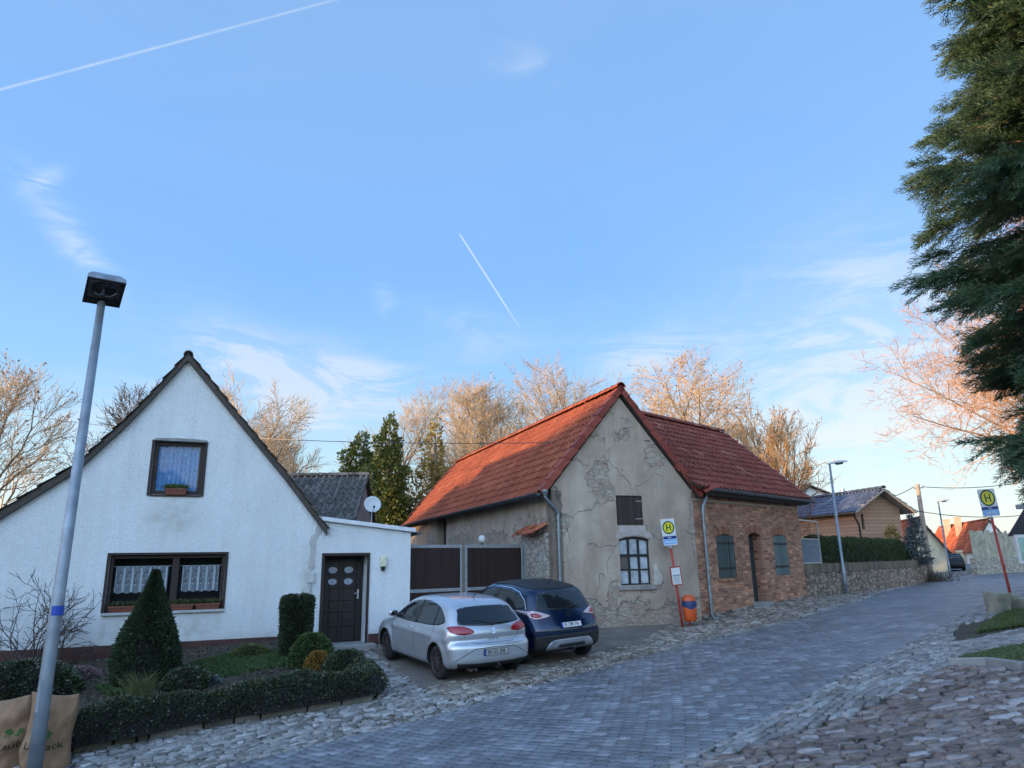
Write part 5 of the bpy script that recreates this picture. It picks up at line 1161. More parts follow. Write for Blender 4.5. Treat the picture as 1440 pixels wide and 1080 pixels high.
# two ivy clad trees and the golden one
def ivy_tree(label,px,pyt,Y,lobes,seed,mat,n,leaf,group=None,name='ivy_clad_tree'):
    x,z,h=far(px,pyt,Y); T=thing(name,label,'tree',(x,Y,z),group); rg=np.random.default_rng(seed); m=MB(); m.tube([(x,Y,z-.2),(x+.1,Y,z+h*.5),(x,Y,z+h*.93)],[.28,.2,.05],8); m.build('trunk',M_bark,T); P=[];D=[]
    tot=sum(l[2]*l[3] for l in lobes)
    for (dx,zc,rx,rz_) in lobes:
        k=int(n*rx*rz_/tot); v=rg.normal(0,1,(k,3)); v/=np.linalg.norm(v,axis=1,keepdims=True); rr=rg.uniform(.55,1.,(k,1))**.6
        lum=1+.22*np.sin(v[:,:1]*5+zc)+.18*np.sin(v[:,2:]*9+dx*3)+.12*np.sin(v[:,1:2]*12)
        P.append(np.array([x+dx,Y,z+zc*h])+v*rr*lum*np.array([rx,rx*.9,rz_])); D.append(v+np.array([0,0,.3]))
    leafcloud('crown',np.vstack(P),leaf,mat,T,rg,.6,np.vstack(D)); return T
ivy_tree('ivy clad tree with two leaning lobes, left of the pair',512,606,36,[(-.2,.80,.8,1.1),(.15,.62,1.1,1.2),(-.95,.60,.75,1.0),(.5,.45,1.0,1.3),(.1,.3,.9,1.2)],41,M_ivy,15000,.17)
ivy_tree('narrow ivy clad tree rising to a point, right of the pair',547,602,34,[(0,.88,.6,1.2),(.05,.70,.95,1.2),(.15,.50,.95,1.3),(.5,.42,.95,1.),(0,.25,.9,1.1),(-.2,.12,.8,.9)],42,M_ivy,17000,.16)
ivy_tree('shaggy golden brown tree beside the far end of the barn',612,596,36,[(0,.82,.55,1.4),(-.5,.60,1.0,1.3),(.6,.55,1.0,1.3),(-.9,.35,1.1,1.3),(.4,.3,1.4,1.4),(-1.3,.15,1.1,1.)],43,M_gold,9000,.17,name='golden_tree')
# --- giant sequoia at the right edge
sx,sy=12.4,12.2; sz=H(9,12); seq=thing('sequoia','giant dark green conifer with drooping feathery sprays at the right edge','tree',(sx,sy,sz))
rg=np.random.default_rng(77)
m=MB(); m.tube([(sx,sy,sz-.3),(sx,sy,sz+1),(sx,sy,sz+9),(sx,sy,sz+19)],[.75,.6,.42,.08],14); m.build('trunk',simple('red_fibrous_bark',(.12,.055,.035),.95,var=.4,scale=4,bs=1.,bsc=20),seq,smooth=True)
# one spray template: a drooping axis carrying side cords, each with short scaly cordlets
def spray(rg):
    S=[];L=.62; pts=[];p=np.zeros(3);d=np.array([1,0,.0])
    for i in range(11):
        pts.append(p.copy()); p=p+d*L/10; d=d+np.array([0,rg.normal(0,.05),-.035+rg.normal(0,.03)]); d/=np.linalg.norm(d)
    for i in range(10):
        S.append((pts[i],pts[i+1],.010))
        for sgn in (-1,1):
            q=pts[i]*.5+pts[i+1]*.5; dd=np.array([.75,sgn*rg.uniform(.35,.75),rg.normal(0,.35)]); dd/=np.linalg.norm(dd); l=.27*(1-.065*i)*rg.uniform(.7,1.15); e=q+dd*l; S.append((q,q+dd*l*.55,.009)); S.append((q+dd*l*.55,e+np.array([.01,0,-.01]),.007))
            for k in range(3):
                w_=q+dd*l*(.25+.25*k); d3=np.array([.8,sgn*rg.uniform(-.5,.6),rg.normal(0,.45)]); d3/=np.linalg.norm(d3); S.append((w_,w_+d3*rg.uniform(.07,.13),.0065))
    V=[]
    for a,b,w_ in S:
        d=b-a; L_=np.linalg.norm(d); d/=L_; s=np.cross(d,[0,0,1]); s/=np.linalg.norm(s)+1e-9; c=(a+b)/2
        V.append([a,c+s*w_,b+d*w_,c-s*w_]); 
        t=np.cross(d,s); V.append([a,c+t*w_*.8,b+d*w_,c-t*w_*.8])
    return np.array(V)
TPL=[spray(rg) for _ in range(6)]
VV=[];limbs=[]
def put(P,D,sc):
    t=TPL[rg.integers(0,6)]; D=D/np.linalg.norm(D); s=np.cross([0,0,1],D); s/=np.linalg.norm(s)+1e-9; u=np.cross(D,s); an=rg.normal(0,.5); s2=s*math.cos(an)+u*math.sin(an); u2=np.cross(D,s2)
    VV.append(P+sc*(t[...,0:1]*D+t[...,1:2]*s2+t[...,2:3]*u2))
def rz_(z): return np.interp(z,[1.0,2.0,2.6,3.0,3.5,3.9,4.2,4.7,5.3,6.5,8.,9.6,10.6,11.6,12.6,14,19],[1.2,1.8,2.6,3.1,3.35,2.7,2.3,3.1,3.5,3.75,3.75,3.5,3.0,2.1,2.6,2.4,.3])
nb_=0
z=2.55
while z<18.5:
    R0=rz_(z); nbr=7 if z<14.5 else 5
    for k in range(nbr):
        a=rg.uniform(1.7,5.2) if z<15 else rg.uniform(0,6.28); R=R0*rg.uniform(.84,1.05) if k<6 else R0*rg.uniform(.5,.8)
        d=np.array([math.cos(a),math.sin(a),0]); zz=z+rg.uniform(-.2,.2); st=np.array([sx,sy,zz+sz+.25*R*.3]); pts=[st]
        for i in range(6):
            t=(i+1)/6; pts.append(np.array([sx,sy,sz+zz])+d*R*t+np.array([rg.normal(0,.06),rg.normal(0,.06),.25*R*.3-.14*R*t*t+.05*R*t**4]))
        for i in range(6): limbs.append([*pts[i],*pts[i+1],.045*(1-i/7),.045*(1-(i+1)/7)])
        for i in range(1,7):
            p0,p1=pts[i-1],pts[i]; dens=7 if i>2 else 4
            for j in range(dens):
                t=rg.uniform(0,1); P=p0*(1-t)+p1*t; side=rg.uniform(-1,1); D=d*(.8+.3*rg.uniform())+np.cross([0,0,1],d)*side*.9+np.array([0,0,rg.uniform(-.55,.15)]); put(P+rg.normal(0,.10,3),D,rg.uniform(.8,1.3))
        for j in range(3): put(pts[-1]-d*.15,d+np.array([rg.normal(0,.3),rg.normal(0,.3),rg.uniform(-.45,.25)]),rg.uniform(.9,1.3))
    z+=.33 if z<14 else .6
VV=np.concatenate(VV); np_mesh('crown',VV,[(0,1,2,3)],M_seq,None,seq)
segs_mesh('limbs',limbs,M_bark,seq,5)
# --- larch with orange twigs behind the sequoia
x,z,h=far(1448,392,36); 
bare_tree('leafless larch glowing orange behind the dark conifer',x,36.,h*1.4,51,1,spread=1.15,nch=(52,12,8,5),rmin=.011,r=h*.009,mat=simple('orange_twigs',(.46,.28,.17),.85,var=.3),group=None,name='larch',shrink=.46,trop=.01,wig=.16)
# ------------------------------------------------------------ cars: body as a smooth field (side outline, width, rounded corners), every patch lies on that field
def catmull(P,n=6,closed=True):
    P=np.array(P,float); out=[]; N_=len(P)
    for i in range(N_):
        p0,p1,p2,p3=P[i-1],P[i],P[(i+1)%N_],P[(i+2)%N_]
        for t in np.linspace(0,1,n,endpoint=False): out.append(.5*((2*p1)+(-p0+p2)*t+(2*p0-5*p1+4*p2-p3)*t*t+(-p0+3*p1-3*p2+p3)*t**3))
    return np.array(out)
def sdpoly(q,P):
    d=np.full(len(q),1e9); s=np.ones(len(q)); n=len(P)
    for i in range(n):
        a=P[i];b=P[i-1]; e=b-a; w=q-a; t=np.clip((w@e)/(e@e+1e-12),0,1); dd=w-np.outer(t,e); d=np.minimum(d,(dd**2).sum(1))
        c1=q[:,1]>=a[1]; c2=q[:,1]<b[1]; c3=e[0]*w[:,1]>e[1]*w[:,0]; al=(c1&c2&c3)|(~c1&~c2&~c3); s=np.where(al,-s,s)
    return s*np.sqrt(d)
class Car:
    """x runs from the rear bumper (0) to the nose (L), y to the car's left, z up"""
    def __init__(s,L,W,side,Tz,wheels,wr,k=.13,bowr=.17,bowf=.42,flare=.03,crease=None):
        s.L=L;s.W=W;s.P=catmull(side,5);s.T=Tz;s.wh=wheels;s.wr=wr;s.k=k;s.br=bowr;s.bf=bowf;s.fl=flare;s.cr=crease
    def F(s,q):
        x,y,z=q[:,0],q[:,1],q[:,2]; yy=np.abs(y)/(s.W/2); u=np.clip(x/s.L,0,1)
        xp=x+np.clip(yy,0,1.2)**2.6*(-s.br*np.clip(1-u*2,0,1)+s.bf*np.clip(u*2-1,0,1)); zp=z+.045*np.clip(yy,0,1.2)**2*(z>.7)*np.clip((z-.7)/.3,0,1)
        d1=sdpoly(np.stack([xp,zp],1),s.P)
        w=s.W/2*np.interp(z,s.T[0],s.T[1]); w=w*(1-.05*np.clip(1-x/.7,0,1)**2-.07*np.clip(1-(s.L-x)/.8,0,1)**2)
        for wx in s.wh:
            r=np.hypot(x-wx,z-s.wr); w=w+s.fl*np.exp(-((r-s.wr-.05)/.075)**2)*(z<.9)
        if s.cr: w=w+.012*np.exp(-((z-(s.cr[0]+s.cr[1]*x))/.035)**2)*(x>.3)*(x<s.L-.5)
        d2=(np.abs(y)-w)*.97
        h=np.clip(s.k-np.abs(d1-d2),0,None)/s.k; return np.maximum(d1,d2)+h*h*s.k*.25-.012
    def root(s,O,D,t1=2.6,far=True,n=30):
        """along O+tD from the inside; O inside the body"""
        a=np.zeros(len(O)); b=np.full(len(O),t1)
        for _ in range(n):
            m=(a+b)/2; f=s.F(O+D*m[:,None]); a=np.where(f<0,m,a); b=np.where(f<0,b,m)
        return O+D*((a+b)/2)[:,None]
    def body(s,h=.05):
        L,W=s.L,s.W; bm=bmesh.new(); nx=int(L/h); ny=int(W/h); nz=int(1.25/h)
        def face(ax,sg,na,nb):
            V=[]
            for i in range(na+1):
                for j in range(nb+1):
                    a=-1+2*i/na;b=-1+2*j/nb; p=[0,0,0]; p[ax]=sg; p[(ax+1)%3]=a; p[(ax+2)%3]=b; V.append(p)
            return np.array(V),[(i*(nb+1)+j,(i+1)*(nb+1)+j,(i+1)*(nb+1)+j+1,i*(nb+1)+j+1) for i in range(na) for j in range(nb)]
        allv=[];allf=[];b0=0
        for ax,na,nb in ((0,ny,nz),(1,nz,nx),(2,nx,ny)):
            for sg in (-1,1):
                V,Fc=face(ax,sg,na,nb); allv.append(V); allf+=[tuple(b0+k for k in f) for f in Fc]; b0+=len(V)
        V=np.vstack(allv); T=np.stack([L/2+V[:,0]*L/2,V[:,1]*W/2,.75+V[:,2]*.62],1)
        O=np.stack([np.clip(T[:,0],.75,L-.9),T[:,1]*.15,np.full(len(T),.62)],1); D=T-O; D/=np.linalg.norm(D,axis=1,keepdims=True)
        R=s.root(O,D); 
        for v in R: bm.verts.new(v)
        bm.verts.ensure_lookup_table()
        for f in allf:
            try: bm.faces.new([bm.verts[k] for k in f])
            except ValueError: pass
        bmesh.ops.remove_doubles(bm,verts=bm.verts,dist=.002); bmesh.ops.recalc_face_normals(bm,faces=bm.faces)
        for f in bm.faces: f.smooth=True
        return bm
    def patch(s,poly,plane,off,step=.04,th=True):
        """poly in (x,z) for plane 'L'/'R' (sides), (y,z) for 'B' rear/'F' front; returns bmesh lying on the body"""
        bm=bmesh.new(); poly=list(poly)
        bm.faces.new([bm.verts.new((p[0],p[1],0)) for p in poly])
        for ax in (0,1):
            lo_=min(p[ax] for p in poly);hi=max(p[ax] for p in poly); k=lo_+step
            while k<hi-1e-4:
                co=[0,0,0];no=[0,0,0];co[ax]=k;no[ax]=1; bmesh.ops.bisect_plane(bm,geom=bm.verts[:]+bm.edges[:]+bm.faces[:],plane_co=co,plane_no=no); k+=step
        Q=np.array([v.co[:2] for v in bm.verts])
        if plane in 'LR':
            sg=1 if plane=='L' else -1; O=np.stack([Q[:,0],Q[:,0]*0,Q[:,1]],1); D=np.tile([0,sg,0.],(len(Q),1)); mx=1.3
        elif plane=='T':
            O=np.stack([Q[:,0],Q[:,1],Q[:,0]*0+.7],1); D=np.tile([0,0,1.],(len(Q),1)); mx=1.2
        else:
            sg=-1 if plane=='B' else 1; O=np.stack([Q[:,0]*0+(1.15 if plane=='B' else s.L-1.4),Q[:,0],Q[:,1]],1); D=np.tile([sg,0,0.],(len(Q),1)); mx=1.8
        R=s.root(O,D,mx); e=1e-3; g=np.stack([s.F(R+np.eye(3)[i]*e)-s.F(R-np.eye(3)[i]*e) for i in range(3)],1); g/=np.linalg.norm(g,axis=1,keepdims=True)+1e-9
        R=R+g*off
        for v,r in zip(bm.verts,R): v.co=r
        if th:
            r=bmesh.ops.extrude_face_region(bm,geom=bm.faces[:]); vs=[v for v in r['geom'] if isinstance(v,bmesh.types.BMVert)]
            # the extruded copy is the outer skin
            gg={}; 
            for v in vs: v.co=v.co+Vector((0,0,0))
            bm.verts.ensure_lookup_table()
            P2=np.array([v.co[:] for v in vs]); g2=np.stack([s.F(P2+np.eye(3)[i]*e)-s.F(P2-np.eye(3)[i]*e) for i in range(3)],1); g2/=np.linalg.norm(g2,axis=1,keepdims=True)+1e-9
            for v,d in zip(vs,g2): v.co=v.co+Vector(d*.004)
            bmesh.ops.recalc_face_normals(bm,faces=bm.faces)
        for f in bm.faces: f.smooth=True
        return bm
def bmobj(name,bm,mat,parent):
    me=bpy.data.meshes.new(name); bm.to_mesh(me); bm.free(); me.materials.append(mat); o=bpy.data.objects.new(name,me); COL.objects.link(o); o.parent=parent; ORG[o]=None
    return o
def rnd_poly(P,n=4): return [tuple(p) for p in catmull(P,n)]
def m_paint(name,c,metal=.6,rough=.28,flake=.15):
    n=N(name); f=n.noise(3,4); col=n.mix(.5,c,n.ramp(f,[(.3,.85),(.7,1.1)]),'MULTIPLY')
    d=n.noise(1.2,6); return n.fin(col,n.math('ADD',rough-.06,n.math('MULTIPLY',d,.14)),metal,None,Coat__Weight=.8,Coat__Roughness=.06)
M_silver=m_paint('silver_paint',(.53,.56,.60),.65,.33); M_blue=m_paint('dark_blue_paint',(.003,.015,.05),.5,.22)
M_carglass=N('car_glass').fin((.010,.014,.017),.04,0.,None,Specular__IOR__Level=.45,Coat__Weight=.4,Coat__Roughness=.02)
M_red=M_red; M_lampred=N('red_lens').fin((.28,.008,.014),.12,0,None,Coat__Weight=1.)
M_lampclr=N('clear_lens').fin((.55,.40,.40),.1,.3,None,Coat__Weight=1.)
M_lampdk=N('smoked_red_lens').fin((.10,.005,.008),.12,0,None,Coat__Weight=1.)
M_tyre=simple('tyre_rubber',(.016,.016,.017),.85,var=.3); M_rim=simple('dull_alloy',(.28,.29,.31),.4,.7); M_rimd=simple('dark_steel_wheel',(.055,.045,.045),.55,.4)
M_clad=simple('black_cladding',(.014,.015,.017),.6,var=.2); M_chrome=N('chrome').fin((.8,.82,.85),.12,1.); M_skid=simple('silver_skid',(.34,.36,.40),.4,.5)
M_plate=simple('number_plate',(.62,.63,.64),.4,var=.05); M_ink=simple('black_ink',(.01,.01,.01),.6); M_eu=simple('plate_blue',(.01,.03,.30),.5)
def wheel(parent,x,y,r,w,rimmat,spokes=9,side=1,hub=None):
    T_=MB(); pr=[(r*.66,-w/2+.01),(r*.80,-w/2-.004),(r*.94,-w/2+.012),(r*.995,-w/2+.035),(r,0),(r*.995,w/2-.035),(r*.94,w/2-.012),(r*.80,w/2+.004),(r*.66,w/2-.01)]
    T_.lathe((x,y,r),pr,36,axis='y'); t=T_.build('wheel',M_tyre,parent,smooth=True,local=True); ORG[t]=None
    R=MB(); s=side; o=w/2*s; R.lathe((x,y,r),[(r*.68,o-.01*s),(r*.70,o+.004*s),(r*.64,o-.006*s),(r*.60,o-.06*s),(0,o-.07*s)],30,axis='y')
    R.lathe((x,y,r),[(0,o+.0*s),(r*.14,o-.004*s),(r*.16,o-.03*s),(r*.1,o-.06*s)],16,axis='y')
    for k in range(spokes):
        a=2*math.pi*k/spokes+.3; c,sn=math.cos(a),math.sin(a); px,pz=-sn,c; w1,w2=.022 if spokes>6 else .035,.016 if spokes>6 else .028
        def P(rr,ww,dy): return (x+c*rr+px*ww,y+o+dy*s,r+sn*rr+pz*ww)
        R.add([P(r*.12,-w1,-.008),P(r*.12,w1,-.008),P(r*.64,w2,-.016),P(r*.64,-w2,-.016),P(r*.12,-w1,-.05),P(r*.12,w1,-.05),P(r*.64,w2,-.05),P(r*.64,-w2,-.05)],[(0,1,2,3),(0,4,5,1),(1,5,6,2),(2,6,7,3),(3,7,4,0)])
    q=R.build('rim',rimmat,t,local=True); ORG[q]=None
def finish_body(car,bm,root,mat,arch_r):
    b=bmobj('body',bm,mat,root)
    for wx in car.wh:
        for sg in (-1,1):
            m=MB(); y0=sg*(car.W/2-.30); y1=sg*(car.W/2+.2); aa=[2*math.pi*k/40 for k in range(40)]; m.add([(wx+arch_r*math.cos(a),y0,car.wr+arch_r*math.sin(a)) for a in aa]+[(wx+arch_r*math.cos(a),y1,car.wr+arch_r*math.sin(a)) for a in aa],[(k,(k+1)%40,40+(k+1)%40,40+k) for k in range(40)]+[tuple(range(40)),tuple(range(79,39,-1))]); cu=m.build('cut',M_dark,root,local=True); bpy.context.view_layer.update()
            md=b.modifiers.new('b','BOOLEAN'); md.object=cu; md.operation='DIFFERENCE'; md.solver='EXACT'
            dg=bpy.context.evaluated_depsgraph_get(); me=bpy.data.meshes.new_from_object(b.evaluated_get(dg)); b.modifiers.clear(); old=b.data; b.data=me; bpy.data.meshes.remove(old); bpy.data.objects.remove(cu)
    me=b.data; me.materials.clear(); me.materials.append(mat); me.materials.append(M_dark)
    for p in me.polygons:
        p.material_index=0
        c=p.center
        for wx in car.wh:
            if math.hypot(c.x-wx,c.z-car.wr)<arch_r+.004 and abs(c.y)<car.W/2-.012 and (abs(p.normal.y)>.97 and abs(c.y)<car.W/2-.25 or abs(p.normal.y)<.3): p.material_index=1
    return b
def seam(root,car,pts,plane,mat=None,w=.006,name='panel_gap'):
    m=MB(); pts=np.array(pts,float); dd=[]
    n=len(pts); out=[]
    for i in range(n-1):
        for t in np.linspace(0,1,8,endpoint=False): out.append(pts[i]*(1-t)+pts[i+1]*t)
    out.append(pts[-1]); Q=np.array(out)
    if plane in 'LR': O=np.stack([Q[:,0],Q[:,0]*0,Q[:,1]],1); D=np.tile([0,1. if plane=='L' else -1.,0],(len(Q),1)); mx=1.3
    else: O=np.stack([Q[:,0]*0+1.15,Q[:,0],Q[:,1]],1); D=np.tile([-1.,0,0],(len(Q),1)); mx=1.8
    R=car.root(O,D,mx); m.tube(list(R),w*.5,4); o=m.build(name,mat or M_ink,root,local=True,fixn=False); ORG[o]=None; return o
def box_at(root,name,mat,lo_,hi,bev=.008):
    m=MB(); m.box(lo_,hi); o=m.build(name,mat,root,local=True); ORG[o]=None
    if bev: bevel(o,bev)
    return o
def surf_pt(car,y,z,plane='B'):
    return car.root(np.array([[1.15,y,z]]),np.array([[-1.,0,0]]),1.8)[0]
def platefr(car,z,y=0,tilt=0.,dx=-.012):
    p=surf_pt(car,y,z); q=surf_pt(car,y,z+.06); up=(q-p); up[1]=0; up/=np.linalg.norm(up); n=np.array([-up[2],0,up[0]]); n=n if n[0]<0 else -n
    return lambda a,b,d=0.: p+np.array([0,-a,0])+up*b+n*(d-dx)
def numberplate(root,car,z,txt,dirty=False,y=0.,size=.086):
    fr=platefr(car,z,y); m=MB(); m.box((-.26,-.056,-.004),(.26,.056,.004),fr=fr); p=m.build('number_plate',M_plate if not dirty else simple('dusty_plate',(.33,.33,.33),.6,var=.3),root,local=True); ORG[p]=None; bevel(p,.003)
    text_mesh('plate_lettering',txt,size*1.12,fr,M_ink,p,.0055,.0015,.92,local=True)
    m=MB(); m.box((-.258,-.053,.004),(-.222,.053,.0055),fr=fr); b=m.build('plate_band',M_eu,p,local=True); ORG[b]=None
    m=MB(); 
    for a in ((-.262,-.254,-.058,.058),(.254,.262,-.058,.058),(-.254,.254,-.058,-.051),(-.254,.254,.051,.058)): m.box((a[0],a[2],-.006),(a[1],a[3],.006),fr=fr)
    b=m.build('plate_frame',M_ink,p,local=True); ORG[b]=None
def carroot(name,label,P_rearmid,heading,rear_axle,pitch=0.,roll=0.,sc=1.):
    """heading in degrees from +x; P_rearmid ground point under the rear axle centre"""
    M=Matrix.Translation(Vector(P_rearmid))@Matrix.Rotation(rad(heading),4,'Z')@Matrix.Rotation(-pitch,4,'Y')@Matrix.Rotation(roll,4,'X')@Matrix.Scale(sc,4)@Matrix.Translation(Vector((-rear_axle,0,0)))
    return thing(name,label,'car',mtx=M)
def ground_pose(px,py,hd,wb,tr=1.5):
    d=np.array([math.cos(rad(hd)),math.sin(rad(hd))]); s=np.array([-d[1],d[0]]); p=np.array([px,py]); zr=(H(*(p+s*tr/2))+H(*(p-s*tr/2)))/2; q=p+d*wb; zf=(H(*(q+s*tr/2))+H(*(q-s*tr/2)))/2
    return (px,py,zr+.012),math.atan2(zf-zr,wb),math.atan2(H(*(p+s*tr/2))-H(*(p-s*tr/2)),tr)
# --- silver hatchback
LEON_side=[(.03,.50),(.04,.66),(.15,.72),(.13,.86),(.20,1.00),(.42,1.22),(.62,1.375),(1.0,1.435),(1.6,1.455),(2.15,1.435),(2.6,1.33),(3.0,1.13),(3.32,.98),(3.7,.90),(4.05,.79),(4.26,.62),(4.31,.42),(4.25,.24),(3.6,.20),(2.2,.19),(.9,.20),(.28,.24),(.06,.34)]
cs_=Car(4.31,1.77,LEON_side,([.2,.35,.6,.78,.93,1.1,1.3,1.46],[.955,.985,1.0,.995,.965,.875,.775,.68]),(.80,3.38),.315,k=.16,crease=(.74,.018))
pos,pt_,rl_=ground_pose(-.76,14.12,121.5,2.48)
silver=carroot('parked_car','silver hatchback with red tail lights parked nearest the pale cobbles','',121.5,.80) if False else carroot('parked_car','silver hatchback with red tail lights parked nearest the white house',pos,121.5,.80,pt_,rl_,.95)
silver['category']='car'
finish_body(cs_,cs_.body(.045),silver,M_silver,.362)
for sd_ in 'LR':
    o=bmobj('side_windows',cs_.patch(rnd_poly([(.62,1.03),(.60,1.10),(.86,1.25),(1.2,1.345),(1.7,1.375),(2.15,1.345),(2.55,1.22),(2.86,1.07),(2.95,.975),(2.4,.94),(1.6,.945),(.95,.965)],3),sd_,.001),M_carglass,silver)
    y_=1 if sd_=='L' else -1
    bmobj('door_pillar',cs_.patch([(1.78,.95),(1.86,.95),(1.83,1.37),(1.77,1.37)],sd_,.006,.05),M_clad,o)
    bmobj('door_pillar',cs_.patch([(.98,.965),(1.02,.965),(1.04,1.31),(1.0,1.30)],sd_,.006,.05),M_clad,o)
    seam(silver,cs_,[(1.84,.93),(1.83,.3)],sd_); seam(silver,cs_,[(2.98,.95),(3.0,.7),(2.92,.32),(1.2,.29)],sd_); seam(silver,cs_,[(.93,.955),(1.0,.75),(1.17,.55),(1.2,.30)],sd_)
    bmobj('sill',cs_.patch([(1.2,.205),(3.0,.205),(2.95,.29),(1.22,.29)],sd_,.006,.1),simple('grey_sill_trim',(.22,.23,.25),.5,.3),silver)
    for hx in (1.92,):
        p=cs_.root(np.array([[hx,0,.84]]),np.array([[0,1.*y_,0]]),1.3)[0]; m=MB(); m.tube([p+np.array([-.02,0,0]),p+np.array([.01,.03*y_,.002]),p+np.array([.16,.032*y_,.008]),p+np.array([.2,0,.01])],.014,8); o2=m.build('door_handle',M_silver,silver,local=True,smooth=True)
    # mirror
    p=cs_.root(np.array([[2.86,0,1.0]]),np.array([[0,1.*y_,0]]),1.3)[0]; m=MB(); m.lathe((0,0,0),[(0,-.06),(.07,-.055),(.088,-.01),(.08,.03),(0,.05)],14,fr=lambda x,y,z:(p[0]+.0+z*1.1,p[1]+y_*(.11)+x*1.25,p[2]+.045+y*.85)); m.tube([p,p+np.array([.01,.09*y_,.02])],.025,8); o2=m.build('wing_mirror',M_silver,silver,local=True,smooth=True)
    m=MB(); m.lathe((0,0,0),[(0,-.064),(.062,-.062)],14,fr=lambda x,y,z:(p[0]+z*1.1,p[1]+y_*(.11)+x*1.25,p[2]+.045+y*.85)); m.build('mirror_glass',M_carglass,o2,local=True,fixn=False)
# rear
o=bmobj('rear_window',cs_.patch(rnd_poly([(-.60,1.015),(-.66,1.07),(-.60,1.20),(-.53,1.295),(0,1.325),(.53,1.295),(.60,1.20),(.66,1.07),(.60,1.015),(0,.985)],3),'B',.001),M_carglass,silver)
m=MB(); p=surf_pt(cs_,0,1.02); q=surf_pt(cs_,.36,1.10); m.tube([p+np.array([-.02,0,0]),q+np.array([-.02,0,0])],.009,6); m.lathe((p[0]-.005,0,1.0),[(0,-.03),(.028,-.03),(.03,.0)],10,axis='x'); m.build('rear_wiper',M_clad,o,local=True)
for sg in (-1,1):
    P_=[(.44,.865),(.40,.90),(.47,.955),(.62,1.0),(.80,.995),(.835,.95),(.80,.885),(.62,.85)]
    bmobj('tail_light',cs_.patch(rnd_poly([(a*sg,b) for a,b in P_],3),'B',.004),M_lampred,silver)
seam(silver,cs_,[(-.66,1.02),(-.60,.86),(-.55,.74),(-.40,.69),(.40,.69),(.55,.74),(.60,.86),(.66,1.02)],'B',w=.008)
seam(silver,cs_,[(-.80,.66),(-.62,.60),(-.46,.545),(-.36,.64),(.36,.64),(.46,.545),(.62,.60),(.80,.66)][1:-1],'B',w=.006) if False else None
seam(silver,cs_,[(-.80,.40),(-.62,.50),(-.42,.60),(0,.615),(.42,.60),(.62,.50),(.80,.40)],'B',w=.012,name='bumper_crease')
bmobj('lower_bumper',cs_.patch([(-.72,.262),(.72,.262),(.76,.36),(.4,.345),(-.4,.345),(-.76,.36)],'B',.006,.06),M_clad,silver)
numberplate(silver,cs_,.53,'SK\u00b7GS 208',True)
fe=platefr(cs_,.865); m=MB()
# emblem: slanted S-shaped badge and spaced letters on the tailgate
em=text_mesh('emblem','S',.14,lambda a,b,d=0.:fe(a,b+.02,d),M_chrome,silver,.004,.006,1.2,local=True)
fl_=platefr(cs_,.755); text_mesh('tailgate_lettering','L  E  O  N',.052,lambda a,b,d=0.:fl_(a,b,d),simple('badge_grey',(.16,.17,.18),.3,.6),silver,.002,.001,1.,local=True)
f2_=platefr(cs_,.775,-.40); text_mesh('badge','TDI',.035,lambda a,b,d=0.:f2_(a,b,d),M_ink,silver,.002,.003,1.4,local=True) if False else None
m=MB(); m.tube([(.15,.0,.26),(-.06,.0,.255),(-.085,.0,.30)],.02,8); m.lathe((-.085,0,.315),[(0,-.025),(.02,-.018),(.027,0),(.02,.018),(0,.025)],12); m.build('tow_hitch',M_iron,silver,local=True)
m=MB(); m.tube([(.3,.42,.24),(.03,.42,.235)],.028,10); m.tube([(.3,.52,.24),(.03,.52,.235)],.028,10); m.build('exhaust',M_rimd,silver,local=True)
m=MB(); m.tube([(.95,0,1.43),(.90,0,1.47),(.72,0,1.60)],[.012,.008,.003],6); m.build('antenna',M_clad,silver,local=True)
for wx in cs_.wh:
    for sg in (-1,1): wheel(silver,wx,sg*(.77),.315,.205,M_rimd,12,sg)
# --- blue crossover
CR_side=[(.05,.48),(.03,.66),(.06,.80),(.14,.95),(.24,1.10),(.42,1.35),(.58,1.50),(.9,1.565),(1.5,1.60),(2.1,1.575),(2.55,1.45),(2.9,1.25),(3.18,1.09),(3.6,1.02),(3.95,.92),(4.15,.74),(4.21,.5),(4.15,.28),(3.5,.23),(2.1,.22),(.9,.23),(.3,.27),(.08,.36)]
cb_=Car(4.21,1.80,CR_side,([.2,.4,.65,.85,1.0,1.2,1.4,1.6],[.97,.995,1.0,.985,.955,.875,.80,.70]),(.77,3.37),.335,k=.15,crease=(.90,.01),flare=.02)
pos,pt_,rl_=ground_pose(.74,15.55,122.5,2.50)
blue=carroot('parked_car','dark blue crossover with black roof and silver skid plate parked nearest the barn',pos,122.5,.77,pt_,rl_,.95)
finish_body(cb_,cb_.body(.05),blue,M_blue,.385)
bmobj('roof',cb_.patch(rnd_poly([(.62,-.52),(.62,.52),(1.4,.60),(2.3,.58),(2.42,0),(2.3,-.58),(1.4,-.60)],3),'T',.003,.1),M_clad,blue)
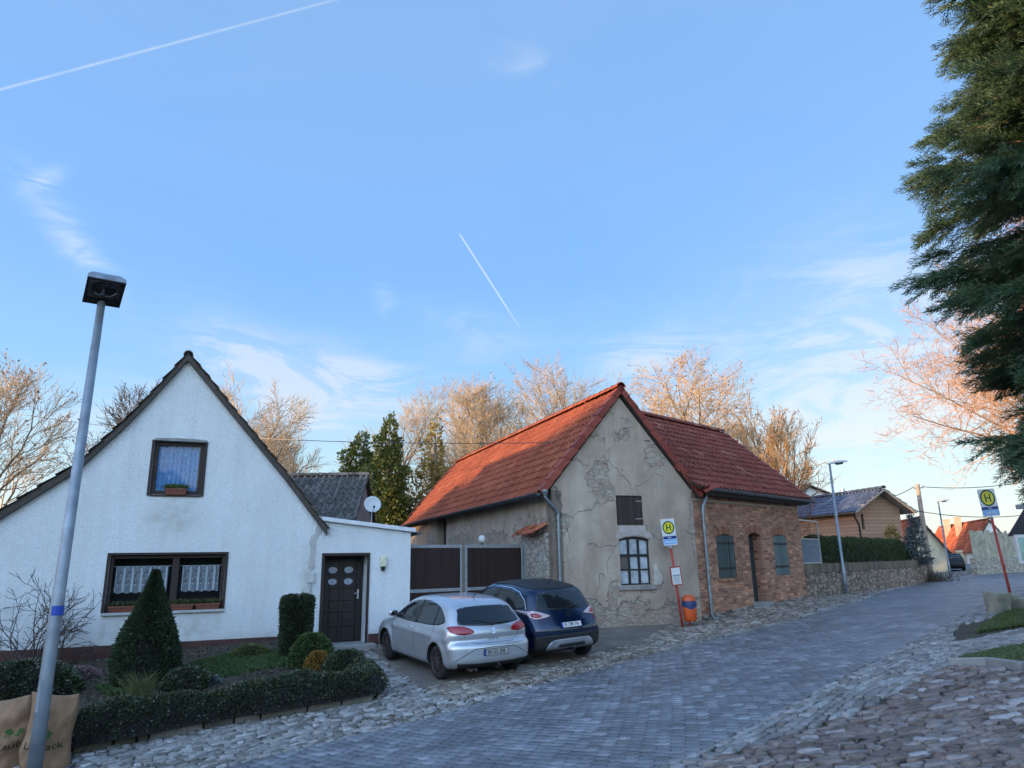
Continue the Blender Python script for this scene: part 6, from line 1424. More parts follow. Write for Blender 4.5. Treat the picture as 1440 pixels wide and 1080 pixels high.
for sd_ in 'LR':
    y_=1 if sd_=='L' else -1
    o=bmobj('side_windows',cb_.patch(rnd_poly([(.60,1.16),(.62,1.26),(.85,1.40),(1.3,1.47),(1.8,1.475),(2.2,1.42),(2.6,1.28),(2.82,1.10),(2.3,1.065),(1.5,1.07),(.9,1.09)],3),sd_,.001),M_carglass,blue)
    for a in ([(1.72,1.07),(1.80,1.07),(1.78,1.475),(1.72,1.475)],[(.98,1.09),(1.02,1.09),(1.06,1.43),(1.02,1.43)]): bmobj('door_pillar',cb_.patch(a,sd_,.006,.06),M_clad,o)
    seam(blue,cb_,[(.52,1.12),(.66,1.30),(.92,1.44),(1.3,1.505),(1.8,1.51),(2.25,1.45),(2.62,1.31)],sd_,M_chrome,.022,'chrome_strip')
    seam(blue,cb_,[(1.78,1.05),(1.77,.42)],sd_); seam(blue,cb_,[(2.88,1.08),(2.9,.8),(2.8,.42),(1.25,.42)],sd_)
    bmobj('cladding',cb_.patch([(1.18,.25),(2.98,.25),(2.98,.42),(1.18,.42)],sd_,.006,.1),M_clad,blue)
    for wx in cb_.wh:
        P_=[(wx+.40*math.cos(a),.335+.40*math.sin(a)) for a in np.linspace(math.pi*1.02,-.02*math.pi,18)]+[(wx+.455*math.cos(a),.335+.455*math.sin(a)) for a in np.linspace(-.02*math.pi,math.pi*1.02,18)]
        P_=[(x_,max(z_,.27)) for x_,z_ in P_]
        try: bmobj('arch_trim',cb_.patch(P_,sd_,.007,.2),M_clad,blue)
        except Exception: pass
    p=cb_.root(np.array([[1.9,0,.98]]),np.array([[0,1.*y_,0]]),1.3)[0]; m=MB(); m.tube([p,p+np.array([.02,.03*y_,0]),p+np.array([.17,.03*y_,.0]),p+np.array([.2,0,0])],.014,8); m.build('door_handle',M_blue,blue,local=True,smooth=True)
    p=cb_.root(np.array([[2.75,0,1.12]]),np.array([[0,1.*y_,0]]),1.3)[0]; m=MB(); m.lathe((0,0,0),[(0,-.07),(.08,-.065),(.1,-.01),(.09,.04),(0,.06)],14,fr=lambda x,y,z:(p[0]+z*1.1,p[1]+y_*(.12)+x*1.2,p[2]+.05+y*.85)); m.tube([p,p+np.array([.01,.1*y_,.02])],.025,8); m.build('wing_mirror',M_clad,blue,local=True,smooth=True)
o=bmobj('rear_window',cb_.patch(rnd_poly([(-.60,1.12),(-.67,1.17),(-.60,1.32),(-.53,1.43),(0,1.46),(.53,1.43),(.60,1.32),(.67,1.17),(.60,1.12),(0,1.09)],3),'B',.001),M_carglass,blue)
m=MB(); p=surf_pt(cb_,0,1.12); q=surf_pt(cb_,-.34,1.16); m.tube([p+np.array([-.02,0,0]),q+np.array([-.02,0,0])],.009,6); m.build('rear_wiper',M_clad,o,local=True)
for sg in (-1,1):
    P_=[(.46,.985),(.46,1.01),(.60,1.06),(.74,1.10),(.85,1.08),(.85,.99),(.78,.94),(.66,.95)]
    o=bmobj('tail_light',cb_.patch(rnd_poly([(a*sg,b) for a,b in P_],3),'B',.004),M_lampclr,blue)
    bmobj('red_lens',cb_.patch(rnd_poly([(.62*sg,1.0),(.72*sg,1.05),(.82*sg,1.04),(.80*sg,.98),(.70*sg,.97)],3),'B',.011,.05),M_lampred,o)
seam(blue,cb_,[(-.72,.93),(-.64,.80),(-.56,.70),(.56,.70),(.64,.80),(.72,.93)],'B',w=.008)
bmobj('lower_bumper',cb_.patch([(-.84,.29),(.84,.29),(.86,.60),(.55,.63),(-.55,.63),(-.86,.60)],'B',.007,.06),M_clad,blue)
sk=bmobj('skid_plate',cb_.patch(rnd_poly([(-.62,.34),(-.50,.50),(-.30,.535),(.30,.535),(.50,.50),(.62,.34),(.45,.33),(0,.35),(-.45,.33)],3),'B',.014,.06),M_skid,blue)
bmobj('diffuser',cb_.patch([(-.36,.38),(.36,.38),(.32,.44),(-.32,.44)],'B',.022,.1),M_clad,sk)
numberplate(blue,cb_,.80,'SK\u00b7ZM 596')
fe2=platefr(cb_,1.0); m=MB(); 
for k in range(24):
    a,b=2*math.pi*k/24,2*math.pi*(k+1)/24; q=[(math.cos(a)*.062,math.sin(a)*.062),(math.cos(b)*.062,math.sin(b)*.062),(math.cos(b)*.05,math.sin(b)*.05),(math.cos(a)*.05,math.sin(a)*.05)]; m.add([fe2(x_,z_,.004) for x_,z_ in q],[(0,1,2,3)])
m.add([fe2(x_,z_,.005) for x_,z_ in [(-.085,.006),(0,.012),(.03,-.004),(-.02,-.004)]],[(0,1,2,3)]); m.add([fe2(x_,z_,.005) for x_,z_ in [(.085,-.006),(0,-.012),(-.03,.004),(.02,.004)]],[(0,1,2,3)]); m.build('emblem',M_chrome,blue,local=True,fixn=False)
m=MB(); m.tube([(.2,.0,.30),(-.05,.0,.30),(-.07,.0,.36)],.02,8); m.build('tow_hitch',M_iron,blue,local=True)
m=MB(); m.tube([(.9,0,1.57),(.86,0,1.6),(.74,0,1.70)],[.012,.008,.003],6); m.build('antenna',M_clad,blue,local=True)
for wx in cb_.wh:
    for sg in (-1,1): wheel(blue,wx,sg*(.785),.335,.215,M_rim,5,sg)
# --- two cars far down the street
def far_car(label,px,py,Yd,hd,paint):
    g=atY(px,py,Yd); x,y=float(g[0]),Yd; r=carroot('parked_car',label,(x,y,H(x,y)),hd,.8); r['group']=None or 'cars parked far down the street'
    finish_body(cs_,cs_.body(.12),r,paint,.362)
    for sd_ in 'LR': bmobj('side_windows',cs_.patch([(.62,1.03),(.86,1.25),(1.7,1.375),(2.3,1.31),(2.95,.975),(1.6,.945)],sd_,.004,.2),M_carglass,r)
    bmobj('rear_window',cs_.patch([(-.62,1.02),(-.55,1.28),(.55,1.28),(.62,1.02)],'B',.004,.2),M_carglass,r)
    for wx in cs_.wh:
        for sg in (-1,1): wheel(r,wx,sg*.77,.315,.205,M_rim,5,sg)
far_car('dark car parked far down the street beside the lamp post foot',1341,800,62,60,M_clad)
far_car('pale blue car parked far down the street behind the dark car',1324,790,68,55,m_paint('pale_blue_paint',(.35,.45,.55)))
# ------------------------------------------------------------ lamps, signs, bin, sacks
M_post=simple('galvanised_post',(.25,.29,.33),.5,.45,var=.25,scale=4)
def lamp_near():
    px,py=-5.78,9.25; z0=H(px,py); L=thing('street_lamp','tall grey street lamp with boxy head in the left foreground','street lamp',(px,py,z0),'street lamps')
    top=atY(143,424,py); m=MB(); n=16
    m.tube([(px,py,z0-.2),(px,py,z0+1.2),(top[0],top[1],top[2])],[.085,.078,.05],18); m.build('post',M_post,L,smooth=True,fixn=False)
    b=atY(82,858,py); t=(b[2]-z0)/(top[2]-z0); r=.085+(.05-.085)*t+.003; cx_=px+(top[0]-px)*t
    m=MB(); m.lathe((cx_,py,b[2]-.06),[(r,0),(r,.115)],18); m.build('blue_sticker',simple('blue_tape',(.015,.06,.38),.5,var=.1),L,smooth=True,fixn=False)
    b2=b[2]+.62; m=MB(); m.lathe((px+(top[0]-px)*((b2-z0)/(top[2]-z0)),py,b2),[(.078,0),(.078,.05)],18); m.build('number_tag',simple('pale_tag',(.5,.55,.58),.6),L,fixn=False) if False else None
    m=MB(); aa=[rad(-125+k*7) for k in range(6)]; hz=z0+.75; rr=.083; m.add([(px+rr*math.cos(a),py+rr*math.sin(a),hz) for a in aa]+[(px+rr*math.cos(a),py+rr*math.sin(a),hz+.36) for a in aa],[(k,k+1,7+k,6+k) for k in range(5)]); m.build('service_hatch',simple('hatch_grey',(.22,.26,.30),.6,.3,var=.3),L,fixn=False)
    # head: shallow box tilted a little up, pointing over the street to the upper right
    o=np.array(top); f=np.array([.50,-.70,.30]); f/=np.linalg.norm(f); s=np.cross(f,[0,0,1.]); s/=np.linalg.norm(s); u=np.cross(s,f)
    fr=lambda a,b_,c:o+s*a+f*b_+u*c
    m=MB(); q=[(-.22,-.06),(.22,-.06),(.23,.50),(-.23,.50)]
    m.add([fr(x,y,-.0) for x,y in q]+[fr(x*1.0,y,.06) for x,y in q]+[fr(x*.75,y*.75+.04,.17) for x,y in q],[(0,1,5,4),(1,2,6,5),(2,3,7,6),(3,0,4,7),(4,5,9,8),(5,6,10,9),(6,7,11,10),(7,4,8,11),(8,9,10,11)]); h=m.build('lamp_head',simple('lamp_housing',(.26,.30,.34),.5,.4,var=.3),L); bevel(h,.012)
    m=MB(); m.add([fr(x*.93,y*.9+.01,.004) for x,y in q],[(0,1,2,3)]); m.build('reflector',simple('lamp_reflector',(.16,.15,.15),.35,.6,var=.6,scale=14),h,fixn=False)
    m=MB()
    for (x0,x1,y0,y1) in ((-.23,-.20,-.06,.50),(.20,.23,-.06,.50),(-.20,.20,-.06,.05),(-.20,.20,.47,.50)): m.box((x0,y0,-.018),(x1,y1,.0),fr=fr)
    m.build('lamp_rim',M_black,h)
    m=MB(); m.lathe((0,0,0),[(.0,-.03),(.10,-.028),(.16,-.005),(.165,.0)],20,fr=lambda x,y,z: fr(x,y+.26,z-.0)); m.build('lamp_bowl',m_glass('lamp_glass',(.6,.6,.62),1.6),h,smooth=True,fixn=False)
lamp_near()
def lamp_far(px,py_t,py_b,Y,label,hd,first=None):
    b=atY(px,py_b,Y); x=float(atY(px,py_b,Y)[0]); z0=H(x,Y); top=atY(px,py_t,Y)
    h=float(top[2])-z0; L=thing('street_lamp',label,'street lamp',(x,Y,z0),'street lamps')
    m=MB(); m.tube([(x,Y,z0-.2),(x,Y,z0+1.),(x,Y,z0+1.02),(x,Y,z0+h)],[.075,.07,.055,.04],12); m.build('post',M_post,L,smooth=True,fixn=False)
    a=rad(hd); d=np.array([math.cos(a),math.sin(a),.1]); s=np.array([-d[1],d[0],0]); u=np.array([0,0,1.]); o=np.array([x,Y,z0+h])
    fr=lambda p,q,r:o+d*p+s*q+u*r
    pr=[(-.10,.04,.03),(.05,.08,.06),(.3,.13,.09),(.55,.12,.07),(.68,.05,.03)]; v=[];f=[]
    for (p,w_,hh) in pr: v+=[fr(p,-w_,0),fr(p,w_,0),fr(p,w_*.8,hh*.7),fr(p,0,hh),fr(p,-w_*.8,hh*.7)]
    for i in range(4):
        for k in range(5): f.append((i*5+k,i*5+(k+1)%5,(i+1)*5+(k+1)%5,(i+1)*5+k))
    f+=[(0,1,2,3,4),(24,23,22,21,20)]
    m=MB(); m.add(v,f); hd_=m.build('lamp_head',simple('pale_lamp_head',(.40,.42,.44),.5),L,smooth=False)
    m=MB(); m.lathe((0,0,0),[(0,-.08),(.08,-.07),(.11,0)],14,fr=lambda x_,y_,z_: fr(.36+x_*1.6,y_,z_)); m.build('lamp_glass',M_glassd,hd_,smooth=True,fixn=False)
lamp_far(1190,652,835,27.6,'slim street lamp standing on the pavement in front of the rubble wall',-10)
lamp_far(1337,705,813,45.,'distant street lamp at the bend beyond the rubble wall',-5)
# bus stop signs
M_redpost=simple('red_post_paint',(.36,.045,.035),.5,var=.3,scale=8); M_signw=simple('sign_white',(.66,.68,.68),.45,var=.05); M_signg=simple('sign_green',(.008,.085,.035),.45); M_signy=simple('sign_yellow',(.72,.60,.03),.45); M_navy=simple('sign_navy',(.008,.03,.20),.45); M_sky=simple('sign_light_blue',(.20,.46,.82),.45,var=.1)
def disc(mb,fr,r,d,n=40,r0=0.):
    v=[fr(r*math.cos(2*math.pi*k/n),r*math.sin(2*math.pi*k/n),d) for k in range(n)]
    if r0: 
        v+=[fr(r0*math.cos(2*math.pi*k/n),r0*math.sin(2*math.pi*k/n),d) for k in range(n)]; mb.add(v,[(k,(k+1)%n,n+(k+1)%n,n+k) for k in range(n)])
    else: mb.add(v,[tuple(range(n))])
def stop_sign(label,base,top,az,board=None,w=.40,h=.66):
    """base/top: world ends of the leaning post axis; the plate stands above top"""
    base=np.array(base);top=np.array(top); T=thing('bus_stop_sign',label,'bus stop sign',tuple(base),'bus stop signs')
    ax=(top-base); L=np.linalg.norm(ax); ax/=L; a=rad(az); t=np.array([math.cos(a),math.sin(a),0.]); t=t-ax*(t@ax); t/=np.linalg.norm(t); n=np.cross(t,ax)
    m=MB(); m.tube([base-ax*.1,top+ax*(h*.0)],.032,12); m.build('post',M_redpost,T,smooth=True,fixn=False)
    m=MB(); m.tube([top-ax*.02,top+ax*.5],.018,8); m.lathe((0,0,0),[(.04,0),(.045,.03),(.03,.06),(0,.06)],10,fr=lambda x,y,z: top+t*x+n*y+ax*(z-.05)); m.build('clamp',M_chrome if False else M_galv,T)
    fr=lambda x,y,z: top+ax*(h/2+.02+y)+t*x+n*(z+.03)
    P=[]; r=.03
    for cx_,cy_,a0 in ((w/2-r,h/2-r,0),(-w/2+r,h/2-r,90),(-w/2+r,-h/2+r,180),(w/2-r,-h/2+r,270)):
        for k in range(5): an=rad(a0+k*22.5); P.append((cx_+r*math.cos(an),cy_+r*math.sin(an)))
    m=MB(); m.prism(P,fr,-.008,.0,uv=False); pl=m.build('sign_plate',M_signw,T)
    e=h*.17; frc=lambda x,y,z: fr(x,y+e,z); R=w*.43
    m=MB(); disc(m,frc,R,.003,r0=R*.80); m.build('green_ring',M_signg,pl,fixn=False)
    m=MB(); disc(m,frc,R*.80,.0035); m.build('yellow_disc',M_signy,pl,fixn=False)
    m=MB(); k=R*.80
    for q in ((-.50,-.26,-.62,.62),(.26,.50,-.62,.62),(-.26,.26,-.11,.11)): m.add([frc(q[0]*k,q[2]*k,.006),frc(q[1]*k,q[2]*k,.006),frc(q[1]*k,q[3]*k,.006),frc(q[0]*k,q[3]*k,.006)],[(0,1,2,3)])
    m.build('letter_h',M_signg,pl,fixn=False)
    m=MB(); y0,y1=-h*.26,-h*.155; m.add([fr(-w/2+.008,y0,.003),fr(w/2-.008,y0,.003),fr(w/2-.008,y1,.003),fr(-w/2+.008,y1,.003)],[(0,1,2,3)]); m.build('name_band',M_navy,pl,fixn=False)
    m=MB(); m.add([fr(-w/2+.02,-h*.46,.003),fr(w/2-.02,-h*.46,.003),fr(w/2-.02,-h*.27,.003),fr(-w/2+.02,-h*.27,.003)],[(0,1,2,3)]); lb=m.build('line_field',M_sky,pl,fixn=False)
    m=MB()
    for (x0,x1,yy,hh_) in ((-.07,.05,-.205*h,.012),(-.05,.03,-.23*h,.008)): m.add([fr(x0,yy,.006),fr(x1,yy,.006),fr(x1,yy+hh_,.006),fr(x0,yy+hh_,.006)],[(0,1,2,3)])
    for k_ in range(4): x0=-.14+k_*.075; m.add([fr(x0,-.40*h,.006),fr(x0+.05,-.40*h,.006),fr(x0+.05,-.40*h+.045,.006),fr(x0,-.40*h+.045,.006)],[(0,1,2,3)])
    m.build('small_print',M_signw,pl,fixn=False)
    if board:
        z0_,z1_,bw=board; fb=lambda x,y,z: base+ax*y+t*x+n*(z+.04)
        m=MB(); m.box((-bw/2,z0_,0),(bw/2,z1_,.03),fr=fb); b=m.build('timetable_case',M_redpost,T); m=MB(); m.add([fb(-bw/2+.025,z0_+.03,.033),fb(bw/2-.025,z0_+.03,.033),fb(bw/2-.025,z1_-.03,.033),fb(-bw/2+.025,z1_-.03,.033)],[(0,1,2,3)]); sh=m.build('timetable_sheet',M_signw,b,fixn=False)
        m=MB(); zm=(z0_+z1_)/2; m.add([fb(-bw/2+.04,zm,.037),fb(bw/2-.04,zm,.037),fb(bw/2-.04,zm+.035,.037),fb(-bw/2+.04,zm+.035,.037)],[(0,1,2,3)])
        for k_ in range(8): m.add([fb(-bw/2+.05,z0_+.05+k_*.025,.037),fb(bw/2-.06,z0_+.05+k_*.025,.037),fb(bw/2-.06,z0_+.058+k_*.025,.037),fb(-bw/2+.05,z0_+.058+k_*.025,.037)],[(0,1,2,3)])
        m.build('small_print',simple('grey_print',(.25,.28,.33),.6),sh,fixn=False)
    return T
bp=atY(960,880,19.3); b0=np.array([float(bp[0]),19.3,H(float(bp[0]),19.3)]); tp=atY(943,768,19.3)
stop_sign('bus stop sign with a timetable case in front of the beige barn wall',b0,tp,14,board=((atY(953,823,19.3)[2]-b0[2]),(atY(949,802,19.3)[2]-b0[2]+.1),.30),w=.40,h=.70)
rp=atY(1423,843,18.6); b1=np.array([float(rp[0]),18.6,H(float(rp[0]),18.6)]); tp=atY(1394,727,18.6)
T=stop_sign('bus stop sign on a leaning red post at the right edge beside the stone blocks',b1,tp,8,w=.50,h=.70)
# litter bin
bc=atY(970,860,19.45); bx_,by_=float(bc[0]),19.45; bz=H(bx_,by_); bn=thing('litter_bin','orange litter bin with dark blue hood on a post beside the barn downpipe','litter bin',(bx_,by_,bz))
zt=float(atY(969,842,19.45)[2]); zb_=float(atY(970,874,19.45)[2])
m=MB(); m.lathe((bx_,by_,zb_),[(0,0),(.13,0),(.165,.05),(.185,.3),(.19,zt-zb_-.14),(.17,zt-zb_-.14),(.16,.06),(0,.05)],22); m.build('bin_body',simple('orange_plastic',(.62,.10,.022),.45,var=.12),bn,smooth=True)
m=MB(); m.lathe((bx_,by_,zb_),[(.192,zt-zb_-.18),(.197,zt-zb_-.12),(.19,zt-zb_-.06),(.17,zt-zb_-.04)],22); v=m.v[0]; v[:22*1,2]-=np.where(v[:22,1]<by_,.09,.0)*(1-np.abs(v[:22,0]-bx_)/.2); m.build('hood',simple('blue_hood',(.012,.035,.11),.5),bn,smooth=True,fixn=False)
m=MB(); m.lathe((bx_,by_,zt),[(.185,-.05),(.18,.0),(.16,.05),(.10,.09),(0,.10)],22); m.build('lid',simple('orange_lid',(.55,.09,.022),.45),bn,smooth=True)
m=MB(); m.tube([(bx_+.02,by_+.2,bz-.05),(bx_+.02,by_+.2,zt+.05)],.025,8); m.build('post',M_redpost,bn)
# paper sacks leaning by the lamp
M_paper=simple('brown_paper',(.25,.15,.085),.85,var=.22,scale=5,bs=.5,bsc=14)
def sack(label,cx,cy,w,h,d,az,lean,txt,seed,tz=.38,size=.16,tx=0.):
    rg=np.random.default_rng(seed); z0=H(cx,cy)-.02; T=thing('paper_sack',label,'paper sack',(cx,cy,z0),'paper sacks'); a=rad(az); t=np.array([math.cos(a),math.sin(a),0]); n=np.array([math.sin(a),-math.cos(a),0])
    nu,nv=22,22; ph=rg.uniform(0,6,8)
    def P(u,v,sg):
        prof=np.interp(v,[0,.06,.4,.8,1],[.75,1.,1.02,.75,.10]); dep=d/2*prof*(1-abs(2*u-1)**3*.85); ww=w*(1+.04*math.sin(v*7+ph[0])-.05*(v<.05))
        wr=.018*math.sin(u*9+v*4+ph[1])+.014*math.sin(u*5-v*13+ph[2])+.010*math.sin(u*21+v*9+ph[3])+.02*math.sin(v*6+u*3+ph[4])+.016*abs(math.sin(u*6+v*8+ph[6]))+.01*abs(math.sin(u*13-v*11+ph[7]))+.02*abs(math.sin(u*4-v*9+ph[1]))+.008*math.sin(u*30+v*25)
        top=h*(1+.05*math.sin(u*3+ph[5])); return np.array([cx,cy,z0])+t*((u-.5)*ww+.02*math.sin(v*6+ph[6]))+n*(sg*(dep+wr*(.2+prof*.8))-lean*v*h)+np.array([0,0,v*top])
    V=[];Fc=[]
    for sg in (1,-1):
        for i in range(nu+1):
            for j in range(nv+1): V.append(P(i/nu,j/nv,sg))
    K=(nu+1)*(nv+1)
    for s_ in (0,1):
        for i in range(nu):
            for j in range(nv): Fc.append((s_*K+i*(nv+1)+j,s_*K+(i+1)*(nv+1)+j,s_*K+(i+1)*(nv+1)+j+1,s_*K+i*(nv+1)+j+1))
    for j in range(nv):
        for i in (0,nu): Fc.append((i*(nv+1)+j,i*(nv+1)+j+1,K+i*(nv+1)+j+1,K+i*(nv+1)+j))
    for i in range(nu):
        for j in (0,nv): Fc.append((i*(nv+1)+j,(i+1)*(nv+1)+j,K+(i+1)*(nv+1)+j,K+i*(nv+1)+j))
    m=MB(); m.add(V,Fc); b=m.build('sack_body',M_paper,T,smooth=True)
    def fr(x,y,z=0.):
        u=min(max(.5+(x+tx)/w,0),1); v=min(max(y/h+tz,0),1); return P(u,v,1)+n*.008
    text_mesh('sack_lettering',txt,size,fr,simple('dark_green_print',(.012,.03,.012),.8),b,0)
    m=MB(); 
    for k in range(9): x0=rg.uniform(-.10,.06); y0=.10+rg.uniform(0,.07); m.add([fr(x0,y0),fr(x0+.05,y0-.01),fr(x0+.06,y0+.025),fr(x0+.02,y0+.03)],[(0,1,2,3)])
    m.build('leaf_print',simple('leaf_green_print',(.05,.13,.03),.8),b,fixn=False)
    return T
sb1=atZ(75,1095,H(-5.4,9.45)); 
def sackat(label,pl,pr_,pt,Yd,az,seed,txt='Laubsack',tx=0.):
    L_=atY(pl,1040,Yd);R__=atY(pr_,1040,Yd); t_=atY((pl+pr_)/2,pt,Yd); cx=float(L_[0]+R__[0])/2; h=float(t_[2])-H(cx,Yd)+.02
    return sack(label,cx,Yd,float(R__[0]-L_[0]),h,.34,az,-.05,txt,seed,.36,.115,tx)
sackat('full brown paper sack between the lamp post and the garden edging',41,99,973,9.65,14,3)
sackat('full brown paper sack at the bottom left corner, left of the lamp post',-30,36,980,9.75,10,6,'Laub',.17)
# stone blocks beside the right-hand sign
M_block=m_rubble('mossy_block',[(.24,.23,.20),(.33,.32,.27),(.18,.20,.13)],1.6,1.)
def block(label,px,py,Y,w,h,d,rz,seed):
    g=atY(px,py,Y); x=float(g[0]); z=H(x,Y); rg=np.random.default_rng(seed); m=MB(); c,s=math.cos(rad(rz)),math.sin(rad(rz))
    v=[]
    for k in range(8):
        lx=(-w/2 if k in (0,3,4,7) else w/2)+rg.normal(0,.02); ly=(-d/2 if k in (0,1,4,5) else d/2)+rg.normal(0,.02); lz=(-.1 if k<4 else h)+rg.normal(0,.02)*(k>3); v.append((x+lx*c-ly*s,Y+lx*s+ly*c,z+lz))
    m.add(v,[(0,3,2,1),(4,5,6,7),(0,1,5,4),(1,2,6,5),(2,3,7,6),(3,0,4,7)]); o=m.build('stone_block',M_block); bevel(o,.03,3); tag(o,label,'stone block','stone blocks by the bus stop sign')
M_block=simple('mossy_limestone',(.24,.24,.19),.9,var=.45,scale=3.5,bs=.8,bsc=16)
block('squarish pale stone block left of the leaning red post',1407,868,16.4,.36,.44,.36,10,1); block('low mossy stone block just right of the leaning red post',1426,866,16.6,.24,.36,.3,-20,2); block('broken stone block at the right edge beside the leaning red post',1438,866,16.5,.2,.28,.4,20,3)
# shelter / notice board at the right edge
sx0=float(atY(1410,720,22.9)[0]); zr_=float(atY(1408,712,21.)[2]); zz0=H(sx0,21.)
sh=thing('notice_shelter','dark roofed wooden shelter with a notice board at the right edge','shelter',(sx0,21.,zz0))
m=MB(); zlo=float(atY(1412,752,21.)[2]); xe=sx0+2.4
m.add([(sx0,20.8,zlo),(xe,20.5,zlo),(xe,21.6,zr_),(sx0+.0,21.9,zr_),(sx0,22.9,zlo),(xe,22.7,zlo)],[(0,1,2,3),(3,2,5,4),(0,3,4),(1,5,2),(0,4,5,1)]); o=m.build('shelter_roof',simple('slate_shingles',(.045,.05,.06),.7,var=.4,scale=9,bs=.6),sh)
m=MB(); m.box((sx0-.05,21.5,zr_-.02),(xe,22.2,zr_+.12)); m.build('ridge_cap',simple('pale_zinc_cap',(.35,.42,.48),.45,.4),sh)
for xx in (.28,2.2):
    for yy in (21.0,22.6): m=MB(); m.box((sx0+xx,yy,zz0-.2),(sx0+xx+.12,yy+.12,zlo+.05)); m.build('shelter_post',simple('grey_oak',(.20,.18,.16),.85,var=.3),sh)
bt=float(atY(1428,752,20.9)[2]); bb_=float(atY(1432,792,20.9)[2]); xb=float(atY(1427,760,20.9)[0])
m=MB(); m.box((xb,20.85,bb_),(xb+1.1,20.93,bt)); nbd=m.build('notice_board',M_whitepaint,sh); m=MB(); m.box((xb+.07,20.83,bb_+.08),(xb+1.03,20.848,bt-.08)); m.build('poster',simple('pale_green_poster',(.30,.48,.40),.5,var=.4,scale=5),nbd)
# ------------------------------------------------------------ rubble retaining wall, terrace, fence, hedge
WF=Fr(9.98,25.05,48.6); WL=17.2
m=MB(); wl=thing('retaining_wall','long rubble stone retaining wall topped by a band of upright bricks','wall',tuple(WF(8,.3)))
g=[(0,-.3),(WL,-.3),(WL,1.15),(0,1.18)]
M_rub=m_rubble('field_stone',[(.14,.11,.085),(.28,.215,.155),(.38,.30,.22),(.44,.37,.29),(.30,.19,.13),(.48,.43,.36)],4.6,1.5,.8)
m.prism(g,WF,-.45,0); m.build('rubble_wall',M_rub,wl)
m=MB(); rg=np.random.default_rng(2); u=0.
while u<WL: WF.bx(m,u,u+.066,1.14,1.44+rg.normal(0,.008),-.40,.03+rg.normal(0,.006)); u+=.078
m.build('brick_coping',m_tile('mossy_brick',[(0,(.10,.085,.06)),(.5,(.17,.13,.10)),(1,(.22,.19,.13))],.5,.9),wl)
ter=[tuple(WF(0,0,-.44)[:2]),tuple(WF(WL,0,-.44)[:2]),(30,56),(14,60),(2,42)]
sheet('garden_terrace',ter,0,M_meadow,3.,hf=lambda x,y:1.35)
m=MB(); WF.bx(m,WL-.02,WL+.4,-.3,1.35,-9,-.01); WF.bx(m,-.3,-.02,-.3,1.3,-3,-.36); o=m.build('terrace_edge',M_rub); o['kind']='structure'
bk_=gpt(1313,800) if False else None
# chain-link gate beside the cottage
f=thing('wire_fence','grey wire mesh garden gate on the wall between the brick cottage and the hedge','gate',tuple(WF(1.2,1.4)))
m=MB()
for q in ((.05,.09,1.42,3.05),(2.15,2.19,1.42,2.95),(.09,2.15,1.46,1.50),(.09,2.15,2.30,2.33),(.09,2.15,2.95,2.99)): WF.bx(m,q[0],q[1],q[2],q[3],-.2,-.16)
m.build('gate_frame',M_galv,f)
m=MB(); 
for k in range(-16,36):
    for sg in (1,-1):
        u0_=.09+k*.06; 
        pts=[]
        a=(u0_,1.5) if sg>0 else (u0_,2.3); b=(u0_+.8,2.3) if sg>0 else (u0_+.8,1.5)
        t0=max(0,(.09-a[0])/.8); t1=min(1,(2.15-a[0])/.8)
        if t1-t0>.03: m.tube([WF(a[0]+.8*t0,a[1]+(b[1]-a[1])*t0,-.18),WF(a[0]+.8*t1,a[1]+(b[1]-a[1])*t1,-.18)],.004,3,cap=False)
m.build('wire_mesh',M_galv,f,fixn=False)
m=MB(); WF.bx(m,.2,3.4,1.3,2.9,-2.6,-2.5); o=m.build('garden_shed_wall',simple('dark_boards',(.025,.028,.03),.8)); tag(o,'dark boarded garden screen seen through the wire gate','screen')
hp=[tuple(WF(u,0,-.75)[:2]) for u in (2.35,6,10,WL-1.2)]
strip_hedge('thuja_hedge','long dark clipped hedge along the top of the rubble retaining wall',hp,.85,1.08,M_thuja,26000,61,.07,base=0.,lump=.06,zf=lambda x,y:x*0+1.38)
for k,(u_,hh_) in enumerate(((2.9,1.9),)):
    c=WF(u_,1.35,-2.0); T=thing('bare_shrub','reddish leafless shrub behind the clipped hedge next to the wire gate','shrub',tuple(c)); rg=np.random.default_rng(71+k); big=[];small=[];tips=[]
    for j in range(14):
        a=rg.uniform(0,6.28); d=np.array([math.cos(a)*.5,math.sin(a)*.4,1.]); d/=np.linalg.norm(d); grow(rg,c+np.array([rg.normal(0,.35),rg.normal(0,.2),0]),d,rg.uniform(1.4,2.1),.02,1,3,big,small,(0,5,4),.6,.04,.14,tips,.5,.012)
    mt=simple('red_twigs',(.26,.10,.06),.85,var=.3); segs_mesh('stems',big,mt,T,4); segs_mesh('twigs',small,mt,T,3)
# blue spruce
bs=atY(1292,790,37.); bx0,bz0=float(bs[0]),float(atY(1292,792,37.)[2]); hs=float(atY(1287,722,37.)[2])-bz0
T=thing('blue_spruce','small grey blue spruce at the right end of the clipped hedge','tree',(bx0,37.,bz0)); rg=np.random.default_rng(5); P=[];D=[]
m=MB(); m.tube([(bx0,37,bz0-.9),(bx0,37,bz0+hs)],[.1,.02],8); m.build('trunk',M_bark,T)
for i in range(15):
    zz=hs*(i+.3)/15.5; R_s=.72*(1-zz/hs)+.06
    for k in range(9):
        a=rg.uniform(0,6.28); n=int(60*R_s)+10; t=rg.uniform(.15,1,n); P.append(np.array([bx0,37,bz0+zz])+np.stack([np.cos(a)*R_s*t,np.sin(a)*R_s*t,-.12*t*R_s+.1*t*t],1)+rg.normal(0,.05,(n,3))); D.append(np.tile([math.cos(a),math.sin(a),.2],(n,1)))
leafcloud('crown',np.vstack(P),.13,M_bluesp,T,rg,.35,np.vstack(D))
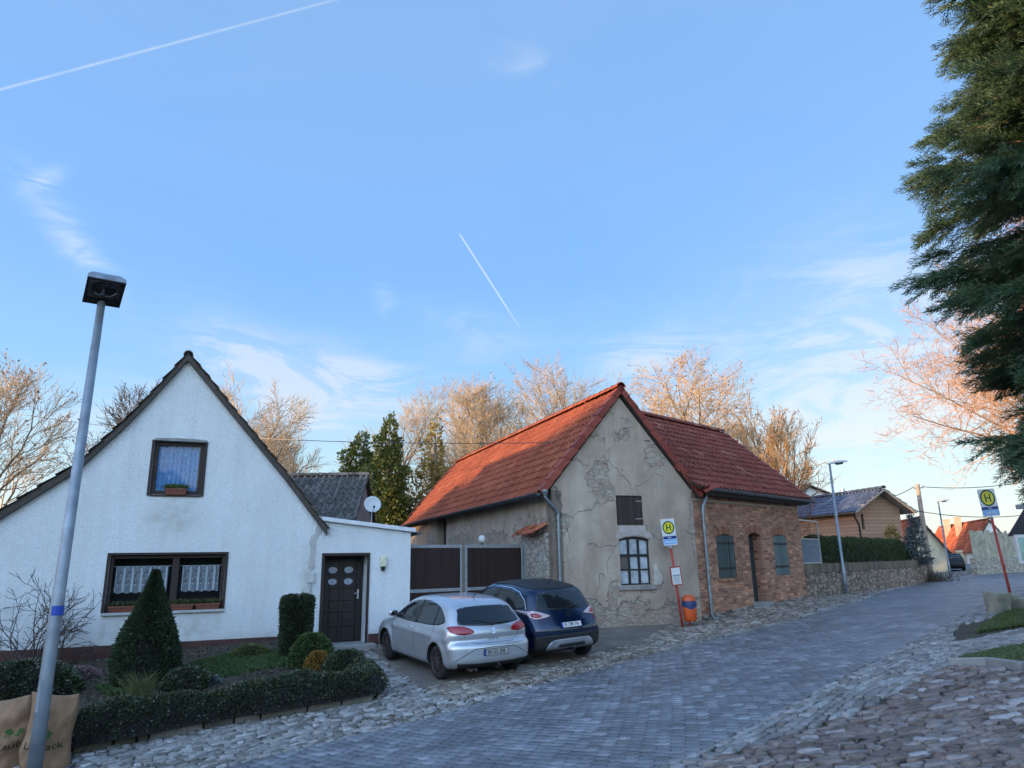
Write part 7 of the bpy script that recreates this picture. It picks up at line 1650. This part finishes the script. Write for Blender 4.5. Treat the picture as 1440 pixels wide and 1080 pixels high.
# weedy end of the wall
def _e(px,py,Y): p=atY(px,py,Y); return float(p[0]),Y
x_,y_=_e(1312,808,38.5); zc_=H(x_,y_)
rg=np.random.default_rng(66); n=5000; P=np.stack([x_-.5+rg.normal(0,.55,n),y_+rg.normal(0,.8,n),zc_+np.abs(rg.normal(0,.22,n))],1); T=thing('bramble','low brown bramble thicket where the rubble wall ends','shrub',(x_,y_,zc_)); leafcloud('foliage',P,.07,leafmat('bramble_leaves',[(0,(.03,.03,.015)),(.5,(.07,.055,.03)),(1,(.12,.10,.05))]),T,rg,.5)
# ------------------------------------------------------------ distant buildings
def gabled(name,label,fr,w,dep,zb,ze,zr,wallm,tilem,over=.35,win=(),cat='house',apex=None,ow=True,tw=.3,th=.4,tiles=True,barge=None,lo_over=.3):
    """gable front from s=0 to w in frame fr, running back dep"""
    ap=w/2 if apex is None else apex; T=thing(name,label,cat,tuple(fr(w/2,zb)))
    m=MB(); poly=[(0,zb),(w,zb),(w,ze),(ap,zr),(0,ze)]; m.prism(poly,fr,-.3,0,holes=[rect(*q) for q in win]); m.prism(poly,fr,-dep,-dep+.2)
    for u_,s_ in ((0,1),(w,-1)): 
        q=[fr(u_,zb,-.3),fr(u_,zb,-dep+.2),fr(u_,ze,-dep+.2),fr(u_,ze,-.3)]; m.add(q,[(0,1,2,3)],0,[[(.3,zb),(dep,zb),(dep,ze),(.3,ze)]])
    m.build('wall',wallm,T)
    for q in win: pane_window(fr,T,*q,-.1,M_black,.05,glass=M_glassd); 
    if win:
        m=MB(); 
        for q in win: fr.bx(m,q[0],q[1],q[2],q[3],-.4,-.3)
        m.build('interior',M_dark,T)
    rm=MB();tm=MB()
    for a,b in (((-lo_over,ze-lo_over*(zr-ze)/ap),(ap,zr)),((w+lo_over,ze-lo_over*(zr-ze)/(w-ap)),(ap,zr))):
        a=(a[0],a[1]+.12);b=(b[0],b[1]+.12)
        if tiles: slope(fr,a,b,over,-dep-.3,rm,tm,tw,th)
        else: roofslab(rm,[fr(a[0],a[1],over),fr(b[0],b[1],over),fr(b[0],b[1],-dep-.3),fr(a[0],a[1],-dep-.3)],.12)
    ridge(tm,fr(ap,zr+.18,over),fr(ap,zr+.18,-dep-.3),.13,seg=.5)
    r=rm.build('roof',barge or M_barge,T); tm.build('roof_tiles',tilem,r,fixn=False)
    return T
# timber clad house above the wall
TF=Fr(*(atY(1205,740,39.)[:2]),13.8)
def S(px,py): return TF.at(px,py)
w_=S(1268,740)[0]; ze_=S(1202,714)[1]; ze2=S(1268,716)[1]; zr2=S(1232,692)[1]; apx_=S(1232,700)[0]
M_clad2=m_wood('timber_cladding',(.40,.245,.165),.19,vert=False,var=.15,rough=.8,uv=True,gap=.05)
q1=S(1209,723);q2=S(1219,744)
th_=gabled('timber_house','timber clad bungalow with blue grey tiled roof above the hedge','x' and TF,w_,11.,1.2,(ze_+ze2)/2,zr2,M_clad2,m_tile('blue_grey_tile',[(0,(.045,.06,.10)),(.5,(.065,.085,.14)),(1,(.10,.13,.19))],0,.4,.6),.7,win=[(min(q1[0],q2[0])+.05,max(q1[0],q2[0])-.1,q2[1],q1[1])],apex=apx_,barge=simple('grey_fascia',(.30,.29,.28),.7),lo_over=.55)
m=MB(); fx=S(1186,692); 
cx0=TF(-.0,0,-4.4); zch=float(atY(1186,690,43.)[2]); xch=float(atY(1186,700,43.)[0])
m.tube([(xch,43.,3.),(xch,43.,zch)],.10,12); m.tube([(xch,43.,zch),(xch,43.,zch+.12)],[.15,.13],12); m.build('flue',simple('steel_flue',(.6,.6,.62),.3,.7),th_)
m=MB(); downp=[TF(-.25,ze_-.05,.2),TF(-.1,ze_-.5,.05),TF(.12,ze_-.9,.04),TF(.15,1.3,.04)]; m.tube(downp,.05,8); m.build('downpipe',M_brownpvc,th_)
# pale yellow box-shaped shrub in front of its wall
c=TF(1.0,1.3,1.3); 
T=thing('shrub','small yellowish shrub against the timber clad wall','shrub',tuple(c)); rg=np.random.default_rng(8); n=1200; v=rg.normal(0,1,(n,3)); v/=np.linalg.norm(v,axis=1,keepdims=True); leafcloud('foliage',np.array([c[0],c[1],c[2]+.95])+v*np.array([.45,.4,1.1])*rg.uniform(.6,1,(n,1)),.12,M_gold,T,rg)
# white gable peeping over the cottage roof end
p=atY(1124,697,66.); PF=Fr(float(p[0]),66.,16); zt_=float(atY(1137,684,66.)[2]); ze3=float(atY(1124,697,66.)[2]); w3=float(atY(1152,690,67)[0]-p[0])
gabled('white_house','small white gabled house peeping over the roof between the cottage and the timber house',PF,3.6,8,0,ze3,zt_,M_whiter,m_tile('dark_tile',[(0,(.05,.04,.04)),(1,(.12,.09,.08))],0,.8),apex=1.1)
# cream house with red roof
CFm=Fr(*(atY(1270,760,60.)[:2]),-16); A=lambda px,py: CFm.at(px,py)
wC=A(1329,770)[0]; zeC=A(1329,772)[1]; zrC=A(1293,731)[1]; apC=A(1293,740)[0]
q1=A(1295,748);q2=A(1300,758)
M_far=m_tile('orange_red_tile',[(0,(.22,.055,.03)),(.5,(.34,.09,.045)),(1,(.44,.14,.07))],0,.8,.2)
gabled('cream_house','cream house with a red roof and dark barge boards behind the utility pole',CFm,wC,8.,.3,zeC,zrC,M_cream,M_far,.4,win=[(q1[0],q2[0],q2[1],q1[1])],apex=apC,lo_over=.3,th=.45,tw=.35)
# far red roofed house with a porch, two chimneys
far0=atY(1370,775,76.); FFm=Fr(float(far0[0]),76.,-18); B_=lambda px,py: FFm.at(px,py)
wF=B_(1432,785)[0]*1.0; zeF=B_(1370,772)[1]; zrF=B_(1392,732)[1]; apF=B_(1392,740)[0]; wF=apF*2
q1=B_(1407,751);q2=B_(1412,760)
def prj(p):
    v=np.array(p,float)-cC; d=v@cF; return 720+FPX*(v@cR)/d,540-FPX*(v@cU)/d
def alongridge(px): 
    for k in np.arange(0,60,.1):
        if prj(FFm(apF,zrF,-k))[0]<px: return float(k)
    return 60.
depF=alongridge(1321)
fh=gabled('far_house','distant white gabled house with sunlit red roof and two chimneys at the bend',FFm,wF,depF,.3,zeF,zrF,M_whiter,M_far,.2,win=[(apF*.95,apF*.95+.7,zeF+.6,zeF+1.6)],apex=apF,th=.45,tw=.35)
for px_ in (1341,1357):
    k=alongridge(px_); u_=apF*.62; zb_=zeF+(zrF-zeF)*.5; m=MB(); FFm.bx(m,u_-.3,u_+.3,zb_,zrF+.75,-k-.3,-k+.3); FFm.bx(m,u_-.36,u_+.36,zrF+.75,zrF+.88,-k-.36,-k+.36); m.build('chimney',simple('pale_chimney',(.45,.35,.24),.9,var=.2),fh)
# porch/garage front at the left long side
m=MB(); LFm=Fr(*(FFm(-.02,0,-.2)[:2]),-18+90+180)
M_cr=M_cream
SFm=Fr(*(FFm(-.0,0,-9.)[:2]),-18-90+0)
for (u0_,u1_,z0_,z1_) in ((0,.9,.3,2.2),(3.2,5.6,.3,2.2),(.9,3.2,.3,1.1)): 
    SFm.bx(m,u0_,u1_,z0_,z1_,.05,.35)
m.build('porch_wall',M_cream,fh)
m=MB(); SFm.bx(m,.9,3.2,1.1,2.2,.05,.12); m.build('porch_opening',M_dark,fh)
m=MB(); SFm.bx(m,4.2,5.2,.3,1.9,.35,.38); m.build('porch_door',simple('grey_green_door',(.16,.20,.20),.6),fh)
# board fence on a stone base, right of the bend
FF2=Fr(*(atY(1374,800,52.)[:2]),30); zb2=H(float(FF2.o[0]),52.)
f2=thing('board_fence','weathered upright board fence on a stone base beside the far bend','fence',(float(FF2.o[0]),52.,zb2)); m=MB(); wf2=FF2.at(1439,800)[0]+3
m.prism(rect(0,wf2,zb2-.4,zb2+1.2),FF2,-.4,0); m.build('stone_base',m_rubble('pale_rubble',[(.36,.32,.25),(.44,.40,.32),(.50,.46,.38)],3.,1.3,.5),f2)
rg=np.random.default_rng(4); u=0.; k=0; zt2=FF2.at(1400,748)[1]; m=MB()
while u<wf2: FF2.bx(m,u,u+.27,zb2+1.1,zt2+rg.uniform(-.18,.12),-.12,-.08+rg.uniform(0,.03)); u+=.30
m.build('fence_boards',simple('weathered_fence',(.40,.37,.28),.9,var=.35,scale=2),f2)
# utility pole and its wires
up=atY(1307,797,41.); ux=float(up[0]); ut=atY(1290,681,41.); uz=H(ux,41.); pole=thing('utility_pole','leaning wooden utility pole beyond the hedge with wires to both sides','utility pole',(ux,41.,uz))
m=MB(); m.tube([(ux,41.,uz-.3),(float(ut[0]),41.,float(ut[2]))],[.15,.11],12); m.build('pole',simple('pale_weathered_wood',(.33,.28,.22),.85,var=.3,scale=3),pole,smooth=True)
m=MB(); t_=np.array(ut); m.tube([t_+np.array([-.25,0,-.25]),t_+np.array([.3,0,-.2])],.03,6)
for dx in (-.25,.3): m.lathe((t_[0]+dx,t_[1],t_[2]-.2),[(.03,0),(.05,.05),(.03,.1),(0,.12)],8)
m.build('insulators',simple('insulator',(.3,.28,.25),.4),pole)
def wire(label,a,b,sag,r=.012,name='overhead_wire'):
    a=np.array(a);b=np.array(b); m=MB(); m.tube([a*(1-t)+b*t-np.array([0,0,sag*4*t*(1-t)]) for t in np.linspace(0,1,24)],r,5,cap=False); o=m.build(name,M_black,fixn=False); tag(o,label,'wire','overhead wires')
wire('thin wire from the utility pole top to the right behind the conifer',t_+np.array([.3,0,-.15]),atY(1470,672,38.),.25,.02)
wire('thin wire from the utility pole top down to the timber clad house',t_+np.array([-.25,0,-.15]),TF(apx_+.6,zr2-.2,-2.),.3,.02)
wire('low wire running right from the timber clad house eaves past the far lamp',TF(w_,ze2+.1,0),atY(1460,722,40.),.35,.02)
wire('thin wire crossing from the left over the barn gable',BF(-1.35,4.95,.12),atY(-40,570,34.),.7,.012)
# flower boxes
def flowerbox(label,u0_,u1_,z,d,fr,h=.13,seed=1,n=260,gm=None):
    c=fr((u0_+u1_)/2,z,d); T=thing('flower_box',label,'flower box',tuple(c),'terracotta flower boxes'); m=MB(); 
    v=[fr(u0_+.02,z,d-.07),fr(u1_-.02,z,d-.07),fr(u1_-.02,z,d+.07),fr(u0_+.02,z,d+.07),fr(u0_,z+h,d-.09),fr(u1_,z+h,d-.09),fr(u1_,z+h,d+.09),fr(u0_,z+h,d+.09)]
    m.add(v,[(0,3,2,1),(0,1,5,4),(1,2,6,5),(2,3,7,6),(3,0,4,7),(4,5,6,7)]); o=m.build('planter',M_terra,T); bevel(o,.006); m=MB(); m.box((u0_-.01,z+h-.03,d-.10),(u1_+.01,z+h+.004,d+.10),fr=lambda a,b,c_:fr(a,b,c_)); m.build('planter_rim',M_terra,T)
    rg=np.random.default_rng(seed); P=np.array([fr(rg.uniform(u0_,u1_),z+h,d+rg.uniform(-.06,.06)) for _ in range(n)]); D=np.stack([rg.normal(0,.5,n),rg.normal(0,.5,n),np.ones(n)],1); leafcloud('plants',P,.11,M_broom if gm is None else gm,T,rg,.25,D); 
    P2=P+np.array([0,0,.06])+rg.normal(0,.03,P.shape)
flowerbox('terracotta flower box on the sill of the attic window',-5.52,-5.08,3.225,-.0,HF,.13,2)
M_gry=leafmat('heath_leaves',[(0,(.03,.05,.015)),(1,(.09,.10,.04))])
flowerbox('terracotta flower box at the left end of the wide window sill',-6.34,-5.70,.803,-.02,HF,.12,3,gm=M_gry); flowerbox('terracotta flower box in the middle of the wide window sill',-5.20,-4.74,.803,-.02,HF,.12,4,gm=M_gry); flowerbox('terracotta flower box at the right end of the wide window sill',-4.70,-4.22,.803,-.02,HF,.12,5,gm=M_gry)
# scattered small stones and dead leaves in the gutters of the paving
rg=np.random.default_rng(19); n=900; s__=rg.uniform(6,36,n); e=edge(s__,Lp,Ls)+np.abs(rg.normal(0,.35,n))[:,None]*np.array([-rdv[1],rdv[0]]); z=H(e[:,0],e[:,1])+.035
leafcloud('fallen_leaves',np.concatenate([e,z[:,None]],1),.045,leafmat('brown_litter',[(0,(.05,.035,.02)),(1,(.14,.09,.05))]),None,rg,.6,np.stack([rg.normal(0,1,n),rg.normal(0,1,n),np.full(n,.02)],1),kind='stuff')
